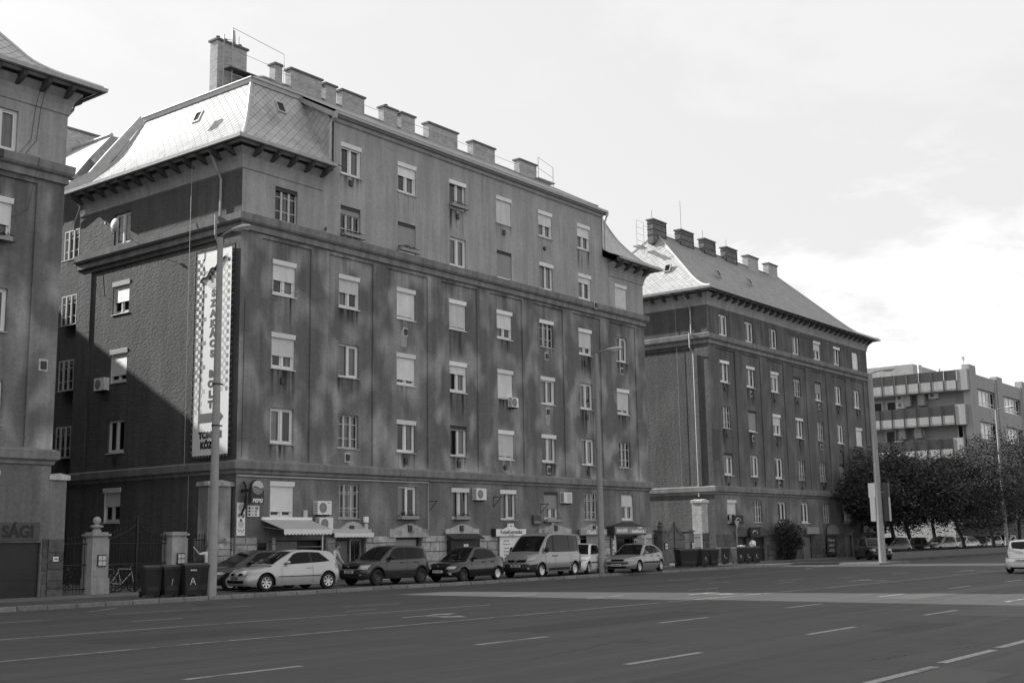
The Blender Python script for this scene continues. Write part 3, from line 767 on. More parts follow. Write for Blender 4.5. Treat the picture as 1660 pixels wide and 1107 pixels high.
# attic storey between the mansards
AX0, AX1 = 36.5, 58.72
mb = MB(); A_ = [('p', 'W', .08, 3), ('p', 'W', .38, 2), ('p', 'W', 0, 2), ('p', 'W', 1.0, 0), ('p', 'W', .5, 1), ('p', 'W', .45, 1)]
ops = [(C2[c + 1] - AX0, C2[c + 1] + W_ - AX0, 18.60, 20.10) for c in range(6)]
U = [0, AX1 - AX0]; Z = [18.552, 21.15]
for a, b, c, e in ops: U += [a, b]; Z += [c, e]
ops2 = ops
facade(mb, (AX0, YF, 0), (1, 0, 0), (0, 1, 0), U, Z, lambda u, z: None if any(a < u < b and c < z < e for a, b, c, e in ops2) else 0.)
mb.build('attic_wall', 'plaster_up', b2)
for c in range(6):
    k_, bx_, s_, cu_ = A_[c]; window(b2, C2[c + 1], 18.60, k_, bx_, s_, 'S', cu_, wx=YF)
# cheeks of the raised centre, slated
for X_, nm in ((AX0, 'left'), (AX1, 'right')):
    sg = -1 if nm == 'left' else 1
    mb = MB(); pts = [(YF, 18.6), (YF + 2.6, 22.5), (YF + 2.3, 22.6), (YF - .2, 21.2), (YF, 21.1)]
    MB().prism([(X_, y, z) for y, z in ((YF, 18.6), (YF + .5, 19.0), (YF + 1.0, 19.8), (YF + 2.3, 22.5), (YF, 21.2))], (-sg * .06, 0, 0)).build('cheek', 'slate_bed', b2)
    rows = [(0, YF, YF + .1, 0, 18.6)]
    # slates of the cheek: u = Y, v = height
    S = slates([(0, YF + .02, YF + .3, 0, 18.65), (1.2, YF + .02, YF + 1.0, 0, 19.85), (2.5, YF + .02, YF + 1.65, 0, 21.15), (3.8, YF + 2.0, YF + 2.3, 0, 22.45)], .42, .42)
    mb = MB(); to3 = lambda u, f, z, h: (X_ + sg * (h + .012), u, z)
    for u, v, poly in S: slate_mesh(mb, poly, to3)
    tag(mb.build('slate', 'slate', b2), kind='stuff')
    MB().prism([(X_, YF - .35, 21.26), (X_, YF + 2.12, 22.60), (X_, YF + 2.12, 22.38), (X_, YF - .30, 21.02)], (sg * .26, 0, 0)).build('rake_board', 'zinc', b2)
eaves(b2, X0, X1, AX0 - .62, AX1 + .62)
for pth, pr, nm in (([(X0, Y1), (X0, YF), (X1, YF), (X1, Y1)], BELT_UP, 'cornice'), ([(X0, Y1), (X0, YF), (X1, YF), (X1, Y1)], BELT_LO, 'string_course')):
    moulding(nm, pth, pr, 'belt', b2)
# gutter of the centre
MB().prism([(AX0 - .1, YF, 21.12), (AX0 - .1, YF - .22, 21.16), (AX0 - .1, YF - .26, 21.22), (AX0 - .1, YF - .36, 21.24), (AX0 - .1, YF - .38, 21.36), (AX0 - .1, YF - .30, 21.38), (AX0 - .1, YF, 21.30)], (AX1 - AX0 + .3, 0, 0)).build('gutter', 'zinc', b2)
MB().prism([(AX0, YF, 20.92), (AX0, YF - .09, 20.98), (AX0, YF - .12, 21.12), (AX0, YF, 21.118)], (AX1 - AX0, 0, 0)).build('cove', 'plaster_up', b2)
slate_roof(b2, X0, X1, EAVE, 1.0, (.44, .44), {'left': (None, None), 'front': (None, AX0)}, named={'left': lambda u, v: u, 'n_left': 160, 'front': lambda u, v: v * .01, 'n_front': 139})
slate_roof(b2, X0, X1, EAVE, 1.0, (.44, .44), {'front': (AX1, None), 'right': (None, None)})
slate_roof(b2, X0, X1, EAVE, 1.0, (0, 0), {'back': (None, None)}, m='slate_dark')
XL, XR, YL, YR = X0 - .85, X1 + .85, YF - .85, Y1 + .85
for sx_, sy_ in ((1, 1), (-1, 1), (1, -1), (-1, -1)):
    hipcap(b2, [((XL + f) if sx_ > 0 else (XR - f), (YL + f) if sy_ > 0 else (YR - f), z + .01) for f, z in EAVE], .075)
# upper roof
zb, zr = 22.60, 24.9
XBL, XBR, YBF, YBB = XL + 2.95, XR - 2.95, YL + 2.95, YR - 2.95
RX0, RX1 = XBL + 3.9, XBR - 3.9
e = .16
mb = MB()
mb.face([(XBL - e, YBF - e, zb + .02), (AX0 - .1, YBF - e, zb + .02), (AX0 - .1, YF - .33, 21.40), (AX1 + .1, YF - .33, 21.40), (AX1 + .1, YBF - e, zb + .02), (XBR + e, YBF - e, zb + .02), (RX1, 44.6, zr), (RX0, 44.6, zr)])
mb.face([(XBL - e, YBF - e, zb + .02), (RX0, 44.6, zr), (XBL - e, YBB + e, zb + .02)])
mb.face([(XBR + e, YBF - e, zb + .02), (XBR + e, YBB + e, zb + .02), (RX1, 44.6, zr)])
mb.face([(XBL - e, YBB + e, zb + .02), (RX0, 44.6, zr), (RX1, 44.6, zr), (XBR + e, YBB + e, zb + .02)])
mb.build('upper_roof', 'slate_dark', b2)
MB().tube([(RX0, 44.6, zr + .02), (RX1, 44.6, zr + .02)], .08, 6).build('ridge_cap', 'slate_dark', b2)
for a, b in (((XBL, YBF), (RX0, 44.6)), ((XBR, YBF), (RX1, 44.6)), ((XBL, YBB), (RX0, 44.6)), ((XBR, YBB), (RX1, 44.6))):
    MB().tube([(a[0], a[1], zb + .05), (b[0], b[1], zr + .02)], .08, 6).build('hip_cap', 'slate_dark', b2)
FASC = [(.0, zb - .22), (.14, zb - .20), (.17, zb - .05), (.22, zb + .0), (.22, zb + .045), (0, zb + .05)]
moulding('break_moulding', [(AX0 + .1 - .2, YBB), (XBL, YBB), (XBL, YBF), (AX0 - .1, YBF)], FASC, 'zinc', b2)
moulding('break_moulding', [(AX1 + .1, YBF), (XBR, YBF), (XBR, YBB)], FASC, 'zinc', b2)
# chimneys on the ridge
CH2 = [(37.75, 38.3), (38.8, 41.0), (41.2, 42.05), (42.4, 44.15), (45.6, 46.75), (46.95, 48.15), (49.3, 51.95), (53.3, 55.5), (57.9, 59.8)]
for i, (a, b) in enumerate(CH2): chimney(b2, a + .10, b + .02, 44.25 - (.0 if i != 5 else .05), 44.68, 24.3, 25.66 + (.07 if i in (1, 6) else 0), pots=0)
c1 = chimney(b2, 34.22, 36.0, 44.2, 44.75, 22.9, 25.74, pots=4)
MB().tube([(34.4, 43.95, 22.9), (34.4, 43.95, 26.0)], .03, 6).tube([(34.75, 43.75, 22.8), (34.75, 43.75, 26.4)], .03, 6).build('ladder_rail', 'steel', c1)
rg = MB()
for i in range(9): rg.tube([(34.4, 43.95, 23.2 + i * .32), (34.75, 43.75, 23.2 + i * .32)], .015, 5)
rg.build('ladder_rung', 'steel', c1)
pf = MB().box(34.5, 37.9, 43.55, 44.1, 24.28, 24.34)
pf.build('sweep_platform', 'wood_dark', c1)
MB().tube([(37.85, 43.6, 24.3), (37.85, 43.6, 26.0)], .02, 6).tube([(34.75, 43.75, 26.4), (37.85, 43.6, 26.0)], .012, 6).tube([(34.75, 43.75, 25.3), (37.85, 43.6, 25.1)], .01, 6).build('handrail', 'steel', c1)
MB().box(36.9, 37.7, 43.7, 44.1, 23.4, 24.28).build('platform_bracket', 'wood_dark', c1)
MB().tube([(35.45, 44.5, 25.8), (35.45, 44.6, 26.7)], .1, 10).build('flue_pipe', 'zinc', c1)
MB().tube([(35.9, 44.7, 25.8), (35.9, 44.7, 26.6)], .015, 5).build('aerial', 'steel', c1)
MB().tube([(34.0 + 4, 44.1, 25.25), (59.8, 44.1, 25.2)], .012, 5).build('lightning_wire', 'steel', b2)
MB().lathe([(.0, .3), (.12, .26), (.1, .2), (.03, .18), (.03, 0)], (46.2, 44.6, 25.75), 10).build('roof_cowl', 'dark', b2)
hr = MB()
for x_, z_ in ((59.0, 24.6), (60.6, 24.3)): hr.tube([(x_, 43.5, z_), (x_, 43.5, z_ + 1.3)], .02, 5)
hr.tube([(59, 43.5, 25.9), (60.6, 43.5, 25.6)], .012, 5).tube([(59, 43.5, 25.2), (60.6, 43.5, 24.9)], .012, 5).box(58.9, 60.7, 43.4, 43.9, 24.5, 24.56)
hr.build('handrail', 'steel', b2)
# snow guards along both eaves
sg_ = MB().tube([(0, 0, 0), (0, -.05, .12), (.12, -.05, .12)], .01, 4).mesh('snow_guard', 'zinc')
for i in range(13): inst(sg_, 'snow_guard', b2, (XL + .35, YL + .6 + i * 1.0, 18.78), -math.pi / 2)
for i in range(6): inst(sg_, 'snow_guard', b2, (XL + .6 + i * .95, YL + .35, 18.78))
# roof windows
def skylight(parent, c, face, s=.42, tilt=0):
    f = MB()
    if face == 'W': T = lambda u, v, h: (c[0] + v * .42 - h * .8, c[1] - u, c[2] + v * .9 + h * .5)
    else: T = lambda u, v, h: (c[0] + u, c[1] + v * .42 - h * .8, c[2] + v * .9 + h * .5)
    def bar(u0, u1, v0, v1, h0, h1, m=0):
        u0, u1, v0, v1, h0, h1 = [q * .72 for q in (u0, u1, v0, v1, h0, h1)]
        n = len(f.v); f.v += [T(u, v, h) for h in (h0, h1) for (u, v) in ((u0, v0), (u1, v0), (u1, v1), (u0, v1))]
        for q in ((0, 1, 2, 3), (4, 5, 6, 7), (0, 1, 5, 4), (1, 2, 6, 5), (2, 3, 7, 6), (3, 0, 4, 7)): f.f.append(tuple(n + i for i in q)); f.m.append(m)
    bar(-.35, .35, -.45, -.35, 0, .16); bar(-.35, .35, .35, .45, 0, .16); bar(-.35, -.26, -.35, .35, 0, .16); bar(.26, .35, -.35, .35, 0, .16); bar(-.25, .25, -.34, .34, .05, .1, 1)
    f.build('roof_window', ['zinc', 'carglass'], parent)
skylight(b2, (32.27, 42.9, 20.95), 'W'); skylight(b2, (34.1, 39.50, 21.1), 'S')
# pipes and cables
downpipe(b2, [(X0 - .75, 39.95, 18.4), (X0 - .6, 39.95, 18.2), (X0 - .3, 39.9, 17.5), (X0 - .11, 39.88, 17.2), (X0 - .11, 39.88, 15.6)])
downpipe(b2, [(X0 - .33, 39.88, 15.59), (X0 - .33, 39.88, 14.7), (X0 - .12, 39.88, 14.3), (X0 - .12, 39.88, 5.2)])
downpipe(b2, [(X0 - .33, 50.2, 18.35), (X0 - .2, 50.35, 17.9), (X0 - .1, 50.9, 17.3), (X0 + .05, 51.2, 17.0)], .06)
downpipe(b2, [(AX0 - .1, YF - .3, 21.2), (AX0 - .22, YF - .28, 21.0), (AX0 - .3, YF - .15, 20.7), (AX0 - .3, YF - .12, 18.9)], .05)
downpipe(b2, [(AX1 + .2, YF - .3, 21.2), (AX1 + .12, YF - .1, 20.6), (AX1 + .12, YF - .1, 18.9)], .045)
MB().tube([(X0 - .34, 41.6, 18.5), (X0 - .34, 41.6, 15.0), (X0 - .3, 41.6, 5.0), (X0 - .06, 41.6, 4.7), (X0 - .06, 41.6, 2.3)], .014, 5).build('lightning_wire', 'steel', b2)
MB().tube([(X0 - .04, 49.2, 14.8), (X0 - .03, 48.9, 13.6), (X0 - .03, 48.0, 13.1)], .010, 4).build('cable', 'dark', b2)
MB().tube([(31.6, YF - .02, 11.9), (31.6, YF - .02, 5.3)], .012, 4).build('cable', 'dark', b2)
MB().tube([(31.4, YF - .05, 4.55), (42.9, YF - .05, 4.58), (42.9, YF - .05, 2.4)], .025, 5).build('conduit', 'inklight', b2)
for c, z, k_ in ((1, 18.1, 'b'), (3, 18.1, 'b'), (4, 18.0, 'b'), (5, 17.95, 'r'), (2, 11.6, 'w'), (5, 11.7, 'w'), (6, 11.72, 'b'), (7, 11.65, 'w'), (0, 8.5, 'b'), (5, 8.6, 'w'), (6, 8.6, 'b'), (1, 5.42, 'w'), (2, 5.42, 'b'), (3, 5.42, 'b'), (4, 5.55, 'r'), (5, 5.42, 'w'), (6, 5.42, 'b')):
    inst({'b': VENT, 'r': VR, 'w': VENTW}[k_], 'wall_vent', b2, (C2[c] + .5, YF + (.068 if 5.3 < z < 14 else -.002), z))
inst(VENTW, 'wall_vent', b2, (57.3, YF - .27, 15.2)); inst(VENT, 'wall_vent', b2, (X0 + .065, 47.2, 5.5), -math.pi / 2)
# ashlar plinth and door surrounds
hs = [(a - .05, b + .05, z0 - .2, z1 + .05) for a, b, z0, z1 in doors2]
stones(b2, X0, X1, .1, 2.08, YF, hs)
stones(b2, YF + .05, 41.2, .1, 2.08, X0, [], side='W')
def surround(parent, x0, x1, zt, top, y=YF, m='stone'):
    c_ = (x0 + x1) / 2
    pts = [(x0, zt - .1), (x1, zt - .1), (x1, zt + .28), (x1 - .35, zt + .28), (c_ + .35, top - .08), (c_, top), (c_ - .35, top - .08), (x0 + .35, zt + .28), (x0, zt + .28)]
    MB().prism([(px, y - .11, pz) for px, pz in pts], (0, .11, 0)).build('door_pediment', m, parent)
surround(b2, 36.72, 39.0, 2.12, 2.74); surround(b2, 40.2, 42.85, 2.12, 2.68); surround(b2, 44.1, 46.6, 2.12, 2.66); surround(b2, 51.6, 54.6, 2.12, 2.66); surround(b2, 55.5, 57.9, 2.12, 2.64)
for x_ in (37.62, 41.4, 45.1, 53.0, 56.7): B(x_, x_ + .24, YF - .17, YF - .112, 2.28, 2.56).build('door_number_plate', 'dark', b2)
# doors: recessed leaves
def door(parent, x0, x1, z1, m, y=YF + .22, panes=0, name='door', z0=.1):
    d = B(x0, x1, y, y + .05, z0, z1).build(name, m, parent)
    fw = .08
    B(x0, x0 + fw, y - .05, y - .001, z0, z1).box(x1 - fw, x1, y - .05, y - .001, z0, z1).box(x0 + fw, x1 - fw, y - .05, y - .001, z1 - fw, z1).build('door_frame', 'dark' if m != 'dark' else 'mid', d)
    if panes:
        for i in range(panes):
            a = x0 + fw + (x1 - x0 - 2 * fw) * i / panes + .05; b = x0 + fw + (x1 - x0 - 2 * fw) * (i + 1) / panes - .05
            B(a, b, y - .03, y - .002, .9, z1 - .2).build('door_pane', 'carglass', d)
    MB().tube([(x1 - .18, y - .09, 1.0), (x1 - .18, y - .09, 1.25)], .015, 6).build('handle', 'steel', d)
    return d
door(b2, 32.52, 33.25, 1.95, 'dark', panes=1)
door(b2, 36.9, 37.9, 1.97, 'door'); door(b2, 37.9, 38.62, 1.97, 'dark', panes=2)
d3 = door(b2, 40.72, 42.4, 2.0, 'mid')
door(b2, 48.3, 49.9, 1.95, 'white_sign'); door(b2, 55.6, 57.6, 1.98, 'mid', panes=1); door(b2, 58.6, 61.4, 2.0, 'dark', panes=3)
# shop front below the awning: window with shelves of goods
B(33.5, 36.3, YF + .45, YF + .5, .1, 1.95).build('shop_back', 'dark', b2)
B(33.5, 34.7, YF + .05, YF + .1, .1, 1.9).build('shop_shutter', 'door', b2)
mb = MB()
for z_ in (.9, 1.3, 1.65): mb.box(34.8, 36.25, YF + .1, YF + .4, z_, z_ + .03)
mb.build('shop_shelf', 'mid', b2)
# rear wing whose roofs show between the buildings
RY0, RY1, RXa = 51.0, 70.0, 31.8
B(RXa, 40, RY0, RY1, 0, 19.7).build('rear_wing', 'plaster_side', b2)
for z in (5.97, 9.17, 12.35, 15.6): window(b2, 52.3, z, 'o', 'N', 0, 'W', 1, wx=RXa - .33)
RP = [(0, 19.75), (.6, 20.05), (1.6, 21.3), (3.0, 22.85)]
rr = MB()
for a, b in zip(RP, RP[1:]): rr.face([(31.2 + a[0], 51.8 + (a[0] * .3), a[1]), (31.2 + a[0], 70, a[1]), (31.2 + b[0], 70, b[1]), (31.2 + b[0], 51.8 + b[0] * .3, b[1])])
rr.build('rear_roof', 'slate', b2)
rr = MB()
for a, b in zip(RP, RP[1:]): rr.face([(31.2 + a[0], 51.8 + a[0] * .3, a[1]), (31.2 + b[0], 51.8 + b[0] * .3, b[1]), (38, 51.6 + b[0] * .3, b[1]), (38, 51.6 + a[0] * .3, a[1])])
rr.build('rear_roof', 'slate_dark', b2)  # street-facing end in darker slate, shade put into the colour
MB().tube([(34.2, 52.7, 22.9), (34.2, 70, 22.9)], .12, 6).build('ridge_cap', 'zinc', b2)
MB().prism([(31.05, 51.8, 19.66), (31.05, 51.8, 19.82), (31.2, 51.8, 19.82), (31.2, 51.8, 19.66)], (0, 18.2, 0)).build('gutter', 'zinc', b2)
downpipe(b2, [(31.1, 52.4, 19.7), (31.12, 52.5, 19.4), (31.6, 52.6, 18.9), (31.6, 52.6, 17.5)], .06)
MB().prism([(32.7, 53.2, 18.6), (32.7, 53.0, 20.6), (32.7, 52.7, 21.2), (32.7, 52.1, 21.15), (32.7, 51.5, 21.4), (32.7, 51.0, 21.35), (32.7, 50.3, 20.9), (32.7, 50.6, 18.6)], (.4, 0, 0)).build('fire_wall', 'brick_dark', b2)
MB().prism([(30.6, 51.4, 18.65), (31.3, 50.65, 19.05), (31.9, 50.05, 19.6), (32.5, 49.4, 20.8), (33.45, 48.5, 22.62), (33.3, 48.95, 22.75), (32.25, 49.9, 20.95), (31.65, 50.5, 19.85), (30.55, 51.55, 18.95)], (.12, .35, .05)).build('parapet_flashing', 'zinc', b2)
chimney(b2, 33.6, 36.0, 56.2, 57.3, 21.5, 23.95)

MT['pale_patch'] = mat('pale_plaster_repair', .34, .9, .1, noise=(5, .12))
for q in ([(41.1, 11.0), (41.5, 11.0), (41.55, 11.6), (41.3, 11.95), (41.05, 11.6)], [(52.6, 8.05), (52.85, 7.95), (53.05, 8.1), (53.05, 8.6), (52.6, 8.6)], [(56.6, 20.3), (57.3, 20.25), (57.6, 20.36), (56.9, 20.42)], [(50.6, 20.35), (51.3, 20.3), (51.2, 20.42)], [(40.0, 20.6), (40.5, 20.5), (40.3, 20.9)]):
    MB().prism([(a, YF + (.058 if 5 < b < 14.6 else -.012), b) for a, b in q], (0, .011, 0)).build('plaster_patch', 'pale_patch', b2)

# ================================================================ far building (B3)
X0, X1 = 71.35, 99.75
C3 = [73.05 + 3.91 * i for i in range(7)]
ROWS3 = {
 15.6: [('p', 'N', 0, 1), ('p', 'N', 0, 2), ('t', 'N', 0, 0), ('p', 'N', 0, 1), ('p', 'W', .45, 0), ('p', 'W', 0, 2), ('p', 'N', .95, 0)],
 12.35: [('p', 'W', .0, 2), ('p', 'W', 0, 4), ('p', 'W', .2, 1), ('o', 'D', .2, 4), ('p', 'D', .6, 0), ('p', 'N', 0, 1), ('p', 'N', 0, 1)],
 9.17: [('o', 'N', 0, 1), ('p', 'D', .9, 1), ('p', 'W', .5, 1), ('p', 'W', 0, 3), ('o', 'N', 0, 1), ('p', 'N', 0, 2), ('p', 'W', 1.0, 0)],
 5.97: [('p', 'D', .1, 4), ('t', 'N', 0, 1), ('p', 'N', .0, 1), ('o', 'N', 0, 1), ('o', 'N', 0, 2), ('p', 'D', .9, 0), ('p', 'N', 0, 2)],
 2.77: [('p', 'W', .6, 0), ('o', 'N', 0, 3), ('p', 'N', 0, 3), ('p', 'N', 0, 2), ('o', 'N', 0, 2), ('p', 'W', .5, 0), ('p', 'N', 0, 1)],
}
doors3 = [(74.2, 75.9, .1, 1.8), (76.9, 78.6, .1, 1.8), (81.6, 83.6, .1, 1.7), (84.75, 86.6, .1, 1.85), (88.8, 90.8, .1, 1.83), (92.6, 94.3, .1, 1.8), (96.2, 98.0, .1, 1.8)]
b3, _ = tenement('apartment_building', 'far grey tenement with a tall plain hipped roof and six ridge chimneys', X0, X1, C3, [(c, z) for z in ROWS3 for c in range(7)], None, None, 'plaster_b3', doors=doors3)
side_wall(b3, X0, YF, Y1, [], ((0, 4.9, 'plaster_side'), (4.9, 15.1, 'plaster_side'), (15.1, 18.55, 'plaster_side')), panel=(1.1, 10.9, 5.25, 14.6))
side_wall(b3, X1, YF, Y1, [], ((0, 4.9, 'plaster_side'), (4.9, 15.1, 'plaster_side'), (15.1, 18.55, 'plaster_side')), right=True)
B(X0 + .4, X1 - .4, Y1 - .1, Y1, 0, 18.7).build('rear_wall', 'plaster_side', b3)
for z in ROWS3:
    for c in range(7):
        k_, bx_, s_, cu_ = ROWS3[z][c]
        window(b3, C3[c], z, k_, bx_, s_, 'S', cu_, wx=YF + (.07 if 5 < z < 14 else 0), whitesill=(k_ == 'p'))
        if z < 14 and z > 5: inst(STAIN[(c * 3 + int(z)) % 3], 'drip_stain', b3, (C3[c], YF + .066, z))
        if z < 14 and z > 5: inst((VENT, VENTW, VR)[(c + int(z)) % 3], 'wall_vent', b3, (C3[c] + .5, YF + .068, z - .62))
eaves(b3, X0, X1)
for pth, pr, nm in (([(X0, Y1), (X0, YF), (X1, YF), (X1, Y1)], BELT_UP, 'cornice'), ([(X0, Y1), (X0, YF), (X1, YF), (X1, Y1)], BELT_LO, 'string_course')):
    moulding(nm, pth, pr, 'belt', b3)
KX3 = 4.7 / 6.85
E3 = curve_prof([(0, 18.6), (.9, 18.86), (1.8, 19.45), (2.8, 20.35), (6.85, 24.25)])
slate_roof(b3, X0, X1, E3, KX3, (.46, .46), {'left': (None, None), 'right': (None, None)}, m='slate')
slate_roof(b3, X0, X1, E3, KX3, (.46, .46), {'front': (None, None)}, m='slate_dark')  # street slope takes the darker slate, its lack of sun put into colour
slate_roof(b3, X0, X1, E3, KX3, (0, 0), {'back': (None, None)}, m='slate_dark')
XL, XR, YL, YR = X0 - .85, X1 + .85, YF - .85, Y1 + .85
for sx_, sy_ in ((1, 1), (-1, 1), (1, -1), (-1, -1)):
    hipcap(b3, [((XL + f * KX3) if sx_ > 0 else (XR - f * KX3), (YL + f) if sy_ > 0 else (YR - f), z + .01) for f, z in E3], .08, 'slate')
MB().tube([(XL + 4.7, 44.6, 24.28), (XR - 4.7, 44.6, 24.28)], .08, 6).build('ridge_cap', 'slate_dark', b3)
CH3 = [(74.13, 75.93, 'brick_dark'), (78.14, 80.07, 'brick_dark'), (81.85, 83.6, 'brick_dark'), (85.47, 87.29, 'brick_dark'), (89.32, 91.2, 'brick'), (93.15, 94.88, 'brick')]
for i, (a, b, m_) in enumerate(CH3):
    c_ = chimney(b3, a, b, 44.2, 44.72, 23.3, 25.05, m_)
    if i < 4:
        q = MB()
        for z_ in (23.9, 24.35, 24.8): q.box(a - .03, b + .03, 44.17, 44.75, z_, z_ + .05)
        q.box(a - .04, a + .02, 44.165, 44.22, 23.3, 25.0).box(b - .02, b + .04, 44.165, 44.22, 23.3, 25.0)
        q.build('tie_band', 'iron', c_)
        MB().tube([(a + .5 + .3 * (i % 2), 44.6, 25.15), (a + .5 + .3 * (i % 2), 44.6, 25.9 if i != 1 else 27.6)], .02, 5).build('aerial', 'steel', c_)
MB().tube([(73.2, 44.4, 24.4), (95, 44.4, 24.55)], .012, 4).build('lightning_wire', 'steel', b3)
hr = MB()
for x_ in (72.9, 73.9): hr.tube([(x_, 44.9, 22.6), (x_, 44.9, 24.9)], .02, 4)
for z_ in (23.4, 23.9, 24.4, 24.9): hr.tube([(72.9, 44.9, z_), (73.9, 44.9, z_)], .012, 4)
hr.box(72.8, 74.0, 44.7, 45.2, 22.9, 22.98).build('handrail', 'steel', b3)
skylight(b3, (72.6, 42.2, 20.75), 'W'); skylight(b3, (77.6, 40.9, 21.0), 'S'); skylight(b3, (83.5, 41.3, 21.4), 'S')
for i in range(13): inst(sg_, 'snow_guard', b3, (XL + .3, YL + .6 + i * 1.0, 18.8), -math.pi / 2)
for i in range(34): inst(sg_, 'snow_guard', b3, (XL + .6 + i * .87, YL + .35, 18.8))
downpipe(b3, [(X0 - .7, 40.0, 18.4), (X0 - .5, 39.95, 18.1), (X0 - .1, 39.8, 17.2), (X0 - .1, 39.8, 15.6)]); downpipe(b3, [(X0 - .36, 39.8, 15.6), (X0 - .36, 39.8, 14.6), (X0 - .1, 39.7, 14.2), (X0 - .1, 39.7, 4.5)])
downpipe(b3, [(X1 - .2, YF - .1, 15.3), (X1 - .2, YF - .1, 8.5)], .07, 'inklight')
MB().tube([(X0 - .05, 41.0, 18), (X0 - .05, 41.0, 5)], .012, 4).build('lightning_wire', 'steel', b3)
stones(b3, X0, X1, .1, 2.0, YF, [(a - .05, b + .05, -1, z1 + .05) for a, b, z0, z1 in doors3], m='stone_dark', joined=True)
for (a, b, z0, z1), m_ in zip(doors3, ('darkdoor', 'darkdoor', 'darkdoor', 'door', 'darkdoor', 'door', 'door')): door(b3, a, b, z1, m_)
for a in (73.7, 76.5, 80.9): surround(b3, a + .1, a + 2.4, 1.95, 2.5, m='stone_dark')

# ================================================================ near-left building (B1)
X0, X1 = -8.8, 23.2
C1 = [20.0 - 3.88 * i for i in range(6)][::-1]
w1 = {15.6: ('p', 'N', 0, 1), 12.4: ('p', 'W', .62, 1), 9.17: ('p', 'N', 0, 2), 5.97: ('p', 'N', 0, 1), 2.87: ('p', 'W', .5, 0)}
doors1 = [(19.4, 22.95, .1, 1.98)]
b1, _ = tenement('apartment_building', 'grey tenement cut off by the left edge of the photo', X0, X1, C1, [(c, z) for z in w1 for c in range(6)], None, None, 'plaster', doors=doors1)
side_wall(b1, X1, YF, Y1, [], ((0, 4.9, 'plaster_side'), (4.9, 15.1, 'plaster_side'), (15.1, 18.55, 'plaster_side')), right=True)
B(X0, X1 - .4, Y1 - .1, Y1, 0, 18.7).build('rear_wall', 'plaster_side', b1)
for z in w1:
    for c in range(6):
        k_, bx_, s_, cu_ = w1[z]; window(b1, C1[c] + (.0 if c != 5 else 0), z, k_, bx_, s_, 'S', cu_, wx=YF + (.07 if 5 < z < 14 else 0), whitesill=False)
for z in (15.2,): inst(VENT, 'wall_vent', b1, (20.45, YF - .26, z))
inst(VENTW, 'wall_vent', b1, (20.6, YF + .07, 8.6)); inst(VENTW, 'wall_vent', b1, (22.6, YF, 8.0)); inst(VENTW, 'wall_vent', b1, (20.6, YF + .07, 5.4))
pth = [(X0, YF), (X1, YF), (X1, Y1)]
moulding('cornice', pth, BELT_UP, 'belt', b1); moulding('string_course', pth, BELT_LO, 'belt', b1)
moulding('cove', pth, COVE, 'plaster_up', b1); moulding('soffit', pth, [(.30, 18.33), (.88, 18.42), (.88, 18.46), (.30, 18.40)], 'soffit', b1); moulding('gutter', pth, GUT, 'zinc', b1)
rafters(b1, pth, 18.345, .8, .95, skipx=lambda p: p.x < 12)
slate_roof(b1, X0, X1, E1, 1.0, (.44, .44), {'front': (14.0, None)})
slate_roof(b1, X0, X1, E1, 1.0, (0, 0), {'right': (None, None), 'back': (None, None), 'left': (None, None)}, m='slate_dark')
XL, XR, YL, YR = X0 - .85, X1 + .85, YF - .85, Y1 + .85
hipcap(b1, [(XR - f, YL + f, z + .01) for f, z in E1], .075)
for a in (2, 8, 14): chimney(b1, a, a + 2.2, 44.2, 45.1, 24.8, 26.6)
downpipe(b1, [(X1 + .7, YF + .6, 18.4), (X1 + .55, YF + .6, 18.0), (X1 + .1, YF + .5, 17.3), (X1 + .08, YF + .5, 15.6)])
for a in (21.9, 22.1):
    MB().tube([(a, YF - .4, 18.3), (a, YF - .02, 17.4), (a - .1, YF - .02, 16.2), (a - .5, YF - .03, 15.62)] + ([(a - .1, YF - .3, 15.5), (a - .3, YF - .02, 13.6), (a - .9, YF - .02, 13.2)] if a > 22 else []), .009, 4).build('cable', 'dark', b1)
stones(b1, 22.98, X1 + .0, .1, 2.1, YF + .02, [], wmin=.2, wmax=.22, hmin=.28, hmax=.5, m='stone_dark')
g_ = B(19.4, 22.95, YF + .1, YF + .16, .1, 1.98).build('garage_door', 'darkdoor', b1)
for z_ in (.75, 1.1): B(19.4, 22.93, YF + .085, YF + .099, z_, z_ + .02).build('door_rail', 'dark', g_)
# unseen rear wing added behind the near-left building to block sun from the road
B(10, 22.6, Y1, 69.8, 0, 19.4).build('rear_wing', 'plaster_side', b1)  # added unseen wing, only blocks the sun
MB().prism([(9.2, Y1, 19.4), (16.3, Y1, 23.6), (23.4, Y1, 19.4)], (0, 19.2, 0)).build('rear_roof', 'slate_dark', b1)  # roof of the added unseen wing, blocks the sun too
# repaired plaster patches on the far tenement
MT['patch_plaster'] = mat('plaster_repair', .10, .9, .1, noise=(5, .12))
for q in ([(71.5, 6.9), (72.3, 6.9), (72.35, 7.9), (72.42, 9.0), (71.5, 9.0)], [(84.2, 17.0), (88.9, 17.05), (88.8, 17.3), (84.3, 17.3)], [(93.4, 7.2), (93.9, 7.2), (93.9, 8.6), (93.45, 8.5)]): MB().prism([(a, YF - .012, b) for a, b in q], (0, .011, 0)).build('plaster_patch', 'patch_plaster', b3)
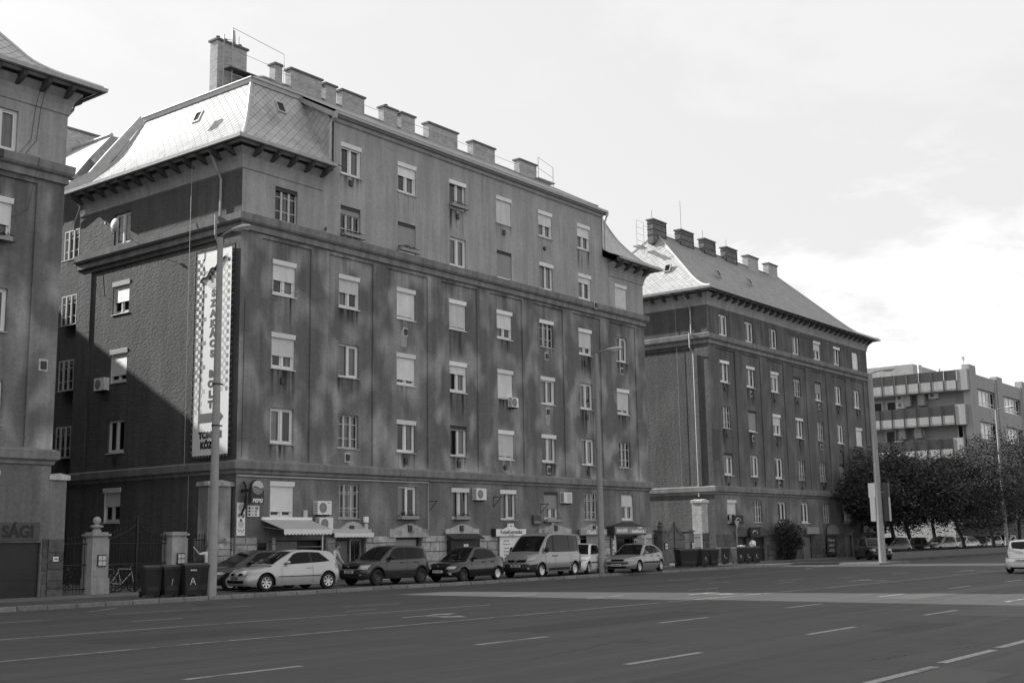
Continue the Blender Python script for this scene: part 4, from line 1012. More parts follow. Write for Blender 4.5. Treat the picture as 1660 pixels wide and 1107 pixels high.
# ---- buttress piers beside the gates
def pier(label, x0, x1, y0, y1, zt, m, blocks):
    r = new_root('gate_pier', label, 'pier', ((x0 + x1) / 2, (y0 + y1) / 2, .1))
    B(x0, x1, y0, y1, .1, zt).build('pier_body', m, r)
    MB().prism([(x0 - .08, y0 - .1, zt), (x1 + .08, y0 - .1, zt), (x1 + .08, y0 - .1, zt + .16), ((x0 + x1) / 2, y0 - .1, zt + .24), (x0 - .08, y0 - .1, zt + .16)], (0, y1 - y0 + .15, 0)).build('coping', 'stone', r)
    if blocks: stones(r, x0, x1, .1, 2.1, y0, [], wmin=.3, wmax=.5, hmin=.25, hmax=.4, m=blocks)
    return r
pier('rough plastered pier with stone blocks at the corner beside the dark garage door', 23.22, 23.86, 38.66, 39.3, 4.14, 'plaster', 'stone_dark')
pier('rough pier under the hanging banner, behind the nearest lamp post', 30.1, 31.24, 38.75, 39.35, 4.12, 'plaster', 'stone')
pier('tall brick pier with stone coping between the iron gates and the far tenement', 69.75, 70.6, 38.75, 39.45, 4.05, 'brick', 'stone_dark')

# ================================================================ hidden courtyard cross wing, added and raised to cast shade on wall and road
cw = new_root('courtyard_shade_block', 'unseen courtyard block added behind the tenements to shade the end wall and road', 'building', (18, 72, 0))
B(4, 31.6, 68, 76, 0, 18.6).build('wall', 'plaster_side', cw)
MB().prism([(4, 67.4, 18.6), (4, 72, 23.9), (4, 76.6, 18.6)], (27.8, 0, 0)).build('roof', 'slate_dark', cw)

# ================================================================ office building
of = new_root('office_building', 'concrete office block with long balconies above the trees', 'building', (150, 48, 0))
OX, OY = 134.0, 40.0
fl = [(2.6, 6.0), (6.0, 9.5), (9.5, 13.0), (13.0, 16.5)]
U = [0, 60]; Z = [0, 18.9]; ops = []
for k in range(5):
    for z in (15.7, 12.1, 8.6, 5.1):
        u0 = .5 + 10.2 * k; ops.append((u0, u0 + 7.0, z, z + 1.85))
for a, b, c, e in ops: U += [a, b]; Z += [c, e]
mb = MB(); facade(mb, (OX, OY, 0), (1, 0, 0), (0, 1, 0), U, Z, lambda u, z: None if any(a < u < b and c < z < e for a, b, c, e in ops) else 0.)
mb.build('wall', 'concrete', of)
B(OX + .1, OX + 60, OY + .5, OY + 14, 0, 18.6).build('core', 'concrete', of)
wf = MB(); wp = MB(); wl_ = MB()
fr = MB().box(0, 7, .1, .2, 0, .12).box(0, 7, .1, .2, 1.75, 1.85)
for i in range(6): fr.box(i * 1.376, i * 1.376 + .12, .08, .2, .12, 1.75)
for i in range(5): fr.box(i * 1.376 + .12, i * 1.376 + 1.376, .1, .2, .42, .5)
frm = fr.mesh('window', 'white')
pn = [MB().face([(0, .16, 0), (1.25, .16, 0), (1.25, .16, 1.7), (0, .16, 1.7)]).mesh('pane', q) for q in ('brightwin', 'glass')]
rm = MB().box(0, 7, .33, .34, 0, 1.85).mesh('room', 'room')
for n_, (a, b, c, e) in enumerate(ops):
    f = inst(frm, 'window', of, (OX + a, OY, c)); inst(rm, 'room', f)
    for i in range(5): inst(pn[0 if i < 3 else 1], 'pane', f, (i * 1.376 + .1, 0, .1))
for k in range(6):
    B(OX - 2.2 + 10.2 * k if k == 0 else OX - 2.4 + 10.2 * k, OX + .1 + 10.2 * k if k == 0 else OX - .3 + 10.2 * k, OY - .35, OY + .45, 0, 19.95 if k != 1 else 19.55).build('pier', 'concrete', of)
    if k: B(OX - 2.9 + 10.2 * k, OX - 2.4 + 10.2 * k, OY - .22, OY - .002, 6, 19.2).build('pier', 'concrete', of)
# spandrel bands proud of the windows
for z0, z1 in ((17.6, 19.1), (13.98, 15.66), (10.5, 12.05), (7.0, 8.55), (2.5, 5.05)):
    for k in range(5): B(OX + .12 + 10.2 * k, OX + 7.2 + 10.2 * k, OY - .18, OY - .003, z0, z1).build('spandrel_panel', 'concrete', of)
# end wall with balconies (faces -X)
EX = 133.0
B(EX, EX + 1.2, OY + .5, 62, 0, 18.2).build('end_wall', 'concrete', of)
for (zt, zm, zb_) in ((19.4, 18.2, 17.2), (15.6, 14.4, 13.5), (12.0, 10.8, 9.9)):
    y0 = OY + .9 + (19.4 - zt) * .12; n = 11; pitch = 1.38
    B(EX - 1.9, EX - .002, y0, y0 + n * pitch, zb_ - .02, zb_ + .12).build('balcony_slab', 'concrete', of)
    B(EX - 1.9, EX - .002, y0 - 1.15, y0 - .08, zb_ - .1, zt - .0).build('balcony_end', 'concrete', of)
    pm = MB().box(-.08, 0, .05, pitch - .05, 0, zm - zb_ - .08).mesh('balustrade_panel', 'concrete')
    gm_ = MB().box(-.05, -.01, .08, pitch - .08, 0, zt - zm - .08).mesh('balustrade_glass', 'office_panel')
    po = MB().box(-.12, -.0, -.04, .04, -.1, zt - zb_).mesh('balustrade_post', 'dark')
    for i in range(n):
        inst(pm, 'balustrade_panel', of, (EX - 1.85, y0 + i * pitch, zb_ + .12)); inst(gm_, 'balustrade_glass', of, (EX - 1.85, y0 + i * pitch, zm + .04)); inst(po, 'balustrade_post', of, (EX - 1.87, y0 + i * pitch, zb_))
for y_, z_ in ((44.8, 15.9), (46.4, 15.9), (45.4, 12.3), (47.2, 12.3)): B(EX - 1.0, EX - .003, y_, y_ + .75, z_, z_ + 1.5).build('ventilation_box', 'concrete', of)
for y_, z_ in ((48.3, 14.2), (49.9, 14.2), (48.6, 10.9)):
    f = MB().box(EX - .08, EX - .002, y_, y_ + 1.2, z_ + .1, z_ + 2.6).build('balcony_door', 'oldwhite', of); B(EX - .1, EX - .082, y_ + .15, y_ + 1.05, z_ + .4, z_ + 2.4).build('pane', 'carglass', f)
f = B(EX - .06, EX - .002, 41.1, 41.7, 11.6, 13.6).build('window', 'white', of); B(EX - .075, EX - .061, 41.18, 41.62, 11.8, 13.5).build('pane', 'carglass', f)
B(EX + 1, EX + 9, 46.5, 53, 18.2, 20.9).build('roof_housing', 'concrete', of)
MB().tube([(EX + .5, 45.6, 18.2), (EX + .5, 45.6, 20.6)], .25, 8).build('flue_pipe', 'zinc', of)
MB().tube([(EX + .5, 43.4, 18.2), (EX + .5, 43.4, 20.0)], .12, 8).build('flue_pipe', 'zinc', of)
MB().tube([(OX - .9, OY + .6, 19.9), (OX - .9, OY + .6, 20.8)], .05, 6).box(OX - 1.1, OX - .7, OY + .5, OY + .7, 20.6, 21.0).build('floodlight', 'inklight', of)
lw = new_root('yard_wall', 'long dark yard wall behind the parked row at the right', 'wall', (150, 39, 0)); B(121, 200, 38.6, 38.9, 0, 3.1).build('wall_face', 'grey_sign', lw); B(120.9, 200, 38.5, 39.0, 3.1, 3.25).build('coping', 'concrete', lw)

# ================================================================ gates, pillars, fences
def ironwork(name, label, cat, x0, x1, y, zt, arch=0.0, n=None, z0=.2):
    r = new_root(name, label, cat, ((x0 + x1) / 2, y, .12)); W = x1 - x0; n = n or int(W / .125); f = MB()
    hz = lambda x: zt + arch * max(0., 1 - abs((x - (x0 + x1) / 2) / (W / 2)) ** .7 * 1.0) if arch else zt
    for z in (z0 + .1, 1.15): f.box(x0, x1, y - .02, y + .02, z, z + .04)
    f.tube([(x0 + W * i / 20, y, hz(x0 + W * i / 20) - .14) for i in range(21)], .022, 5)
    if arch:
        f.tube([(x0 + W * i / 20, y, zt - .25) for i in range(21)], .02, 5)
        f.box((x0 + x1) / 2 - .035, (x0 + x1) / 2 + .035, y - .035, y + .035, .13, zt + arch + .12)
        for s in (-1, 1):                                     # scrolls
            c = Vector(((x0 + x1) / 2 + s * .28, y, zt + .12)); f.tube([(c.x + s * .16 * math.cos(t) * (1 - t / 9), y, c.z + .16 * math.sin(t) * (1 - t / 9)) for t in [i * .5 for i in range(14)]], .014, 4)
            c = Vector(((x0 + x1) / 2 + s * .75, y, zt - .02)); f.tube([(c.x + s * .13 * math.cos(t) * (1 - t / 9), y, c.z + .13 * math.sin(t) * (1 - t / 9)) for t in [i * .5 for i in range(14)]], .014, 4)
    f.build('rail', 'iron', r)
    for i in range(n):
        x = x0 + W * (i + .5) / n; h = hz(x)
        MB().tube([(x, y, z0), (x, y, h - .02), (x, y, h + .03), (x, y, h + .12)], [.0115, .0115, .024, .002], 5).build('bar', 'iron', r)
    return r
def gate_pillar(label, x0, x1, ball=True, m='pillar', box=True, y=YF):
    c = (x0 + x1) / 2; hw = (x1 - x0) / 2; d = .62; r = new_root('gate_pillar', label, 'pillar', (c, y + .2, .12)); yc = y + .25
    B(c - hw - .03, c + hw + .03, yc - .36, yc + .34, .1, .68).build('plinth', m, r)
    s = MB().box(c - hw, c + hw, yc - .31, yc + .31, .681, 2.08)
    s.box(c - hw + .08, c + hw - .08, yc - .325, yc - .311, .75, 1.95) if ball else None
    s.build('shaft', m, r)
    B(c - hw + .03, c + hw - .03, yc - .28, yc + .28, 2.081, 2.18).box(c - hw - .04, c + hw + .04, yc - .36, yc + .36, 2.181, 2.26).box(c - hw + .04, c + hw - .04, yc - .28, yc + .28, 2.261, 2.32).build('cap', m, r)
    if ball:
        MB().lathe([(0, 2.321), (.17, 2.322), (.16, 2.40), (.12, 2.42), (.13, 2.46), (.23, 2.50), (.23, 2.56), (.10, 2.58), (.07, 2.61)] + [(.145 * math.sin(t), 2.735 - .145 * math.cos(t)) for t in [.5 + i * .2 for i in range(14)]] + [(0, 2.88)], (c, yc, 0), 20).build('ball_finial', m, r, smooth=True, angle=50)
    if box:
        f = B(c - .14, c + .20, yc - .38, yc - .326, 1.10, 1.52).build('bell_panel', 'ink', r)
        for i in range(2):
            for j in range(2): B(c - .12 + .16 * i, c + .02 + .16 * i, yc - .39, yc - .381, 1.13 + .19 * j, 1.29 + .19 * j).build('name_plate', 'inklight', f)
    return r
gate_pillar('pale stone gate pillar with ball on top beside the nearest iron gate', 24.92, 25.6)
gate_pillar('pale flat-capped gate pillar with dark bell panel behind the wheelie bins', 28.32, 29.04, ball=False)
gate_pillar('small ball-topped gate pillar behind the parked grey saloon', 64.36, 65.0, m='pillar_shade')
gate_pillar('flat-capped gate pillar behind the big waste container, papers stuck on it', 67.66, 68.3, ball=False, m='pillar_shade')
ironwork('iron_gate', 'black iron gate with curved pointed top between the two pale pillars', 'gate', 25.66, 28.28, YF + .25, 2.15, .62)
ironwork('iron_fence', 'short black iron fence between the dark garage corner and the ball pillar', 'fence', 23.9, 24.88, YF + .25, 2.05)
ironwork('iron_fence', 'black iron fence with spear tips behind the woman and the bins', 'fence', 29.08, 31.2, YF + .25, 2.15)
ironwork('iron_gate', 'far iron gate with pointed arch between the two tenements', 'gate', 65.06, 67.62, YF + .25, 1.95, .75)
ironwork('iron_fence', 'far iron fence between the grey gate pillar and the brick pier', 'fence', 68.34, 69.7, YF + .25, 1.95)
ironwork('iron_fence', 'short iron fence squeezed between tenement corner and far ball pillar', 'fence', 63.2, 64.3, YF + .25, 1.95)

# ================================================================ lamp posts
def lamp_post(label, x, y, top, r0, r1, arm=(0, -1.3), z=.11, bands=()):
    r = new_root('street_lamp', label, 'street lamp', (x, y, z))
    MB().tube([(x, y, z - .1), (x, y, z + .5), (x, y, z + top * .5), (x, y, z + top)], [r0, r0 * .98, (r0 + r1) / 2, r1], 18).build('pole', 'pole', r, smooth=True, angle=50)
    a = Vector((arm[0], arm[1], 0)); n = a.normalized(); L_ = a.length; T = z + top
    MB().tube([(x, y, T - .5), (x, y, T + .02)] + [(x + n.x * L_ * .35 * t, y + n.y * L_ * .35 * t, T + .02 + .14 * math.sin(t * 1.4)) for t in (.3, .6, 1)] + [(x + n.x * L_ * .5, y + n.y * L_ * .5, T + .18)], .04, 8).build('arm', 'steel', r)
    hd = MB(); c = Vector((x, y, T + .18)) + n * L_ * .42
    prof = [(0, .03), (.06, .07), (.2, .10), (.45, .125), (.7, .11), (.86, .06), (.9, .01)]
    side = Vector((-n.y, n.x, 0)); rings = []
    for d, rr in prof:
        k = len(hd.v)
        for j in range(12):
            t = 2 * math.pi * j / 12; p = c + n * d + side * rr * 1.25 * math.cos(t) + Vector((0, 0, rr * .75 * math.sin(t) + .04 * d)); hd.v.append(tuple(p))
        rings.append(k)
    for p, q in zip(rings, rings[1:]):
        for j in range(12): hd.f.append((p + j, p + (j + 1) % 12, q + (j + 1) % 12, q + j)); hd.m.append(0)
    h = hd.build('lamp_head', 'inklight', r, smooth=True, angle=60)
    MB().prism([tuple(c + n * .3 + side * .11 + Vector((0, 0, -.07))), tuple(c + n * .75 + side * .09 + Vector((0, 0, -.05))), tuple(c + n * .75 - side * .09 + Vector((0, 0, -.05))), tuple(c + n * .3 - side * .11 + Vector((0, 0, -.07)))], (0, 0, -.03)).build('lamp_glass', 'lens', h)
    for zb in bands: MB().tube([(x, y, zb), (x, y, zb + .04)], r0 * .95, 18).box(x + .0, x + .26, y - .03, y + .03, zb, zb + .05).build('clamp', 'iron', r)
    return r
lamp_post('tall tapered concrete lamp post standing at the bins, crossing the banner', 26.24, 33.45, 12.45, .165, .10, (.1, -1.35), bands=(7.3, 5.85))
lamp_post('concrete lamp post standing between the white hatchback and the grey saloon', 50.74, 33.95, 11.1, .18, .10, (.3, -1.35))
lp3 = lamp_post('leaning-looking lamp post with poster boards beside the dark parked hatchback', 73.7, 28.35, 11.8, .24, .13, (.2, -1.6))
lamp_post('farthest lamp post rising in front of the office windows', 118.39, 33.43, 13.3, .19, .09, (.2, -2.0))
for (lb, dx, dy, z0, z1) in (('white poster box on the near side of the boarded lamp post', -.05, .32, 2.62, 5.0), ('grey poster box on the road side of the boarded lamp post', .15, -.45, 2.62, 5.0)):
    r = new_root('poster_box', lb, 'sign box', (73.7 + dx, 28.35 + dy, z0))
    B(73.7 + dx - .12, 73.7 + dx + .12, 28.35 + dy - .17, 28.35 + dy + .17, z0, 4.1).box(73.7 + dx - .14, 73.7 + dx + .14, 28.35 + dy - .20, 28.35 + dy + .22, 4.101, z1).build('sign_face', 'white_sign' if dy > 0 else 'grey_sign', r)
    B(73.7 + dx - .15, 73.7 + dx + .15, 28.35 + dy - .20, 28.35 + dy - .18, z0, 4.09).build('sign_frame', 'steel', r)
    B(73.7 + min(0, dx) - .03, 73.7 + max(dx, 0) + .03, 28.35 + min(0, dy), 28.35 + max(0, dy), 4.4, 4.45).build('bracket', 'steel', r)

# ================================================================ bins
def wheelie(label, x, y, rz, sc_=1.0, letter=None, open_=False, group=None, cat='bin', wd=.58, z=.115):
    r = thing('wheelie_bin', label, cat, (x, y, z), rz, group)
    w0, w1, d0, d1, h = wd * .40, wd * .5, .26, .36, .97 * sc_
    b_ = MB(); n = 0
    pts0 = [(-w0, -d0), (w0, -d0), (w0, d0), (-w0, d0)]; pts1 = [(-w1, -d1), (w1, -d1), (w1, d1), (-w1, d1)]
    b_.v += [(a, b, .05) for a, b in pts0] + [(a, b, h) for a, b in pts1]
    for f in ((3, 2, 1, 0), (4, 5, 6, 7), (0, 1, 5, 4), (1, 2, 6, 5), (2, 3, 7, 6), (3, 0, 4, 7)): b_.f.append(f); b_.m.append(0)
    b_.box(-w1 - .02, w1 + .02, -d1 - .02, d1 + .02, h - .07, h - .001)
    b_.box(-w0 + .05, w0 - .05, -d0 - .035, -d0 + .01, .2, h - .3)
    b_.build('bin_body', 'bin', r)
    lid = MB(); k = 6
    for i in range(k):
        ya = -d1 - .03 + (2 * d1 + .07) * i / k; yb = -d1 - .03 + (2 * d1 + .07) * (i + 1) / k; za = h + .02 + .06 * math.sin(math.pi * i / k); zb_ = h + .02 + .06 * math.sin(math.pi * (i + 1) / k)
        lid.prism([(-w1 - .03, ya, h + .002), (-w1 - .03, yb, h + .002), (-w1 - .03, yb, zb_), (-w1 - .03, ya, za)], (2 * w1 + .06, 0, 0))
    lid.build('lid', 'binlid', r)
    for s in (-1, 1): MB().lathe([(0, s * (w0 - .02)), (.1, s * (w0 - .02)), (.1, s * (w0 + .05)), (0, s * (w0 + .05))], (0, d0 + .03, .1), 14, axis='x').build('wheel', 'rubber', r)
    MB().tube([(-w1 + .05, d1 + .08, h - .04), (w1 - .05, d1 + .08, h - .04)], .016, 6).build('handle', 'bin', r)
    if letter: text(letter, .40, 'painted_letter', 'inklight', r, (0, -d1 + .035, .50), (math.pi / 2 - .10, 0, 0), bold=-.004, sx=.8); text('BHULE', .07, 'lettering', 'inklight', r, (0, -d1 - .012, .86), (math.pi / 2 - .10, 0, 0), bold=.004) if letter == 'A' else None
    return r
g_ = 'wheelie bins at the kerb by the nearest lamp post'
ang = math.radians(-20)
wheelie('leftmost dark wheelie bin of the four by the near lamp post', 24.62, 34.60, ang, group=g_)
wheelie('dark wheelie bin with a white paint smear, second of four by the near lamp post', 25.10, 34.22, ang, letter='/', group=g_)
wheelie('dark wheelie bin with a white letter A beside the near lamp post', 25.52, 33.72, ang + .06, 1.05, letter='A', group=g_)
wheelie('narrow-looking dark wheelie bin half behind the nearest lamp post', 26.02, 33.82, ang, 1.04, group=g_)
g_ = 'bins in front of the far iron gate'
wheelie('wide dark waste container left of the bins before the far gate', 61.9, 35.5, math.radians(-28), 1.0, group=g_, wd=1.25)
wheelie('dark bin beside the wide waste container before the far gate', 62.95, 35.0, math.radians(-28), 1.0, letter='s', group=g_, wd=.62)
wheelie('outermost dark bin at the kerb before the far gate', 63.55, 34.75, math.radians(-28), .98, group=g_, wd=.6)
g_ = 'bins under the give-way sign'
for i, (x_, y_, l_, lb) in enumerate(((68.2, 36.5, 'C', 'lone dark bin with a white C mark, left of the rubbish-topped bins'), (69.7, 36.2, 'o', 'dark bin with a pale sticker under the give-way sign'), (70.4, 36.0, 'C', 'dark bin with a big white C next to the sign pole'), (71.1, 35.8, 'c', 'last dark bin under the white rubbish bag'))):
    wheelie(lb, x_, y_, math.radians(-30), 1.02, letter=l_, group=g_, wd=.64)
def lump(name, label, cat, c, s, m, seed=0, n=10):
    r_ = random.Random(seed); b_ = bmesh.new(); bmesh.ops.create_icosphere(b_, subdivisions=3, radius=1)
    for v in b_.verts:
        k = 1 + .22 * math.sin(v.co.x * 5 + seed) * math.cos(v.co.y * 6 + seed * 2) + .12 * math.sin(v.co.z * 9 + v.co.x * 7); v.co = Vector((v.co.x * s[0] * k, v.co.y * s[1] * k, v.co.z * s[2] * k))
    me = bpy.data.meshes.new(name); b_.to_mesh(me); b_.free(); me.materials.append(MT[m]); o = bpy.data.objects.new(name, me); col.objects.link(o); o.location = c; return tag(o, label, cat)
lump('rubbish_bag', 'white plastic rubbish bag heaped on the bins under the give-way sign', 'rubbish bag', (71.0, 35.8, 1.32), (.22, .2, .22), 'white_sign', 3)
lump('rubbish_bag', 'flat pale sack lying across the bin lids near the sign pole', 'rubbish bag', (70.0, 36.1, 1.2), (.34, .2, .08), 'inklight', 5)

# ================================================================ traffic sign
r = new_root('give_way_sign', 'triangular give-way sign seen from behind above the far bins', 'traffic sign', (71.0, 36.9, .12))
MB().tube([(71.0, 36.9, .1), (71.0, 36.9, 2.85)], .03, 8).build('pole', 'steel', r)
MB().prism([(70.65, 36.86, 2.85), (71.35, 36.86, 2.85), (71.0, 36.86, 2.3)], (0, -.02, 0)).build('sign_plate', 'mid', r)

# ================================================================ air conditioners
def aircon(label, c, rz=0.0, w=.8, h=.58, d=.3, grille=False, logo=None):
    r = thing('air_conditioner', label, 'air conditioner', c, rz); b_ = MB().box(-w / 2, w / 2, -d, -.02, 0, h); b_.build('casing', 'white', r)
    if grille:
        f = MB()
        for i in range(6): f.box(-w / 2 - .006, -w / 2 - .001, -d + .04, -.06, .06 + i * .08, .1 + i * .08)
        f.build('louvre', 'ink', r); B(-w * .1, w * .42, -d - .008, -d - .001, .06, h - .06).build('grille', 'inklight', r)
    else:
        MB().lathe([(0, -d - .012), (.2, -d - .012), (.22, -d - .004), (.22, -d + .001)], (-w * .12, 0, h / 2), 26, axis='y').build('fan_grille', 'inkgrey', r)
        MB().lathe([(0, -d - .02), (.04, -d - .018), (.05, -d - .013)], (-w * .12, 0, h / 2), 12, axis='y').build('fan_hub', 'mid', r)
        f = MB()
        for i in range(7): f.box(-w / 2 - .006, -w / 2 - .001, -d + .03, -.06, .05 + i * .07, .085 + i * .07)
        f.build('louvre', 'inkgrey', r)
    for s in (-1, 1): B(s * w * .32 - .02, s * w * .32 + .02, -d, .0, -.06, -.004).build('bracket', 'iron', r)
    if logo: text(logo, .07, 'lettering', 'inkgrey', r, (w * .3, -d - .004, h - .08), sx=1.1)
    return r
aircon('white air conditioner with round fan above the large awning', (35.95, YF, 3.02), logo='SAM')
aircon('second white air conditioner unit tucked behind the top of the awning', (36.05, YF, 2.35), h=.55)
aircon('white air conditioner beside the fourth ground-floor window from the left', (46.6, YF, 3.82), w=.78)
aircon('small louvred air conditioner right of the grey-shuttered ground-floor window', (54.1, YF, 3.78), w=.75, grille=True)
aircon('small air conditioner hanging at the lower corner of a third-floor window', (49.55, YF + .05, 8.72), w=.55, h=.5)
aircon('air conditioner hung on the shaded end wall beside the second window', (X0 * 0 + 31.35 + .06, 48.15, 8.85), -math.pi / 2, w=.8)
for i, (y_, z_, d_) in enumerate(((47.7, 16.6, 'upper of the pair under the top office balcony'), (47.7, 15.8, 'lower of the pair under the top office balcony'), (44.0, 16.6, 'alone under the top office balcony, right of the concrete boxes'), (45.9, 12.6, 'right of the concrete boxes under the middle office balcony'), (48.2, 11.4, 'beside the dark door under the middle office balcony'))):
    aircon('air conditioner ' + d_, (EX, y_, z_), -math.pi / 2, w=1.05, h=.75, d=.4)

# ================================================================ awnings
r = new_root('awning', 'large pale retractable awning with scalloped edge over the shop front', 'awning', (34, YF, 0))
ax0, ax1, yb, yf = 32.7, 35.35, YF - .02, YF - 1.4
MB().prism([(ax0, yb, 2.80), (ax0, yf, 2.38), (ax0, yf, 2.36), (ax0, yb, 2.77)], (ax1 - ax0, 0, 0)).build('canvas', 'fabric', r)
def valance(r, x0, x1, y, z1, z0, n):
    b_ = MB(); k = n * 8
    for i in range(k):
        xa = x0 + (x1 - x0) * i / k; xb = x0 + (x1 - x0) * (i + 1) / k; za = z0 + .05 * abs(math.cos(math.pi * i / 8)); zb_ = z0 + .05 * abs(math.cos(math.pi * (i + 1) / 8)); o = .006 * (i % 2)
        b_.face([(xa, y - o, za), (xb, y - .006 * ((i + 1) % 2), zb_), (xb, y - .006 * ((i + 1) % 2), z1), (xa, y - o, z1)])
    b_.build('valance', 'fabric_white', r)
valance(r, ax0, ax1, yf - .005, 2.38, 2.14, 14)
MB().box(ax0 - .05, ax1 + .05, yb - .1, yb, 2.78, 2.9).build('awning_cassette', 'box', r)
MB().tube([(ax0 + .1, yb, 2.5), (ax0 + .12, (yb + yf) / 2, 2.42), (ax0 + .1, yf + .02, 2.36)], .025, 6).tube([(ax1 - .1, yb, 2.5), (ax1 - .1, yf + .02, 2.36)], .025, 6).build('awning_arm', 'steel', r)
MB().tube([(34.9, yf + .1, .12), (34.9, yf + .1, 2.2)], .025, 8).build('prop', 'white', r)
r = new_root('awning', 'small pale scalloped awning over the doorway under the stone gable', 'awning', (37.5, YF, 0))
MB().prism([(36.25, YF - .12, 2.42), (36.25, YF - .6, 2.22), (36.25, YF - .6, 2.2), (36.25, YF - .12, 2.39)], (2.4, 0, 0)).build('canvas', 'fabric', r)
valance(r, 36.25, 38.65, YF - .605, 2.22, 2.02, 12)

# ================================================================ signs
r = new_root('drinks_sign', 'dark soft-drink sign with round two-tone wave emblem at the building corner', 'sign', (31.95, YF, 3.4))
gx, gy = 31.95, YF - .55
B(31.62, 32.28, gy - .08, gy + .08, 3.42, 4.0).build('sign_box', 'dark', r)
MB().lathe([(0, -.09), (.30, -.09), (.33, -.05), (.33, .05), (.30, .09), (0, .09)], (gx, gy, 4.06), 32, axis='y').build('globe', 'dark', r, smooth=True, angle=40)
def half(z0, up, m, name):
    pts = []
    for i in range(25):
        t = math.pi * i / 24; pts.append((gx + .285 * math.cos(t), gy - .095, 4.06 + (.285 if up else -.285) * math.sin(t)))
    wv = [(gx - .285 + .57 * i / 16, gy - .095, 4.06 + .045 * math.sin(math.pi * 2 * i / 16) + (.02 if up else -.02)) for i in range(1, 16)]
    MB().prism(pts + wv, (0, -.006, 0)).build(name, m, r)
half(0, True, 'inklight', 'globe_upper'); half(0, False, 'inkgrey', 'globe_lower')
text('PEPSI', .22, 'lettering', 'white_sign', r, (gx, gy - .086, 3.53), bold=.006, shear=.2, sx=1.05)
MB().tube([(31.62, YF - .05, 3.0), (31.58, YF - .3, 3.3), (31.56, YF - .38, 3.7), (31.6, YF - .3, 4.15), (31.66, YF - .1, 4.3)], .05, 6).build('sign_bracket', 'trim', r); B(31.6, 31.7, gy + .08, YF, 3.9, 4.0).build('bracket_arm', 'trim', r)
def panel(name, label, cat, x0, x1, z0, z1, y=YF - .02, m='white_sign', d=.03):
    r = new_root(name, label, cat, ((x0 + x1) / 2, y, z0)); B(x0, x1, y - d, y, z0, z1).build('board', m, r); return r
r = panel('poster_board', 'tall narrow pale sticker-covered board on the building corner', 'poster', 31.40, 31.82, 2.15, 3.48)
for (a, b, z0, z1, m_) in ((31.46, 31.74, 3.15, 3.4, 'inklight'), (31.43, 31.6, 2.85, 3.08, 'inkgrey'), (31.62, 31.79, 2.83, 3.06, 'inkgrey'), (31.46, 31.76, 2.5, 2.72, 'inklight'), (31.55, 31.66, 2.74, 2.8, 'ink')): MB().lathe([(0, -.004), ((b - a) / 2, -.004), ((b - a) / 2, 0)], ((a + b) / 2, YF - .051, (z0 + z1) / 2), 16, axis='y').build('sticker', m_, r)
MB().tube([(31.45, YF - .055, 2.42), (31.55, YF - .055, 2.32), (31.6, YF - .055, 2.4), (31.68, YF - .055, 2.28), (31.76, YF - .055, 2.42)], .012, 4).build('scribble', 'ink', r)
r = panel('sticker_board', 'square board of torn stickers below the round-topped drink sign', 'poster', 31.95, 32.55, 2.92, 3.36)
for i in range(9): B(31.98 + .17 * (i % 3), 32.08 + .17 * (i % 3), YF - .056, YF - .051, 2.96 + .13 * (i // 3), 3.04 + .13 * (i // 3)).build('sticker', ('ink', 'inkgrey', 'inklight')[(i * 2) % 3], r)
text('S', .2, 'lettering', 'ink', r, (32.45, YF - .053, 3.25), bold=.004)
# Kutyakozmetika
r = new_root('shop_sign', 'white gabled dog-grooming sign above a white door panel behind the van', 'sign', (49, YF - .2, 2.0))
ky = YF - .28
MB().prism([(47.75, ky, 2.02), (50.25, ky, 2.02), (50.25, ky, 2.38), (49.55, ky, 2.38), (49.22, ky, 2.50), (49.22, ky, 2.66), (48.78, ky, 2.66), (48.78, ky, 2.50), (48.45, ky, 2.38), (47.75, ky, 2.38)], (0, .1, 0)).build('board', 'white_sign', r)
B(47.68, 47.75, ky, ky + .25, 2.0, 2.4).build('board_return', 'ink', r)
text('KutyaKozmetika', .27, 'lettering', 'ink', r, (49, ky - .006, 2.23), sx=1.0, bold=.002)
text('és Szalon', .1, 'lettering', 'inkgrey', r, (49, ky - .006, 2.08), sx=1.2)
MB().prism([(48.9, ky - .001, 2.6), (48.95, ky - .001, 2.48), (49.0, ky - .001, 2.54), (49.05, ky - .001, 2.48), (49.1, ky - .001, 2.6), (49.0, ky - .001, 2.56)], (0, -.004, 0)).build('dog_emblem', 'inkgrey', r)
r = panel('price_board', 'tall white notice board with lines of grey text under the gabled sign', 'notice board', 48.2, 49.95, .75, 1.99, y=YF - .12)
text('KUTYA', .13, 'lettering', 'inkgrey', r, (48.75, YF - .155, 1.78)); text('fürdetés, nyírás', .09, 'lettering', 'inkgrey', r, (48.75, YF - .155, 1.62))
for i, s_ in enumerate(('trimmelés', 'körömvágás', 'fültisztítás', 'bejelentkezés')): text(s_, .1, 'lettering', 'inkgrey', r, (48.75, YF - .155, 1.42 - i * .17))
r = panel('shop_sign', 'long sign with pale raised letters behind the second lamp post', 'sign', 55.3, 57.95, 2.04, 2.36, y=YF - .15, m='mid', d=.1)
text('Vilbeck', .34, 'lettering', 'white_sign', r, (56.35, YF - .256, 2.19), bold=.006, sx=.95); text('Kft.', .34, 'lettering', 'white_sign', r, (57.6, YF - .256, 2.19), bold=.006, sx=.8)
r = panel('shop_window_poster', 'mottled poster behind the white hatchback under the raised letters', 'poster', 56.0, 57.5, 1.0, 1.98, y=YF - .12, m='inkgrey')
for i in range(8): B(56.1 + .17 * i, 56.22 + .17 * i, YF - .158, YF - .151, 1.15 + .23 * (i % 3), 1.28 + .25 * (i % 3)).build('print', ('inklight', 'ink', 'mid')[i % 3], r)
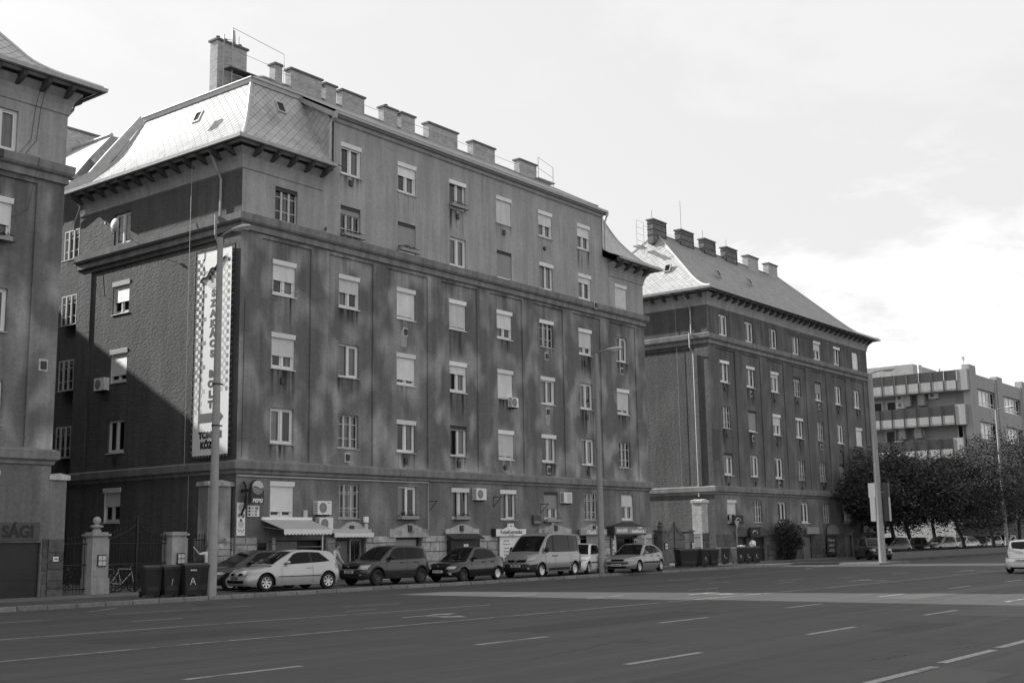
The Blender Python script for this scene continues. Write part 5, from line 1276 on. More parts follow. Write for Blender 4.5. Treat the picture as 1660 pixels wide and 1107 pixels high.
# gabled kiosk canopy
r = new_root('shop_canopy', 'gabled shop canopy with boxed lettering at the right end of the tenement', 'canopy', (60, YF, 2))
ky = YF - .55
MB().prism([(58.2, ky, 2.0), (61.75, ky, 2.0), (61.75, ky, 2.5), (60.0, ky, 2.76), (58.2, ky, 2.5)], (0, .53, 0)).build('canopy_body', 'dark', r)
B(58.3, 61.7, ky - .03, ky - .001, 2.06, 2.48).build('fascia', 'inkgrey', r)
B(58.35, 59.65, ky - .045, ky - .031, 2.10, 2.40).build('fascia_box', 'mid', r); B(59.75, 61.68, ky - .045, ky - .031, 2.10, 2.34).build('fascia_box', 'mid', r)
text('BARÁS BÜFÉ', .23, 'lettering', 'white_sign', r, (59.0, ky - .052, 2.25), bold=.010, sx=.86); text('AsztalKuckója', .25, 'lettering', 'white_sign', r, (60.72, ky - .052, 2.22), bold=.010, sx=.95); text('PIZZÉRIA', .11, 'lettering', 'white_sign', r, (60.95, ky - .037, 2.42), bold=.006)
for x_ in (58.35, 61.6): MB().tube([(x_, ky + .05, .12), (x_, ky + .05, 2.0)], .035, 8).build('post', 'white', r)
r = panel('poster_board', 'oval-patterned poster on the canopy shop, left of its door', 'poster', 58.55, 59.1, .7, 1.85, y=YF - .1, m='inkgrey')
for z_ in (1.6, 1.3, 1.0): MB().lathe([(0, -.004), (.12, -.004), (.12, 0)], (58.82, YF - .131, z_), 14, axis='y').build('print', 'white_sign', r)
r = panel('poster_board', 'poster of small framed pictures right of the canopy shop door', 'poster', 61.0, 61.5, 1.1, 1.8, y=YF - .1, m='inklight')
for i in range(4): B(61.05 + .22 * (i % 2), 61.22 + .22 * (i % 2), YF - .136, YF - .131, 1.15 + .3 * (i // 2), 1.38 + .3 * (i // 2)).build('print', ('ink', 'inkgrey')[i % 2], r)
# dark meter hut with sloping roof
r = new_root('meter_cabinet', 'dark cabinet with sloping sheet roof and white notice behind the black saloon', 'cabinet', (45.4, YF - .2, .1))
B(44.2, 46.4, YF - .32, YF - .06, .1, 1.9).build('cabinet_body', 'darkdoor', r)
mb = MB()
for i in range(12): mb.prism([(44.05 + i * .205, YF - .02, 2.22), (44.05 + i * .205, YF - .6, 1.92), (44.05 + i * .205, YF - .6, 1.90 + .0), (44.05 + i * .205, YF - .02, 2.19)], (.19, 0, 0))
mb.build('sheet_roof', 'dark', r)
B(45.15, 45.5, YF - .332, YF - .321, 1.35, 1.66).build('notice', 'white_sign', r); B(45.25, 45.45, YF - .332, YF - .321, 1.1, 1.25).build('notice', 'inklight', r)
r = panel('mail_box', 'grey wall box with two compartments between the sixth window and the white sign', 'box', 51.1, 51.75, 2.6, 3.1, m='grey_sign', d=.14); B(51.15, 51.7, YF - .17, YF - .161, 2.68, 2.8).build('slot', 'inkgrey', r)
r = panel('bell_box', 'small white box with round bell on the wall right of the small awning', 'box', 38.55, 38.8, 2.7, 2.95, d=.1); B(38.6, 38.78, YF - .1, YF - .02, 2.4, 2.65).build('lower_box', 'inklight', r)
panel('cable_box', 'small white box on the wall left of the large air conditioner', 'box', 34.95, 35.15, 2.85, 3.2, m='inklight', d=.08)
panel('arched_plaque', 'small white plaque with dark opening under the grey-shuttered window', 'plaque', 52.85, 53.2, 2.35, 2.8, m='white_sign', d=.05)
r = panel('lettered_board', 'faded grey board with large dark capital letters above the dark garage door', 'sign', 19.3, 22.85, 2.05, 2.66, y=YF - .0, m='grey_sign', d=.05)
text('SÁGI', .56, 'lettering', 'ink', r, (22.05, YF - .056, 2.33), bold=.022, sx=.98)
r = panel('house_number', 'small white number plate on the stone blocks by the garage door', 'plaque', 23.42, 23.62, 1.32, 1.48, y=38.59, d=.02); text('104', .1, 'lettering', 'ink', r, (23.52, 38.565, 1.4), bold=.002)
# B3 ground floor signs
for (lb, x0, x1, z0, z1, m_) in (('dark shop sign with white scrollwork in front of the first far ground-floor window', 73.2, 74.6, 2.65, 3.25, 'ink'), ('dark board with pale emblem behind the give-way sign pole', 75.6, 77.1, 1.75, 2.45, 'ink'), ('pale lit sign box above the light grey far door', 84.9, 87.0, 1.95, 2.45, 'mid'), ('pale sign half hidden by leaves above the last far door', 96.0, 98.3, 1.95, 2.6, 'inklight'), ('white box sign under the tree at the far facade', 92.2, 93.4, 2.9, 3.5, 'inklight')):
    r = panel('shop_sign', lb, 'sign', x0, x1, z0, z1, y=YF - .25, m=m_, d=.12)
    if m_ == 'ink': MB().tube([(x0 + .35 + .35 * math.cos(t) + .3, YF - .378, (z0 + z1) / 2 - .1 + .22 * abs(math.sin(t))) for t in [i * .35 for i in range(10)]], .03, 5).build('scroll_print', 'inklight', r)
r = new_root('shop_sign', 'arched grey sign above the black lettered door panel', 'sign', (89.6, YF - .2, 1.9))
MB().prism([(88.8, YF - .2, 1.9), (90.9, YF - .2, 1.9)] + [(89.85 + 1.05 * math.cos(t), YF - .2, 2.1 + .55 * math.sin(t)) for t in [math.pi * i / 10 for i in range(11)]], (0, -.08, 0)).build('board', 'inkgrey', r)
r = panel('lettered_door_board', 'black board with three lines of white script at the far facade', 'sign', 88.9, 90.7, .3, 1.82, y=YF - .06, m='ink')
for i, s_ in enumerate(('Mulassz', 'nálunk', 'sokáig!')): text(s_, .34, 'lettering', 'inklight', r, (89.75, YF - .096, 1.45 - i * .38), shear=.3, sx=1.2)
# wall brackets (old clothes-line arms)
for i, (x_, z_, s_, lb) in enumerate(((42.95, 3.7, 1, 'right of the third ground-floor window'), (47.9, 4.0, -1, 'left of the fifth ground-floor window'), (51.9, 3.7, 1, 'left of the grey-shuttered ground-floor window'))):
    MB_ = MB().tube([(x_, YF, z_), (x_, YF - .55, z_)], .018, 5).tube([(x_, YF, z_ - .5), (x_, YF - .55, z_)], .018, 5).tube([(x_, YF - .01, z_), (x_, YF - .01, z_ - .5)], .012, 5)
    o = MB_.build('wall_bracket', 'iron'); tag(o, 'black triangular wall bracket ' + lb, 'bracket')

# ================================================================ banner
r = new_root('banner', 'tall white banner with checkered edges, arrow and vertical lettering on the end wall', 'banner', (31.1, 40.1, 5.5))
bx = 31.35 - .16; by0, by1, bz0, bz1 = 41.28, 38.98, 5.46, 14.1      # by0 = left edge as seen
def bpt(u, v, h=0.0): return (bx - h, by0 - u, bz0 + v)
BW, BH = by0 - by1, bz1 - bz0
MB().prism([bpt(0, 0), bpt(BW, 0), bpt(BW, BH), bpt(0, BH)], (.012, 0, 0)).build('canvas', 'white_sign', r)
MB().tube([bpt(-.1, -.1), bpt(BW + .22, -.1), bpt(BW + .22, BH + .1), bpt(-.1, BH + .1), bpt(-.1, -.1)], .03, 5).build('frame', 'iron', r)
chk = {'ink': MB(), 'inkgrey': MB(), 'inklight': MB()}
cs = .17
nrow = int(BH * .98 / cs)
for j in range(nrow):
    for i in range(4):
        if (i + j) % 2: continue
        fade = j / nrow
        if i == 3 and (j * 7) % 3: continue
        if fade < .2: continue
        k_ = 'ink' if fade > .62 and i < 2 else ('inkgrey' if fade > .35 else 'inklight')
        if i >= 2 and k_ == 'ink': k_ = 'inkgrey'
        u, v = .03 + i * cs, .05 + j * cs; chk[k_].face([bpt(u, v, .004), bpt(u + cs, v, .004), bpt(u + cs, v + cs, .004), bpt(u, v + cs, .004)])
    for i in range(4):
        if (i + j) % 2 or j / nrow < .3: continue
        u, v = BW - .75 + i * cs, .05 + j * cs; k_ = 'inklight'
        if i == 3: k_ = 'inkgrey'
        chk[k_].face([bpt(u, v, .004), bpt(u + cs * .9, v, .004), bpt(u + cs * .9, v + cs, .004), bpt(u, v + cs, .004)])
for k_, mb in chk.items(): mb.build('checker_print', k_, r)
RB = (math.pi / 2, 0, -math.pi / 2)
vs = [6.80 - .43 * i for i in range(7)]
for s_, v in zip('SZAKÁCS', vs): text(s_, .40, 'lettering', 'ink', r, bpt(1.15, v, .006), RB, bold=.025, sx=1.2)
for s_, v in zip('BOLT', [3.37 - .427 * i for i in range(4)]): text(s_, .40, 'lettering', 'ink', r, bpt(1.12, v, .006), RB, bold=.025, sx=1.2)
# slab serifs on the letters' feet
mb = MB()
for v in (vs[2], vs[3], vs[4]):
    for du in (-.15, .15): mb.face([bpt(1.15 + du - .07, v - .155, .0065), bpt(1.15 + du + .07, v - .155, .0065), bpt(1.15 + du + .07, v - .115, .0065), bpt(1.15 + du - .07, v - .115, .0065)])
mb.build('serif', 'ink', r)
MB().prism([bpt(.42, 1.36, .004), bpt(1.5, 1.36, .004), bpt(1.5, 1.14, .004), bpt(1.98, 1.55, .004), bpt(1.5, 1.96, .004), bpt(1.5, 1.74, .004), bpt(.42, 1.74, .004)], (-.004, 0, 0)).build('arrow_print', 'grey_sign', r)
text('TOMORI', .36, 'lettering', 'ink', r, bpt(1.15, .82, .006), RB, bold=.026, sx=1.05); text('KÖZ  4.', .38, 'lettering', 'ink', r, bpt(1.15, .40, .006), RB, bold=.026, sx=.95)
MB().lathe([(0, 0), (.52, 0), (.52, .004)], (bx - .012, by0 - 1.15, bz0 + BH - 1.1), 28, axis='x').build('disc_print', 'inklight', r)
mb = MB()
for i in range(-3, 4):
    for j in range(-3, 3):
        if (i + j) % 2 and i * i + j * j < 8: u, v = 1.15 + i * .16, BH - 1.05 + j * .16; mb.face([bpt(u, v, .014), bpt(u + .16, v, .014), bpt(u + .16, v + .16, .014), bpt(u, v + .16, .014)])
mb.build('disc_checker', 'ink', r)
MB().tube([bpt(.3 + .1 * i, BH - 1.25 + .06 * i + .08 * math.sin(i * 1.1), .02) for i in range(17)], .06, 6).build('script_swirl', 'inkgrey', r)
MB().prism([bpt(.62, BH - .85, .016), bpt(1.45, BH - .75, .016), bpt(1.62, BH - .4, .016), bpt(1.35, BH - .14, .016), bpt(1.05, BH - .22, .016), bpt(.75, BH - .14, .016), bpt(.48, BH - .42, .016)], (-.003, 0, 0)).build('hat_print', 'white_sign', r)
mb = MB()
for i in range(34):
    v = .1 + i * (BH - .2) / 33; mb.tube([bpt(BW, v, .0), bpt(BW + .11, v + .16, .04), bpt(BW + .22, v + .1, 0)], .008, 4); mb.tube([bpt(0, v, .0), bpt(-.06, v + .1, .03), bpt(-.1, v, 0)], .008, 4)
for i in range(12): u = .1 + i * (BW - .2) / 11; mb.tube([bpt(u, 0), bpt(u + .07, -.1)], .008, 4).tube([bpt(u, BH), bpt(u + .07, BH + .1)], .008, 4)
mb.build('lacing', 'inklight', r)

# ================================================================ satellite dish, flower boxes, plants
r = thing('satellite_dish', 'white satellite dish beside the top window of the end wall', 'satellite dish', (31.3, 47.1, 16.3), -math.pi / 2)
MB().lathe([(0, -.48), (.15, -.465), (.26, -.43), (.33, -.38), (.335, -.375), (.26, -.41), (.15, -.445), (0, -.46)], (0, 0, .1), 20, axis='y').build('dish', 'inklight', r, smooth=True)
MB().tube([(0, 0, -.2), (0, -.38, -.2), (0, -.4, .1)], .02, 6).tube([(0, -.4, -.2), (0, -.85, .1)], .012, 5).box(-.04, .04, -.9, -.8, .05, .15).build('dish_arm', 'steel', r)
def leaves(parent, n, c, s, size, m='leaf', name='foliage', seed=1, kind=None, up=False):
    r_ = random.Random(seed); b_ = MB()
    for i in range(n):
        while True:
            p = Vector((r_.uniform(-1, 1), r_.uniform(-1, 1), r_.uniform(-1, 1)))
            if p.length < 1: break
        p = Vector((c[0] + p.x * s[0], c[1] + p.y * s[1], c[2] + p.z * s[2])); a = Vector((r_.gauss(0, 1), r_.gauss(0, 1), r_.gauss(0, .6))).normalized(); b = a.orthogonal().normalized(); k = size * r_.uniform(.6, 1.3)
        b_.face([p - a * k, p + b * k * .45, p + a * k, p - b * k * .45])
    o = b_.build(name, m, parent); return o
def flower_box(label, x, z, n=60, w=1.2, rail=True, y=YF, m='leaf'):
    r = new_root('flower_box', label, 'flower box', (x + w / 2, y, z))
    B(x, x + w, y - .26, y - .08, z, z + .16).build('trough', 'mid', r)
    leaves(r, n, (x + w / 2, y - .17, z + .22), (w / 2, .13, .12), .06, m, seed=int(x * 10))
    if rail: MB().tube([(x - .05, y, z - .02), (x - .05, y - .3, z - .02), (x + w + .05, y - .3, z - .02), (x + w + .05, y, z - .02)], .012, 4).tube([(x - .05, y - .3, z + .2), (x + w + .05, y - .3, z + .2)], .012, 4).build('rail', 'iron', r)
flower_box('flower box below the torn dark lintel window above the cornice', C2[1], 15.62, y=YF - .05)
flower_box('spiky flower box with iron rail under the third window above the cornice', C2[2] - .05, 15.62, 90, y=YF - .05)
flower_box('leafy flower box filling the dark attic window', C2[3], 18.68, 110, m='leaf_light', y=YF + .05)
flower_box('flower box at the third ground-floor window, over the stone gable', C2[2], 2.85, 50)
flower_box('dark flower box at the fourth ground-floor window beside the air conditioner', C2[3] + .1, 2.85, 30, w=.95)
flower_box('dark empty trough below the grey shutter', C2[5] - .05, 2.75, 8)
flower_box('flower box at the second-highest window of the left tenement', 20.0, 12.3, 90, y=YF + .02)
r = new_root('bracket_rail', 'thin metal rail below the uppermost shuttered window at the left', 'rail', (C2[0], YF, 12.4))
MB().tube([(C2[0] - .03, YF + .05, 12.5), (C2[0] - .03, YF - .12, 12.5), (C2[0] + 1.3, YF - .12, 12.5), (C2[0] + 1.3, YF + .05, 12.5)], .012, 4).build('rail_bar', 'steel', r)
# birds on the cornice
for i, (x_, y_, z_, lb) in enumerate(((35.9, YF - .2, 15.62, 'dark pigeon sitting on the cornice below the mansard'), (36.2, YF - .3, 18.82, 'dark pigeon on the gutter foot of the mansard'))):
    o = MB().lathe([(0, -.14), (.03, -.12), (.06, -.03), (.055, .04), (.03, .09), (.035, .12), (.02, .15), (0, .16)], (0, 0, .12), 10).build('pigeon', 'dark'); o.location = (x_, y_, z_ - .02); o.rotation_euler = (0, math.radians(35), .5); tag(o, lb, 'bird')

# ================================================================ trees
LEAF_ME = {}
def tree(label, x, y, h, rad, zc, trunk_h, seed, lean=(0, 0), n=150, group='trees along the planted strip'):
    r_ = random.Random(seed); r = thing('street_tree', label, 'tree', (x, y, .1), 0, group)
    tr = MB(); tx, ty = lean
    tr.tube([(0, 0, -.1), (tx * .3, ty * .3, trunk_h * .5), (tx, ty, trunk_h), (tx * 1.3, ty * 1.3, trunk_h + h * .25), (tx * 1.4, ty * 1.4, h * .85)], [.22, .17, .15, .11, .03], 9)
    cl = []
    for i in range(11):
        a = i * 2.4 + r_.random(); rr = rad * r_.uniform(.5, .85); z1 = zc + r_.uniform(-.25, .4) * (h - trunk_h)
        tr.tube([(tx, ty, trunk_h + r_.uniform(-.2, h * .2)), (tx + math.cos(a) * rr * .5, ty + math.sin(a) * rr * .5, z1 - .5), (tx + math.cos(a) * rr, ty + math.sin(a) * rr, z1)], [.08, .05, .02], 5)
    tr.build('trunk', 'bark', r)
    b_ = MB(); hz = (h - trunk_h) / 2; cz = trunk_h + hz
    for i in range(n):                                        # leaf clumps spread through an uneven crown
        u = r_.uniform(-1, 1); a = r_.uniform(0, 2 * math.pi); q = r_.uniform(.35, 1) ** .5
        lump_ = 1 + .26 * math.sin(a * 3 + seed) + .2 * math.sin(a * 5 + u * 5 + seed * 2)
        c = Vector((tx + math.cos(a) * rad * q * lump_ * math.sqrt(max(0, 1 - u * u * .85)), ty + math.sin(a) * rad * q * lump_ * math.sqrt(max(0, 1 - u * u * .85)), cz + hz * u * q * (1.0 + .22 * math.sin(a * 2.3 + seed * 1.7))))
        cr = r_.uniform(.45, 1.0) * rad * .22
        for k in range(60):
            d = Vector((r_.gauss(0, 1), r_.gauss(0, 1), r_.gauss(0, .75))); p = c + d * cr * .62
            a_ = Vector((r_.gauss(0, 1), r_.gauss(0, 1), r_.gauss(-.3, .6))).normalized(); bb = a_.orthogonal().normalized(); s_ = r_.uniform(.08, .17)
            b_.face([p - a_ * s_, p + bb * s_ * .5, p + a_ * s_, p - bb * s_ * .5])
    b_.build('crown', 'leaf', r); return r
tree('leftmost street tree, its crown overlapping the far facade and the boarded lamp post', 94.5, 35.2, 8.2, 4.4, 5.1, 2.3, 11, (-.6, 0), 312)
tree('second tree from the left of the planted strip, forked slim trunk behind the lamp post', 101.5, 36.4, 8.3, 4.6, 5.4, 2.4, 12, (-.4, .2), 250)
tree('third tree along the strip, straight trunk before the pale office wall', 107.2, 36.3, 8.0, 4.4, 5.6, 2.4, 13, (-.5, 0), 237)
tree('fourth tree along the strip, trunk tilting left beside the small wall notice', 113.5, 35.8, 8.5, 4.8, 6.0, 2.5, 14, (-1.0, .3), 250)
tree('fifth tree along the strip, thick trunk in front of the white parked cars', 120.5, 35.2, 10.0, 5.2, 6.4, 2.5, 15, (-.6, .2), 275)
tree('tall tree near the right edge, behind the farthest lamp post', 128.5, 35.0, 11.6, 5.6, 7.0, 2.6, 16, (.2, 0), 287)
tree('last tree cut by the right edge of the photo', 137.0, 33.5, 12.0, 5.4, 7.0, 2.6, 17, (0, 0), 237)
r = new_root('ivy_bush', 'tall dark bush growing against the far facade between two doors', 'bush', (80.6, 37.6, .1))
mb = MB()
for i in range(9): mb.tube([(80.5 + .1 * (i - 4), 38.0, .1), (80.4 + .28 * (i - 4), 37.7, 1.5), (80.5 + .3 * (i - 4), 37.7, 2.4)], [.03, .02, .01], 5)
mb.build('stem', 'bark', r); leaves(r, 1100, (79.9, 37.7, 2.25), (1.05, .7, .8), .10, seed=5); leaves(r, 800, (81.3, 37.7, 2.0), (1.0, .6, .75), .10, seed=7); leaves(r, 900, (80.6, 37.8, .95), (.75, .6, .95), .10, seed=6, name='foliage'); leaves(r, 300, (82.0, 37.7, 1.3), (.55, .5, .45), .10, seed=8)
leaves(None, 5200, (129, 38.2, 3.6), (11, .6, 1.2), .16, 'leaf_light', 'hedge', 9); h_ = bpy.data.objects['hedge']; tag(h_, 'sunlit pale hedge glinting behind the last trees above the yard wall', 'hedge', kind='stuff')  # pale leaves carry the sunlit glints in their colour
lw = new_root('planter_wall', 'low dark concrete wall running along the planted strip at the right', 'wall', (100, 31.5, 0))
for i in range(10): B(82.0 + i * 3.6, 82.0 + i * 3.6 + 3.57, 31.3 - .0 * i, 31.7, .0, .56).build('wall_segment', 'cap', lw)
leaves(lw, 3800, (100, 32.6, .6), (18.5, .9, .12), .07, seed=21, name='ground_cover'); tag(bpy.data.objects['ground_cover'], kind='stuff')
r = new_root('courtyard_shrub', 'leafy shrub behind the short fence beside the garage corner', 'shrub', (24.4, 39.6, .1)); MB().tube([(24.4, 39.6, .1), (24.4, 39.6, .8)], .02, 5).build('stem', 'bark', r); leaves(r, 420, (24.4, 39.6, .75), (.45, .35, .6), .045, 'leaf', seed=31); leaves(r, 90, (24.4, 39.5, .6), (.45, .35, .6), .03, 'leaf_light', seed=32)

# ================================================================ cars
def lerp(a, b, t): return a + (b - a) * t
def interp(P, x):
    if x <= P[0][0]: return P[0][1]
    for a, b in zip(P, P[1:]):
        if x <= b[0]:
            t = (x - a[0]) / (b[0] - a[0]); t2 = t
            return a[1] + (b[1] - a[1]) * t2
    return P[-1][1]
def smooth_prof(P, n=4):
    out = []
    for i in range(len(P) - 1):
        p0 = P[max(i - 1, 0)]; p1 = P[i]; p2 = P[i + 1]; p3 = P[min(i + 2, len(P) - 1)]
        for k in range(n):
            t = k / n; x = lerp(p1[0], p2[0], t); h = p2[0] - p1[0]
            m1 = (p2[1] - p0[1]) / (p2[0] - p0[0]) if p2[0] != p0[0] else 0; m2 = (p3[1] - p1[1]) / (p3[0] - p1[0]) if p3[0] != p1[0] else 0
            y = (2 * t**3 - 3 * t**2 + 1) * p1[1] + (t**3 - 2 * t**2 + t) * h * m1 + (-2 * t**3 + 3 * t**2) * p2[1] + (t**3 - t**2) * h * m2
            out.append((x, y))
    out.append(P[-1]); return out
WHEELS = {}
def wheel_meshes(rw, tw, kind):
    k_ = (rw, tw, kind)
    if k_ in WHEELS: return WHEELS[k_]
    rr = rw * .66
    ty = MB().lathe([(rr - .005, -tw / 2 + .02), (rr + .01, -tw / 2), (rw - .03, -tw / 2), (rw - .008, -tw / 2 + .02), (rw, -tw / 2 + .05), (rw, tw / 2 - .05), (rw - .03, tw / 2), (rr, tw / 2)], n=32, axis='y').mesh('wheel', 'rubber', smooth=True, angle=35)
    rm = MB().lathe([(rr, tw / 2 - .01), (rr - .012, tw / 2 + .002), (rr - .03, tw / 2 - .01), (rr - .035, tw / 2 - .05)], n=32, axis='y')
    ns = {'alloy': 7, 'cap': 9, 'steel': 0}[kind]
    bk = MB().lathe([(0, tw / 2 - .075), (rr - .03, tw / 2 - .075)], n=24, axis='y').mesh('brake_disc', 'dark')
    if ns:
        for i in range(ns):
            a = 2 * math.pi * i / ns; c, s = math.cos(a), math.sin(a); w1, w2 = (.022, .034) if ns < 9 else (.032, .05)
            P = lambda r_, w, y: (r_ * c - w * s, y, r_ * s + w * c)
            rm.prism([P(.03, -w1, tw / 2 - .018), P(rr - .02, -w2, tw / 2 - .008), P(rr - .02, w2, tw / 2 - .008), P(.03, w1, tw / 2 - .018)], (0, -.02, 0))
        rm.lathe([(0, tw / 2 - .004), (.045, tw / 2 - .006), (.055, tw / 2 - .03)], n=16, axis='y')
    else:
        rm.lathe([(0, tw / 2 + .0), (.03, tw / 2), (.035, tw / 2 - .03), (.09, tw / 2 - .035), (.12, tw / 2 - .02), (rr - .06, tw / 2 - .055), (rr - .02, tw / 2 - .03)], n=24, axis='y')
    WHEELS[k_] = (ty, rm.mesh('rim', 'steelrim' if kind == 'steel' else 'alloy', smooth=True, angle=35), bk)
    return WHEELS[k_]
def car(name, label, cat, x, y, head, p, z=.115, group=None):
    """local frame: +x forward, +y left, z up, origin on the ground midway between the axles"""
    r = thing(name, label, cat, (x, y, z), math.radians(head), group)
    Wd, wb, fo, ro = p['W'], p['wb'], p['fo'], p['ro']; xf, xr = wb / 2 + fo, -wb / 2 - ro; sill = p.get('sill', .2); rw = p['rw']
    deck = smooth_prof(p['deck'], 4); D = lambda q: interp(deck, q)
    NF, NR = p.get('nf', 3.6), p.get('nr', 4.5); n_st = 100
    ts = [math.sin(math.pi / 2 * (-1 + 2 * i / n_st)) for i in range(n_st + 1)]
    ts = [t * .55 + (-1 + 2 * i / n_st) * .45 for i, t in enumerate(ts)]
    ends = [1, .996, .985, .965]
    ts = [-e for e in ends] + [t for t in ts if abs(t) < .955] + ends[::-1]
    FL = [0, .08, .2, .34, .48, .6, .72, .83, .91, .96, 1.0]
    nose = p.get('nose', [(0, .10), (.12, .02), (.3, 0), (.5, .02), (.75, .09), (1, .22)])
    tail = p.get('tail', [(0, .12), (.15, .03), (.35, 0), (.55, .02), (.8, .05), (1, .10)])
    bulge = p.get('bulge', [(0, .05), (.15, .015), (.45, 0), (.75, .02), (.9, .045), (.97, .075), (1, .11)])
    def half(f): return interp(nose, f), interp(tail, f), Wd / 2 - interp(bulge, f)
    def pt(t, f):
        nf, nr, hw = half(f); a, b = xr + nr, xf - nf; xc = (a + b) / 2; hl = (b - a) / 2; X = xc + t * hl
        n = NF if t > 0 else NR; Y = hw * max(0, 1 - abs(t) ** n) ** (1 / n)
        Z = sill + f * (D(X) - sill); 
        if abs(Y) > Wd / 2 - .42:
            for ax in (wb / 2, -wb / 2):
                ra = rw + .055
                if abs(X - ax) < ra: Z = max(Z, rw + math.sqrt(ra * ra - (X - ax) ** 2))
        return X, Y, Z
    mats = [p['paint'], p.get('low', p['paint'])]
    mb = MB(); rings = []
    for f in FL:
        L_ = [pt(t, f) for t in ts]; ring_ = [(a, b, c) for a, b, c in L_] + [(a, -b, c) for a, b, c in L_[-2:0:-1]]
        rings.append(len(mb.v)); mb.v += ring_
    N = len(ts) * 2 - 2
    lowz = p.get('lowz', 0)
    for a, b in zip(rings, rings[1:]):
        for j in range(N):
            q = (a + j, a + (j + 1) % N, b + (j + 1) % N, b + j); zc = sum(mb.v[i][2] for i in q) / 4; xc = sum(mb.v[i][0] for i in q) / 4
            mb.f.append(q); mb.m.append(1 if (zc < lowz and (xc > wb / 2 + rw * .9 or xc < -wb / 2 - rw * .9 or p.get('lowall'))) else 0)
    top = rings[-1]; nt_ = len(ts)
    cr = p.get('crown', .035)
    rows = []
    for i in range(nt_):
        L_ = mb.v[top + i]; row = []
        for k in range(7):
            s = 1 - 2 * k / 6; row.append((L_[0], L_[1] * s, L_[2] + cr * (1 - s * s) * min(1, L_[1] / .5)))
        n0 = len(mb.v); mb.v += row; rows.append(n0)
    for a, b in zip(rows, rows[1:]):
        for k in range(6): mb.f.append((a + k, a + k + 1, b + k + 1, b + k)); mb.m.append(0)
    body = mb.build('body', mats, r, smooth=True, angle=38, weld=True)
    B(xr + .25, xf - .25, -Wd / 2 + .30, Wd / 2 - .30, sill + .0, min(.62, sill + .42)).build('underbody', 'seam', r)
    # cabin shell
    roof = smooth_prof(p['roof'], 5); RX = lambda q: interp(roof, q); tum = p.get('tum', .32)
    x0, x1 = roof[0][0], roof[-1][0]
    def topw(X):
        nf, nr, hw = half(1.0); a, b = xr + nr, xf - nf; t = (X - (a + b) / 2) / ((b - a) / 2); n = NF if t > 0 else NR
        return hw * max(0, 1 - min(1, abs(t)) ** n) ** (1 / n)
    def base(X): return D(X) - .03
    def side(X, Z): return topw(X) + .02 - tum * max(0, Z - base(X))
    ns = 44; mb = MB(); rows = []
    for i in range(ns + 1):
        X = lerp(x0, x1, i / ns); zb = base(X); zt = max(RX(X), zb + .01); h = zt - zb; rc = min(.10, h * .4); row = []
        for k in range(5): Z = zb + (h - rc) * k / 4; row.append((X, side(X, Z), Z))
        ys = side(X, zt - rc)
        for k in (1, 2, 3): a = k / 3 * math.pi / 2; row.append((X, ys - rc * .9 * (1 - math.cos(a)), zt - rc + rc * math.sin(a)))
        ye = row[-1][1]
        for k in range(1, 4): s = 1 - k / 4; row.append((X, ye * s, zt + .02 * (1 - s * s)))
        row.append((X, 0, zt + .02)); full = row + [(a, -b, c) for a, b, c in row[-2::-1]]
        rows.append(len(mb.v)); mb.v += full; M_ = len(full)
    for a, b in zip(rows, rows[1:]):
        for k in range(M_ - 1): mb.f.append((a + k, a + k + 1, b + k + 1, b + k)); mb.m.append(0)
    mb.build('cabin', p.get('roofpaint', p['paint']), r, smooth=True, angle=38, weld=True)
    # glass
    def side_glass(xb0, xb1, xt0, xt1, sgn, name='side_window', m='carglass', lo=.05, hi=.085, off=.006):
        g = MB(); nu, nv = 8, 5; ix = []
        for j in range(nv + 1):
            for i in range(nu + 1):
                u = i / nu; v = j / nv; Xb = lerp(xb0, xb1, u); Xt = lerp(xt0, xt1, u); zb = base(Xb) + lo + .02; zt = RX(Xt) - hi; zt = max(zt, zb + .01)
                X = lerp(Xb, Xt, v); Z = lerp(zb, zt, v); g.v.append((X, sgn * (side(X, Z) + off), Z))
        for j in range(nv):
            for i in range(nu): a = j * (nu + 1) + i; g.f.append((a, a + 1, a + nu + 2, a + nu + 1)); g.m.append(0)
        return g.build(name, m, r, smooth=True)
    for sgn in (1, -1):
        allw = p['sides']; side_glass(allw[0][0] - .03, allw[-1][1] + .05, allw[0][2] - .03, allw[-1][3] + .03, sgn, 'window_surround', 'trim', lo=.035, hi=.06, off=.003)
        for s in allw: side_glass(*s, sgn)
    def top_glass(xa, xb, name, m='carglass', inset=.09, off=.008):
        g = MB(); nu, nv = 8, 8
        for i in range(nu + 1):
            X = lerp(xa, xb, i / nu); zt = max(RX(X), base(X) + .01); h = zt - base(X); rc = min(.10, h * .4); yw = side(X, zt - rc) - rc * .9 - inset + .06
            dz = (RX(X + .02) - RX(X - .02)) / .04; nrm = Vector((-dz, 0, 1)).normalized()
            for j in range(nv + 1):
                s = 1 - 2 * j / nv; g.v.append((X + nrm.x * off, yw * s, zt + .02 * (1 - s * s) + nrm.z * off))
        for i in range(nu):
            for j in range(nv): a = i * (nv + 1) + j; g.f.append((a, a + 1, a + nv + 2, a + nv + 1)); g.m.append(0)
        return g.build(name, m, r, smooth=True)
    ws = top_glass(p['ws'][0], p['ws'][1], 'windscreen')
    a, b = p['ws']; mb = MB().tube([(a - .0, .55, RX(a) + .03), (lerp(a, b, .12), -.05, RX(lerp(a, b, .12)) + .045)], .012, 4).tube([(a, -.05, RX(a) + .03), (lerp(a, b, .12), -.6, RX(lerp(a, b, .12)) + .045)], .012, 4); mb.build('wiper', 'trim', ws)
    if p.get('rg'): top_glass(p['rg'][0], p['rg'][1], 'rear_window')
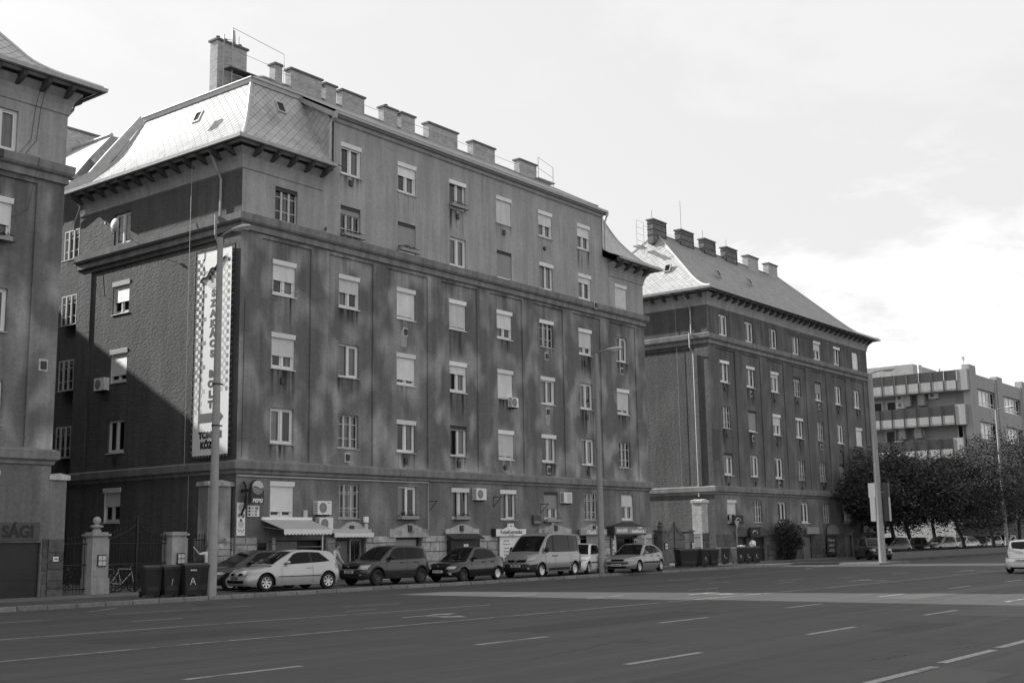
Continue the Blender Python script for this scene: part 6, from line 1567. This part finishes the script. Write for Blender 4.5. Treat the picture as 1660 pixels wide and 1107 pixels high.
    # seats and dashboard are not built behind the dark glass; outline of front surface for lamps
    def fsurf(Y, Z, end=1):
        X = xf if end > 0 else xr
        for _ in range(4):
            f = min(1, max(0, (Z - sill) / max(.1, D(X - end * .05) - sill))); nf, nr, hw = half(f); a, b = xr + nr, xf - nf; n = NF if end > 0 else NR
            t = max(0, 1 - min(1, abs(Y) / hw) ** n) ** (1 / n); X = (a + b) / 2 + end * t * (b - a) / 2
        return X
    def patch(pts, name, m, end=1, off=.012, n=6, parent=None):
        """pts: four (y,z) corners"""
        g = MB(); c = [Vector(q) for q in pts]
        for j in range(n + 1):
            for i in range(n + 1):
                u, v = i / n, j / n; q = (c[0] * (1 - u) + c[1] * u) * (1 - v) + (c[3] * (1 - u) + c[2] * u) * v
                X = fsurf(q.x, q.y, end); Y = q.x; g.v.append((X + end * off, Y * (1 + off * .6), q.y))
        for j in range(n):
            for i in range(n): a = j * (n + 1) + i; g.f.append((a, a + 1, a + n + 2, a + n + 1)); g.m.append(0)
        return g.build(name, m, parent or r, smooth=True)
    for k_, lst in p.get('front', {}).items():
        for q in lst: 
            patch(q[1], k_, q[0], 1, q[2] if len(q) > 2 else .012)
    for k_, lst in p.get('rear', {}).items():
        for q in lst: patch(q[1], k_, q[0], -1, q[2] if len(q) > 2 else .012)
    def plate(s, Z, end, Y=0, m='plate'):
        X = fsurf(.2, Z, end) + end * .035; X = max(X, fsurf(0, Z, end) + .012) if end > 0 else min(X, fsurf(0, Z, end) - .012)
        q = B(X - .006, X + .006, Y - .26, Y + .26, Z - .056, Z + .056).build('number_plate', m, r)
        text(s, .105, 'lettering', 'ink', q, (X + end * .007, Y, Z), (math.pi / 2, 0, math.pi / 2 if end > 0 else -math.pi / 2), bold=.003, ext=.001)
    if p.get('plate'): plate(p['plate'], p['pz'], p.get('pe', 1), m=p.get('pm', 'plate'))
    # side details
    def sidey(X, Z):
        f = min(1, max(0, (Z - sill) / (D(X) - sill))); nf, nr, hw = half(f); a, b = xr + nr, xf - nf; t = (X - (a + b) / 2) / ((b - a) / 2); n = NF if t > 0 else NR
        return hw * max(0, 1 - min(1, abs(t)) ** n) ** (1 / n)
    for sgn in (1, -1):
        for X in p.get('seams', []):
            g = MB(); K = 9; zs = [lerp(sill + .08, D(X) - .02, k / K) for k in range(K + 1)]
            for za, zb in zip(zs, zs[1:]):
                g.face([(X - .006, sgn * (sidey(X, za) + .003), za), (X + .006, sgn * (sidey(X, za) + .003), za), (X + .006, sgn * (sidey(X, zb) + .003), zb), (X - .006, sgn * (sidey(X, zb) + .003), zb)])
            g.build('door_seam', 'seam', r)
        for X, Z in p.get('handles', []): Y = sidey(X, Z); B(X - .09, X + .09, sgn * (Y - .0) if sgn > 0 else -(Y + .028), sgn * (Y + .028) if sgn > 0 else -Y, Z - .018, Z + .018).build('door_handle', p.get('hm', p['paint']), r)
        for (xa, xb, za, zb, m) in p.get('strips', []):
            g = MB(); K = 16
            for k in range(K):
                X, X2 = lerp(xa, xb, k / K), lerp(xa, xb, (k + 1) / K)
                g.face([(X, sgn * (sidey(X, za) + .012), za), (X2, sgn * (sidey(X2, za) + .012), za), (X2, sgn * (sidey(X2, zb) + .012), zb), (X, sgn * (sidey(X, zb) + .012), zb)])
            g.build('side_strip', m, r)
        # arch lip
        for ax in (wb / 2, -wb / 2):
            g = MB(); ra = rw + .055; K = 16; ext = p.get('lip', .035)
            for k in range(K):
                a1, a2 = [math.pi * (.04 + .92 * q / K) for q in (k, k + 1)]
                P_ = lambda a, e: (ax + (ra + e) * math.cos(a), sgn * (sidey(ax + (ra + e) * math.cos(a), min(D(ax) - .05, rw + (ra + e) * math.sin(a))) + (.008 if e else .006)), rw + (ra + e) * math.sin(a))
                g.face([P_(a1, 0), P_(a2, 0), P_(a2, ext), P_(a1, ext)])
                q0, q1 = P_(a1, 0), P_(a2, 0); g.face([q0, q1, (q1[0], q1[1] - sgn * .22, q1[2]), (q0[0], q0[1] - sgn * .22, q0[2])], 1)
            g.build('wheel_arch', [p.get('lipm', p['paint']), 'seam'], r, smooth=True, angle=40)
            tm, rm_, bk = wheel_meshes(rw, p.get('tw', .2), p['wheel'][0 if ax > 0 else 1])
            w_ = bpy.data.objects.new('wheel', tm); col.objects.link(w_); w_.parent = r; w_.location = (ax, sgn * (Wd / 2 - p.get('tw', .2) / 2 - .035), rw); w_.rotation_euler = (0, rnd.random(), 0 if sgn > 0 else math.pi)
            inst(rm_, 'rim', w_); inst(bk, 'brake_disc', w_)
        # mirror
        mxp = p.get('mirror', (p['ws'][0] - .28)); zb = base(mxp) + .1; Y = side(mxp, zb)
        g = MB(); c = Vector((mxp, sgn * (Y + .11), zb + .03)); ms = p.get('ms', 1.0)
        for (dx, sx_) in ((-.05, .9), (-.02, 1.0), (.04, .9), (.08, .55)):
            k = len(g.v)
            for j in range(10): t = 2 * math.pi * j / 10; g.v.append((c.x + dx, c.y + math.cos(t) * .10 * sx_, c.z + math.sin(t) * .065 * sx_ * ms))
        for q in range(3):
            for j in range(10): g.f.append((q * 10 + j, q * 10 + (j + 1) % 10, (q + 1) * 10 + (j + 1) % 10, (q + 1) * 10 + j)); g.m.append(0)
        g.f.append(tuple(range(10))); g.m.append(1); g.f.append(tuple(range(39, 29, -1))); g.m.append(0)
        g.box(mxp - .02, mxp + .03, min(sgn * Y, sgn * (Y + .05)), max(sgn * Y, sgn * (Y + .05)), zb - .03, zb + .01)
        g.build('mirror', [p.get('mm', p['paint']), 'carglass'], r, smooth=True, angle=50)
    return r
def badge(r, kind, X, Z, Y=0, s=.06):
    if kind == 'diamond': MB().prism([(X, Y - s * .7, Z), (X, Y, Z - s), (X, Y + s * .7, Z), (X, Y, Z + s)], (.012, 0, 0)).build('badge', 'steel', r)
    if kind == 'oval': MB().lathe([(0, .012), (s * .8, .008), (s, 0)], (X, Y, Z), 16, axis='x').build('badge', 'chrome', r)
    if kind == 'ring':
        MB().tube([(X + .01, Y + s * math.cos(t), Z + s * math.sin(t)) for t in [2 * math.pi * i / 16 for i in range(17)]], .007, 5).tube([(X + .01, Y - s, Z - .01), (X + .01, Y + s, Z + .01)], .008, 4).build('badge', 'chrome', r)
PA = {k: paint('car_paint_' + k, g, ro, me) for k, g, ro, me in (('silver', .44, .3, .3), ('graphite', .030, .3, .2), ('black', .007, .2, .0), ('grey', .24, .35, .3), ('white', .74, .35, .0), ('warmgrey', .25, .3, .3), ('dark', .018, .3, .1))}
# silver three-door hatchback
silver = dict(W=1.78, wb=2.63, fo=.83, ro=.72, rw=.315, paint=PA['silver'], wheel=('alloy', 'alloy'), nf=5.6, nr=5.0,
    deck=[(-2.1, .98), (-1.6, 1.0), (-1.0, .97), (0, .93), (.75, .90), (1.2, .86), (1.7, .79), (2.0, .74), (2.2, .70)],
    roof=[(-1.96, .95), (-1.80, 1.15), (-1.55, 1.36), (-1.1, 1.42), (-.4, 1.45), (0, 1.42), (.45, 1.24), (.95, .98), (1.08, .90)], ws=(1.0, .12), rg=(-1.9, -1.62),
    sides=[(-1.42, -.66, -.95, -.62), (-.58, .52, -.54, .05)], seams=(-.62, .70), handles=[(-.46, .80)], strips=[(-.95, .85, .50, .53, 'trim')], mirror=.45, tum=.36,
    front={'headlamp': [('lens', [(.42, .57), (.80, .60), (.84, .69), (.44, .65)]), ('lens', [(-.42, .57), (-.80, .60), (-.84, .69), (-.44, .65)])],
           'grille': [('seam', [(.12, .56), (.40, .57), (.42, .66), (.14, .65)]), ('seam', [(-.12, .56), (-.40, .57), (-.42, .66), (-.14, .65)])],
           'air_intake': [('seam', [(-.55, .30), (.55, .30), (.60, .40), (-.60, .40)], .006)]},
    rear={'tail_lamp': [('lens_dark', [(.55, .75), (.78, .75), (.74, .95), (.6, .95)]), ('lens_dark', [(-.55, .75), (-.78, .75), (-.74, .95), (-.6, .95)])]}, plate='JBU-100', pz=.48, pm='inkgrey')
c_ = car('parked_car', 'silver three-door hatchback with alloy wheels parked beside the nearest lamp post', 'car', 30.5, 34.55, 170, silver); badge(c_, 'diamond', 2.13, .63, 0, .085)
darkcar = dict(silver); darkcar.update(paint=PA['dark'], plate=None, wheel=('cap', 'cap'), W=1.72, ro=.8)
car('parked_car', 'dark car mostly hidden behind the silver hatchback', 'car', 30.6, 36.75, 172, darkcar)
fusion = dict(W=1.72, wb=2.49, fo=.80, ro=.72, rw=.325, sill=.24, paint=PA['graphite'], low='trim', lowz=.50, lowall=False, wheel=('steel', 'steel'), nf=5.6, nr=5.2, lipm='trim', lip=.06,
    deck=[(-1.95, 1.0), (-1.3, .98), (0, .96), (.7, .96), (1.1, .94), (1.6, .90), (1.9, .86), (2.02, .83)], nose=[(0, .10), (.12, .02), (.35, 0), (.5, .03), (.75, .06), (1, .16)],
    roof=[(-1.93, .98), (-1.82, 1.2), (-1.68, 1.42), (-1.3, 1.50), (-.6, 1.54), (0, 1.53), (.3, 1.44), (.75, 1.16), (1.08, .94)], ws=(1.0, .22), rg=(-1.9, -1.72), tum=.24,
    sides=[(-1.62, -1.24, -1.5, -1.22), (-1.18, -.42, -1.14, -.42), (-.34, .62, -.34, .22)], seams=(-.38, .78, -1.05), handles=[(-.12, .87), (-.9, .87)], hm='dark', mm='trim', ms=1.3, strips=[(-.85, .85, .44, .56, 'trim')], mirror=.5,
    front={'headlamp': [('lens', [(.46, .64), (.76, .64), (.78, .80), (.52, .80)]), ('lens', [(-.46, .64), (-.76, .64), (-.78, .80), (-.52, .80)])],
           'grille': [('seam', [(-.42, .66), (.42, .66), (.44, .77), (-.44, .77)], .01)], 'grille_bar': [('mid', [(-.50, .625), (.50, .625), (.50, .65), (-.50, .65)], .02)], 'bumper': [('trim', [(-.85, .28), (.85, .28), (.85, .60), (-.85, .60)], .014)], 'fog_lamp': [('lens', [(.58, .40), (.64, .40), (.64, .45), (.58, .45)], .02)]},
    plate='JZP-268', pz=.55)
c_ = car('parked_car', 'dark grey tall five-door hatchback with unpainted bumpers and black wheels', 'car', 36.0, 34.7, 178, fusion); badge(c_, 'oval', 2.08, .74, 0, .05)
thalia = dict(W=1.64, wb=2.47, fo=.78, ro=.88, rw=.285, paint=PA['black'], wheel=('steel', 'cap'), nf=5.6, nr=5.0,
    deck=[(-2.12, .86), (-1.9, .96), (-1.4, .97), (-.9, .93), (0, .89), (.6, .88), (1.0, .84), (1.5, .78), (1.85, .73), (2.0, .69)],
    roof=[(-1.62, .94), (-1.3, 1.12), (-.95, 1.33), (-.5, 1.41), (0, 1.42), (.25, 1.35), (.6, 1.10), (.98, .86)], ws=(.92, .2), rg=(-1.5, -1.0), tum=.34,
    sides=[(-1.20, -.98, -.98, -.9), (-.94, -.34, -.86, -.34), (-.28, .58, -.28, .14)], seams=(-.31, .70, -.95), handles=[(-.15, .80), (-.82, .80)], hm='trim', mm='trim', mirror=.42,
    front={'headlamp': [('lens', [(.38, .54), (.70, .54), (.72, .65), (.44, .65)]), ('lens', [(-.38, .54), (-.70, .54), (-.72, .65), (-.44, .65)])], 'grille': [('seam', [(-.34, .52), (.34, .52), (.30, .60), (-.30, .60)], .008)], 'air_intake': [('seam', [(-.45, .26), (.45, .26), (.45, .34), (-.45, .34)], .006)], 'fog_lamp': [('lens', [(.55, .30), (.64, .30), (.64, .38), (.55, .38)], .02), ('lens', [(-.55, .30), (-.64, .30), (-.64, .38), (-.55, .38)], .02)]},
    plate='JHW-682', pz=.44)
c_ = car('parked_car', 'black compact saloon parked nose to camera between the tall hatchback and the van', 'car', 40.1, 33.85, 183.5, thalia); badge(c_, 'diamond', 1.98, .66, 0, .05)
van = dict(W=1.90, wb=3.10, fo=.83, ro=.85, rw=.325, sill=.24, paint=PA['warmgrey'], low='trim', lowz=.60, wheel=('cap', 'cap'), nf=5.2, nr=9, tw=.21,
    deck=[(-2.4, 1.10), (-1.0, 1.10), (.6, 1.10), (1.1, 1.14), (1.5, 1.10), (1.9, 1.03), (2.2, .96), (2.38, .92)], nose=[(0, .12), (.12, .02), (.3, 0), (.5, .06), (.75, .14), (1, .26)], tail=[(0, .1), (.2, 0), (.6, 0), (1, .03)],
    roof=[(-2.36, 1.12), (-2.33, 1.5), (-2.28, 1.84), (-2.1, 1.92), (-1.0, 1.96), (.2, 1.97), (.55, 1.93), (.9, 1.72), (1.35, 1.32), (1.62, 1.10)], ws=(1.55, .72), tum=.12, crown=.05,
    sides=[(-2.1, -1.15, -2.05, -1.15), (-1.08, .28, -1.08, .26), (.46, 1.15, .46, .80)], seams=(.36, 1.22, -1.12), handles=[(.50, .96), (.20, .96)], hm='trim', mm='trim', ms=2.2, mirror=1.15, strips=[(-1.0, .95, .30, .42, 'trim')],
    front={'headlamp': [('lens', [(.46, .72), (.80, .80), (.84, .94), (.62, .90)], .02), ('lens', [(-.46, .72), (-.80, .80), (-.84, .94), (-.62, .90)], .02)],
           'grille': [('seam', [(-.46, .70), (.46, .70), (.50, .82), (-.50, .82)], .015)], 'grille_bar': [('chrome', [(-.50, .80), (.50, .80), (.52, .835), (-.52, .835)], .03)], 'bumper': [('trim', [(-.93, .28), (.93, .28), (.92, .62), (-.92, .62)], .014)], 'fog_lamp': [('lens', [(.60, .38), (.68, .38), (.68, .46), (.60, .46)], .024)]},
    plate='BZV-375', pz=.54, pm='inklight')
c_ = car('parked_van', 'grey passenger van with dark rear side glass parked before the white gabled sign', 'van', 45.7, 33.95, 186.3, van); badge(c_, 'ring', 2.32, .78, 0, .06)
polo = dict(W=1.64, wb=2.41, fo=.75, ro=.60, rw=.30, paint=PA['white'], wheel=('alloy', 'alloy'), nf=5.6, nr=5.2,
    deck=[(-1.8, .95), (-1.0, .95), (0, .92), (.65, .92), (1.1, .87), (1.5, .84), (1.85, .79), (1.95, .76)],
    roof=[(-1.78, .93), (-1.66, 1.15), (-1.45, 1.36), (-1.0, 1.44), (-.3, 1.46), (.05, 1.43), (.4, 1.24), (.92, .90)], ws=(.86, .1), rg=(-1.74, -1.5), tum=.28,
    sides=[(-1.35, -.62, -1.1, -.6), (-.54, .52, -.54, .1)], seams=(-.58, .68), handles=[(-.42, .84)], strips=[(-.9, .9, .52, .58, 'trim')], mm='trim', mirror=.42,
    front={'headlamp': [('lens', [(.42, .62), (.62, .60), (.64, .73), (.44, .73)]), ('lens', [(-.42, .62), (-.62, .60), (-.64, .73), (-.44, .73)]), ('lens', [(.64, .62), (.74, .64), (.75, .72), (.66, .72)]), ('lens', [(-.64, .62), (-.74, .64), (-.75, .72), (-.66, .72)])], 'grille': [('seam', [(-.38, .64), (.38, .64), (.36, .72), (-.36, .72)], .01)], 'bumper_strip': [('trim', [(-.76, .50), (.76, .50), (.76, .56), (-.76, .56)], .02)], 'air_intake': [('trim', [(-.5, .26), (.5, .26), (.5, .38), (-.5, .38)], .01)]}, plate=None, pz=.4)
car('parked_car', 'small white three-door hatchback with twin round headlamps behind the van', 'car', 50.0, 34.75, 199, polo)
saf = dict(W=1.76, wb=2.72, fo=.92, ro=.90, rw=.30, paint=PA['grey'], low='trim', lowz=.0, wheel=('alloy', 'alloy'), nf=5.6, nr=5.0,
    deck=[(-2.25, .90), (-1.9, .96), (-1.3, .95), (-.5, .90), (.4, .88), (.9, .84), (1.5, .80), (2.0, .74), (2.25, .70)],
    roof=[(-2.0, .94), (-1.6, 1.12), (-1.1, 1.33), (-.6, 1.40), (-.1, 1.41), (.2, 1.34), (.6, 1.10), (1.05, .84)], ws=(1.0, .16), rg=(-1.9, -1.2), tum=.36,
    sides=[(-1.55, -1.16, -1.22, -1.1), (-1.10, -.36, -1.02, -.36), (-.28, .62, -.28, .12)], seams=(-.32, .74, -1.12), handles=[(-.14, .80), (-.95, .80)], hm='dark', mirror=.5, strips=[(-.95, .95, .46, .54, 'trim')],
    front={'headlamp': [('lens', [(.36, .58), (.78, .58), (.78, .66), (.38, .68)]), ('lens', [(-.36, .58), (-.78, .58), (-.78, .66), (-.38, .68)])], 'grille': [('seam', [(-.32, .58), (.32, .58), (.34, .67), (-.34, .67)], .01)], 'bumper_strip': [('trim', [(-.86, .44), (.86, .44), (.86, .53), (-.86, .53)], .018)], 'air_intake': [('seam', [(-.5, .24), (.5, .24), (.5, .33), (-.5, .33)], .008)]},
    plate='GHK-617', pz=.40, pm='inklight')
c_ = car('parked_car', 'grey five-door saloon parked last in the row before the gabled shop canopy', 'car', 52.85, 33.3, 188, saf)
small = dict(polo); small.update(paint=PA['graphite'], wheel=('steel', 'steel'), strips=[], plate=None)
car('parked_car', 'small dark hatchback parked by the boarded lamp post', 'car', 80.8, 31.7, -140, small)
# white hatchback driving away at the right edge, seen from behind
astra = dict(W=1.75, wb=2.61, fo=.80, ro=.80, rw=.315, paint=PA['white'], wheel=('alloy', 'alloy'), nf=5.6, nr=5.2,
    deck=[(-2.08, .90), (-1.7, .98), (-1.0, .96), (0, .93), (.7, .91), (1.2, .85), (1.7, .75), (2.1, .62)], tail=[(0, .10), (.15, .02), (.4, 0), (.55, .03), (.6, .10), (1, .18)],
    roof=[(-1.98, .96), (-1.85, 1.14), (-1.62, 1.36), (-1.2, 1.43), (-.4, 1.46), (0, 1.44), (.45, 1.24), (1.02, .92)], ws=(.95, .12), rg=(-1.93, -1.62), tum=.32,
    sides=[(-1.40, -1.05, -1.25, -1.0), (-1.0, -.40, -.95, -.40), (-.32, .52, -.32, .05)], seams=(-.36, .68), handles=[(-.16, .84), (-.9, .84)], mirror=.45,
    rear={'tail_lamp': [('lens_dark', [(.56, .70), (.80, .72), (.78, .98), (.64, .96)], .02), ('lens_dark', [(-.56, .70), (-.80, .72), (-.78, .98), (-.64, .96)], .02)], 'boot_seam': [('seam', [(-.60, .655), (.60, .655), (.60, .665), (-.60, .665)], .012), ('seam', [(-.8, .50), (.8, .50), (.8, .508), (-.8, .508)], .012)], 'bumper': [('trim', [(-.7, .20), (.7, .20), (.74, .28), (-.74, .28)], .01)]}, plate='LYR-404', pz=.56, pe=-1)
car('moving_car', 'white hatchback seen from behind, cut by the right edge of the photo', 'car', 57.6, 15.05, -2.5, astra, z=0)
# row parked behind the planter wall
far_group = 'cars parked beyond the planter wall'
fars = [(87.5, 34.4, 200, 'dark', 'dark car just right of the boarded lamp post, beyond the planter wall'), (93.5, 35.2, 160, 'graphite', 'dark car between the lamp post and the second tree trunk'), (98.6, 34.8, 200, 'dark', 'dark car behind the second tree trunk'), (104.5, 35.0, 165, 'grey', 'grey-fronted car between the second and third tree trunks'),
        (110.5, 36.9, 10, 'graphite', 'dark car between third and fourth trunks'), (116.5, 36.9, 172, 'silver', 'pale car just right of the fourth trunk'), (122.0, 37.0, 185, 'dark', 'low dark car in front of the white ones'), (126.5, 37.4, 170, 'white', 'white car left of the farthest lamp post'), (131.5, 37.2, 178, 'white', 'second white car, right of the farthest lamp post')]
src = {}
for x_, y_, hd, c, lb in fars:
    if c not in src:
        q = dict(saf if c in ('dark', 'silver') else polo); q.update(paint=PA[c], plate=None)
        src[c] = car('parked_car', lb, 'car', x_, y_, hd, q, group=far_group)
    else:
        o = copy_tree(src[c]); o.location = (x_, y_, .115); o.rotation_euler = (0, 0, math.radians(hd)); o['label'] = lb

# ================================================================ bicycles
def bicycle(label, x, y, rz, m='inklight'):
    r = thing('bicycle', label, 'bicycle', (x, y, .12), rz)
    for wx in (-.52, .52):
        b_ = MB().tube([(wx + .33 * math.cos(t), 0, .34 + .33 * math.sin(t)) for t in [2 * math.pi * i / 24 for i in range(25)]], .02, 6)
        w_ = b_.build('wheel', 'rubber', r); s_ = MB()
        for i in range(12): t = math.pi * i / 6; s_.tube([(wx, 0, .34), (wx + .32 * math.cos(t), 0, .34 + .32 * math.sin(t))], .003, 3)
        s_.lathe([(0, -.03), (.03, -.03), (.03, .03), (0, .03)], (wx, 0, .34), 8, axis='y').build('spoke', 'chrome', w_)
    f = MB(); bb, st, hd, hb = (-.06, 0, .30), (-.22, 0, .86), (.36, 0, .84), (.40, 0, .70)
    for a, b in ((bb, st), (st, hd), (bb, hb), (bb, (-.52, 0, .34)), ((-.19, 0, .76), (-.52, 0, .34)), ((.36, 0, .9), (.52, 0, .34))): f.tube([a, b], .018, 7)
    f.build('frame', m, r); MB().tube([(.30, -.28, .98), (.36, -.12, 1.0), (.37, 0, .92), (.36, .12, 1.0), (.30, .28, .98)], .013, 6).build('handlebar', 'chrome', r)
    MB().tube([(-.22, 0, .86), (-.24, 0, .94)], .014, 6).prism([(-.38, -.08, .94), (-.38, .08, .94), (-.1, .02, .94), (-.1, -.02, .94)], (0, 0, .05)).build('saddle', 'rubber', r)
    MB().lathe([(0, .04), (.09, .04), (.09, .05), (0, .05)], (-.06, 0, .30), 16, axis='y').tube([(-.06, .06, .30), (.08, .06, .18)], .01, 5).tube([(-.06, -.06, .30), (-.2, -.06, .42)], .01, 5).build('crank', 'chrome', r)
bicycle('pale-framed bicycle leaning behind the near iron gate', 26.75, 39.35, math.radians(5)); bicycle('darker bicycle left of the pale one behind the near gate pillar', 26.1, 39.6, math.radians(-8), 'mid')

# ================================================================ people
def person(label, loc, rz, pose):
    r = thing('person', label, 'person', loc, rz); J, E_, Rr = pose
    bm = bmesh.new(); lay = bm.verts.layers.skin.verify(); vs = [bm.verts.new(j) for j in J]
    for a, b in E_: bm.edges.new((vs[a], vs[b]))
    for v, q in zip(vs, Rr): v[lay].radius = (q, q) if not isinstance(q, tuple) else q
    vs[0][lay].use_root = True
    me = bpy.data.meshes.new('body'); bm.to_mesh(me); bm.free(); t = bpy.data.objects.new('tmpbody', me); col.objects.link(t)
    t.modifiers.new('s', 'SKIN').use_smooth_shade = True; t.modifiers.new('u', 'SUBSURF').levels = 2
    bpy.context.view_layer.update(); dg = bpy.context.evaluated_depsgraph_get(); m2 = bpy.data.meshes.new_from_object(t.evaluated_get(dg)); bpy.data.objects.remove(t)
    m2.name = 'body'; m2.materials.clear()
    for q in ('skin', 'shirt', 'trousers', 'hair'): m2.materials.append(MT[q])
    for f in m2.polygons:
        c = f.center; k = 0
        best = min(range(len(E_)), key=lambda i: ((Vector(J[E_[i][0]]) + Vector(J[E_[i][1]])) / 2 - c).length); k = pose_m(E_[best])
        f.material_index = k
    o = bpy.data.objects.new('body', m2); col.objects.link(o); o.parent = r; return r, o
def pose_m(e): return PM.get(e, 0)
PM = {}
def make_person(label, loc, rz, lean=0.0, arm='up'):
    # 0 pelvis 1 waist 2 chest 3 neck base 4 neck 5 head low 6 head mid 7 head top
    L_ = lean; q = lambda x, y, z: (x, y + (-math.sin(L_) * max(0, z - .92)), .92 + (z - .92) * math.cos(L_) if z > .92 else z)
    J = [q(0, 0, .94), q(0, 0, 1.10), q(0, 0, 1.30), q(0, 0, 1.42), q(0, -.01, 1.48), q(0, -.03, 1.54), q(0, -.03, 1.60), q(0, -.02, 1.67)]
    E_ = [(0, 1), (1, 2), (2, 3), (3, 4), (4, 5), (5, 6), (6, 7)]; R_ = [(.15, .11), (.135, .10), (.16, .105), (.08, .07), .052, .07, .09, .06]
    def add(pts, rad, root, mm):
        prev = root
        for p_, rr in zip(pts, rad): J.append(p_); R_.append(rr); E_.append((prev, len(J) - 1)); PM[(prev, len(J) - 1)] = mm[0] if isinstance(mm, list) and len(mm) == 1 else (mm.pop(0) if isinstance(mm, list) else mm); prev = len(J) - 1
        return prev
    PM.clear(); 
    for e in ((0, 1), (1, 2), (2, 3)): PM[e] = 1
    for s in (-1, 1):
        k = add([(s * .10, 0, .84), (s * .11, -.01 * s, .50), (s * .11, .02, .12), (s * .11, .02, .05), (s * .12, -.13, .035)], [.085, .062, .045, .042, .035], 0, 2)
    def arm_(s, pts):
        sh = q(s * .17, 0, 1.38); k = add([sh], [.058], 2, 1); k = add([pts[0]], [.045], k, 1); k = add([pts[1]], [.028], k, 0)
        w = Vector(pts[1]); d = (w - Vector(pts[0])).normalized(); pl = add([tuple(w + d * .07)], [(.034, .018)], k, 0); n = d.orthogonal().normalized()
        for i, (o_, l) in enumerate(((-.027, .07), (-.009, .08), (.009, .076), (.027, .062))): b = w + d * .10 + n * o_; add([tuple(b), tuple(b + d * l * .55), tuple(b + d * l * .9 + Vector((0, 0, -.015)))], [.009, .0085, .007], pl, 0)
        add([tuple(w + d * .03 + n * .035), tuple(w + d * .07 + n * .055)], [.011, .009], k, 0)
    if arm == 'up':
        arm_(-1, ((-.42, -.12, 1.34), (-.60, -.2, 1.52))); arm_(1, ((.24, .0, 1.10), (.22, -.14, .92)))
    else:
        a1, a2 = q(-.2, -.1, 1.15), q(.2, -.1, 1.15); arm_(-1, ((-.24, -.28, 1.02), (-.22, -.45, .86))); arm_(1, ((.24, -.28, 1.02), (.22, -.45, .86)))
    r, o = person(label, loc, rz, (J, E_, R_))
    hd = Vector(J[6])
    h_ = bmesh.new(); bmesh.ops.create_uvsphere(h_, u_segments=16, v_segments=10, radius=.108)
    for v in list(h_.verts):
        if v.co.z < -.03 and v.co.y < .02: h_.verts.remove(v)
    for v in h_.verts: v.co = Vector((v.co.x * .95, v.co.y * 1.05 + .018, v.co.z * 1.1 + .03)) + hd
    me = bpy.data.meshes.new('hair'); h_.to_mesh(me); h_.free(); me.materials.append(MT['hair']); ho = bpy.data.objects.new('hair', me); col.objects.link(ho); ho.parent = r
    f = MB()
    for s in (-1, 1): f.lathe([(0, -.092), (.012, -.09), (.014, -.085)], (hd.x + s * .032, hd.y, hd.z + .005), 8, axis='y')
    f.build('eye', 'ink', r); MB().prism([(hd.x - .012, hd.y - .085, hd.z - .03), (hd.x + .012, hd.y - .085, hd.z - .03), (hd.x, hd.y - .085, hd.z + .015)], (0, -.025, 0)).build('nose', 'skin', r); B(hd.x - .022, hd.x + .022, hd.y - .088, hd.y - .07, hd.z - .052, hd.z - .044).build('mouth', 'hair', r)
    return r
make_person('person in a light T-shirt raising one arm towards the gate pillar behind the bins', (29.15, 37.4, .12), math.radians(-15))
make_person('person in a light top bending forward at the shop front behind the silver hatchback', (35.7, 37.6, .12), math.radians(20), lean=.45, arm='down')

finish_roots()
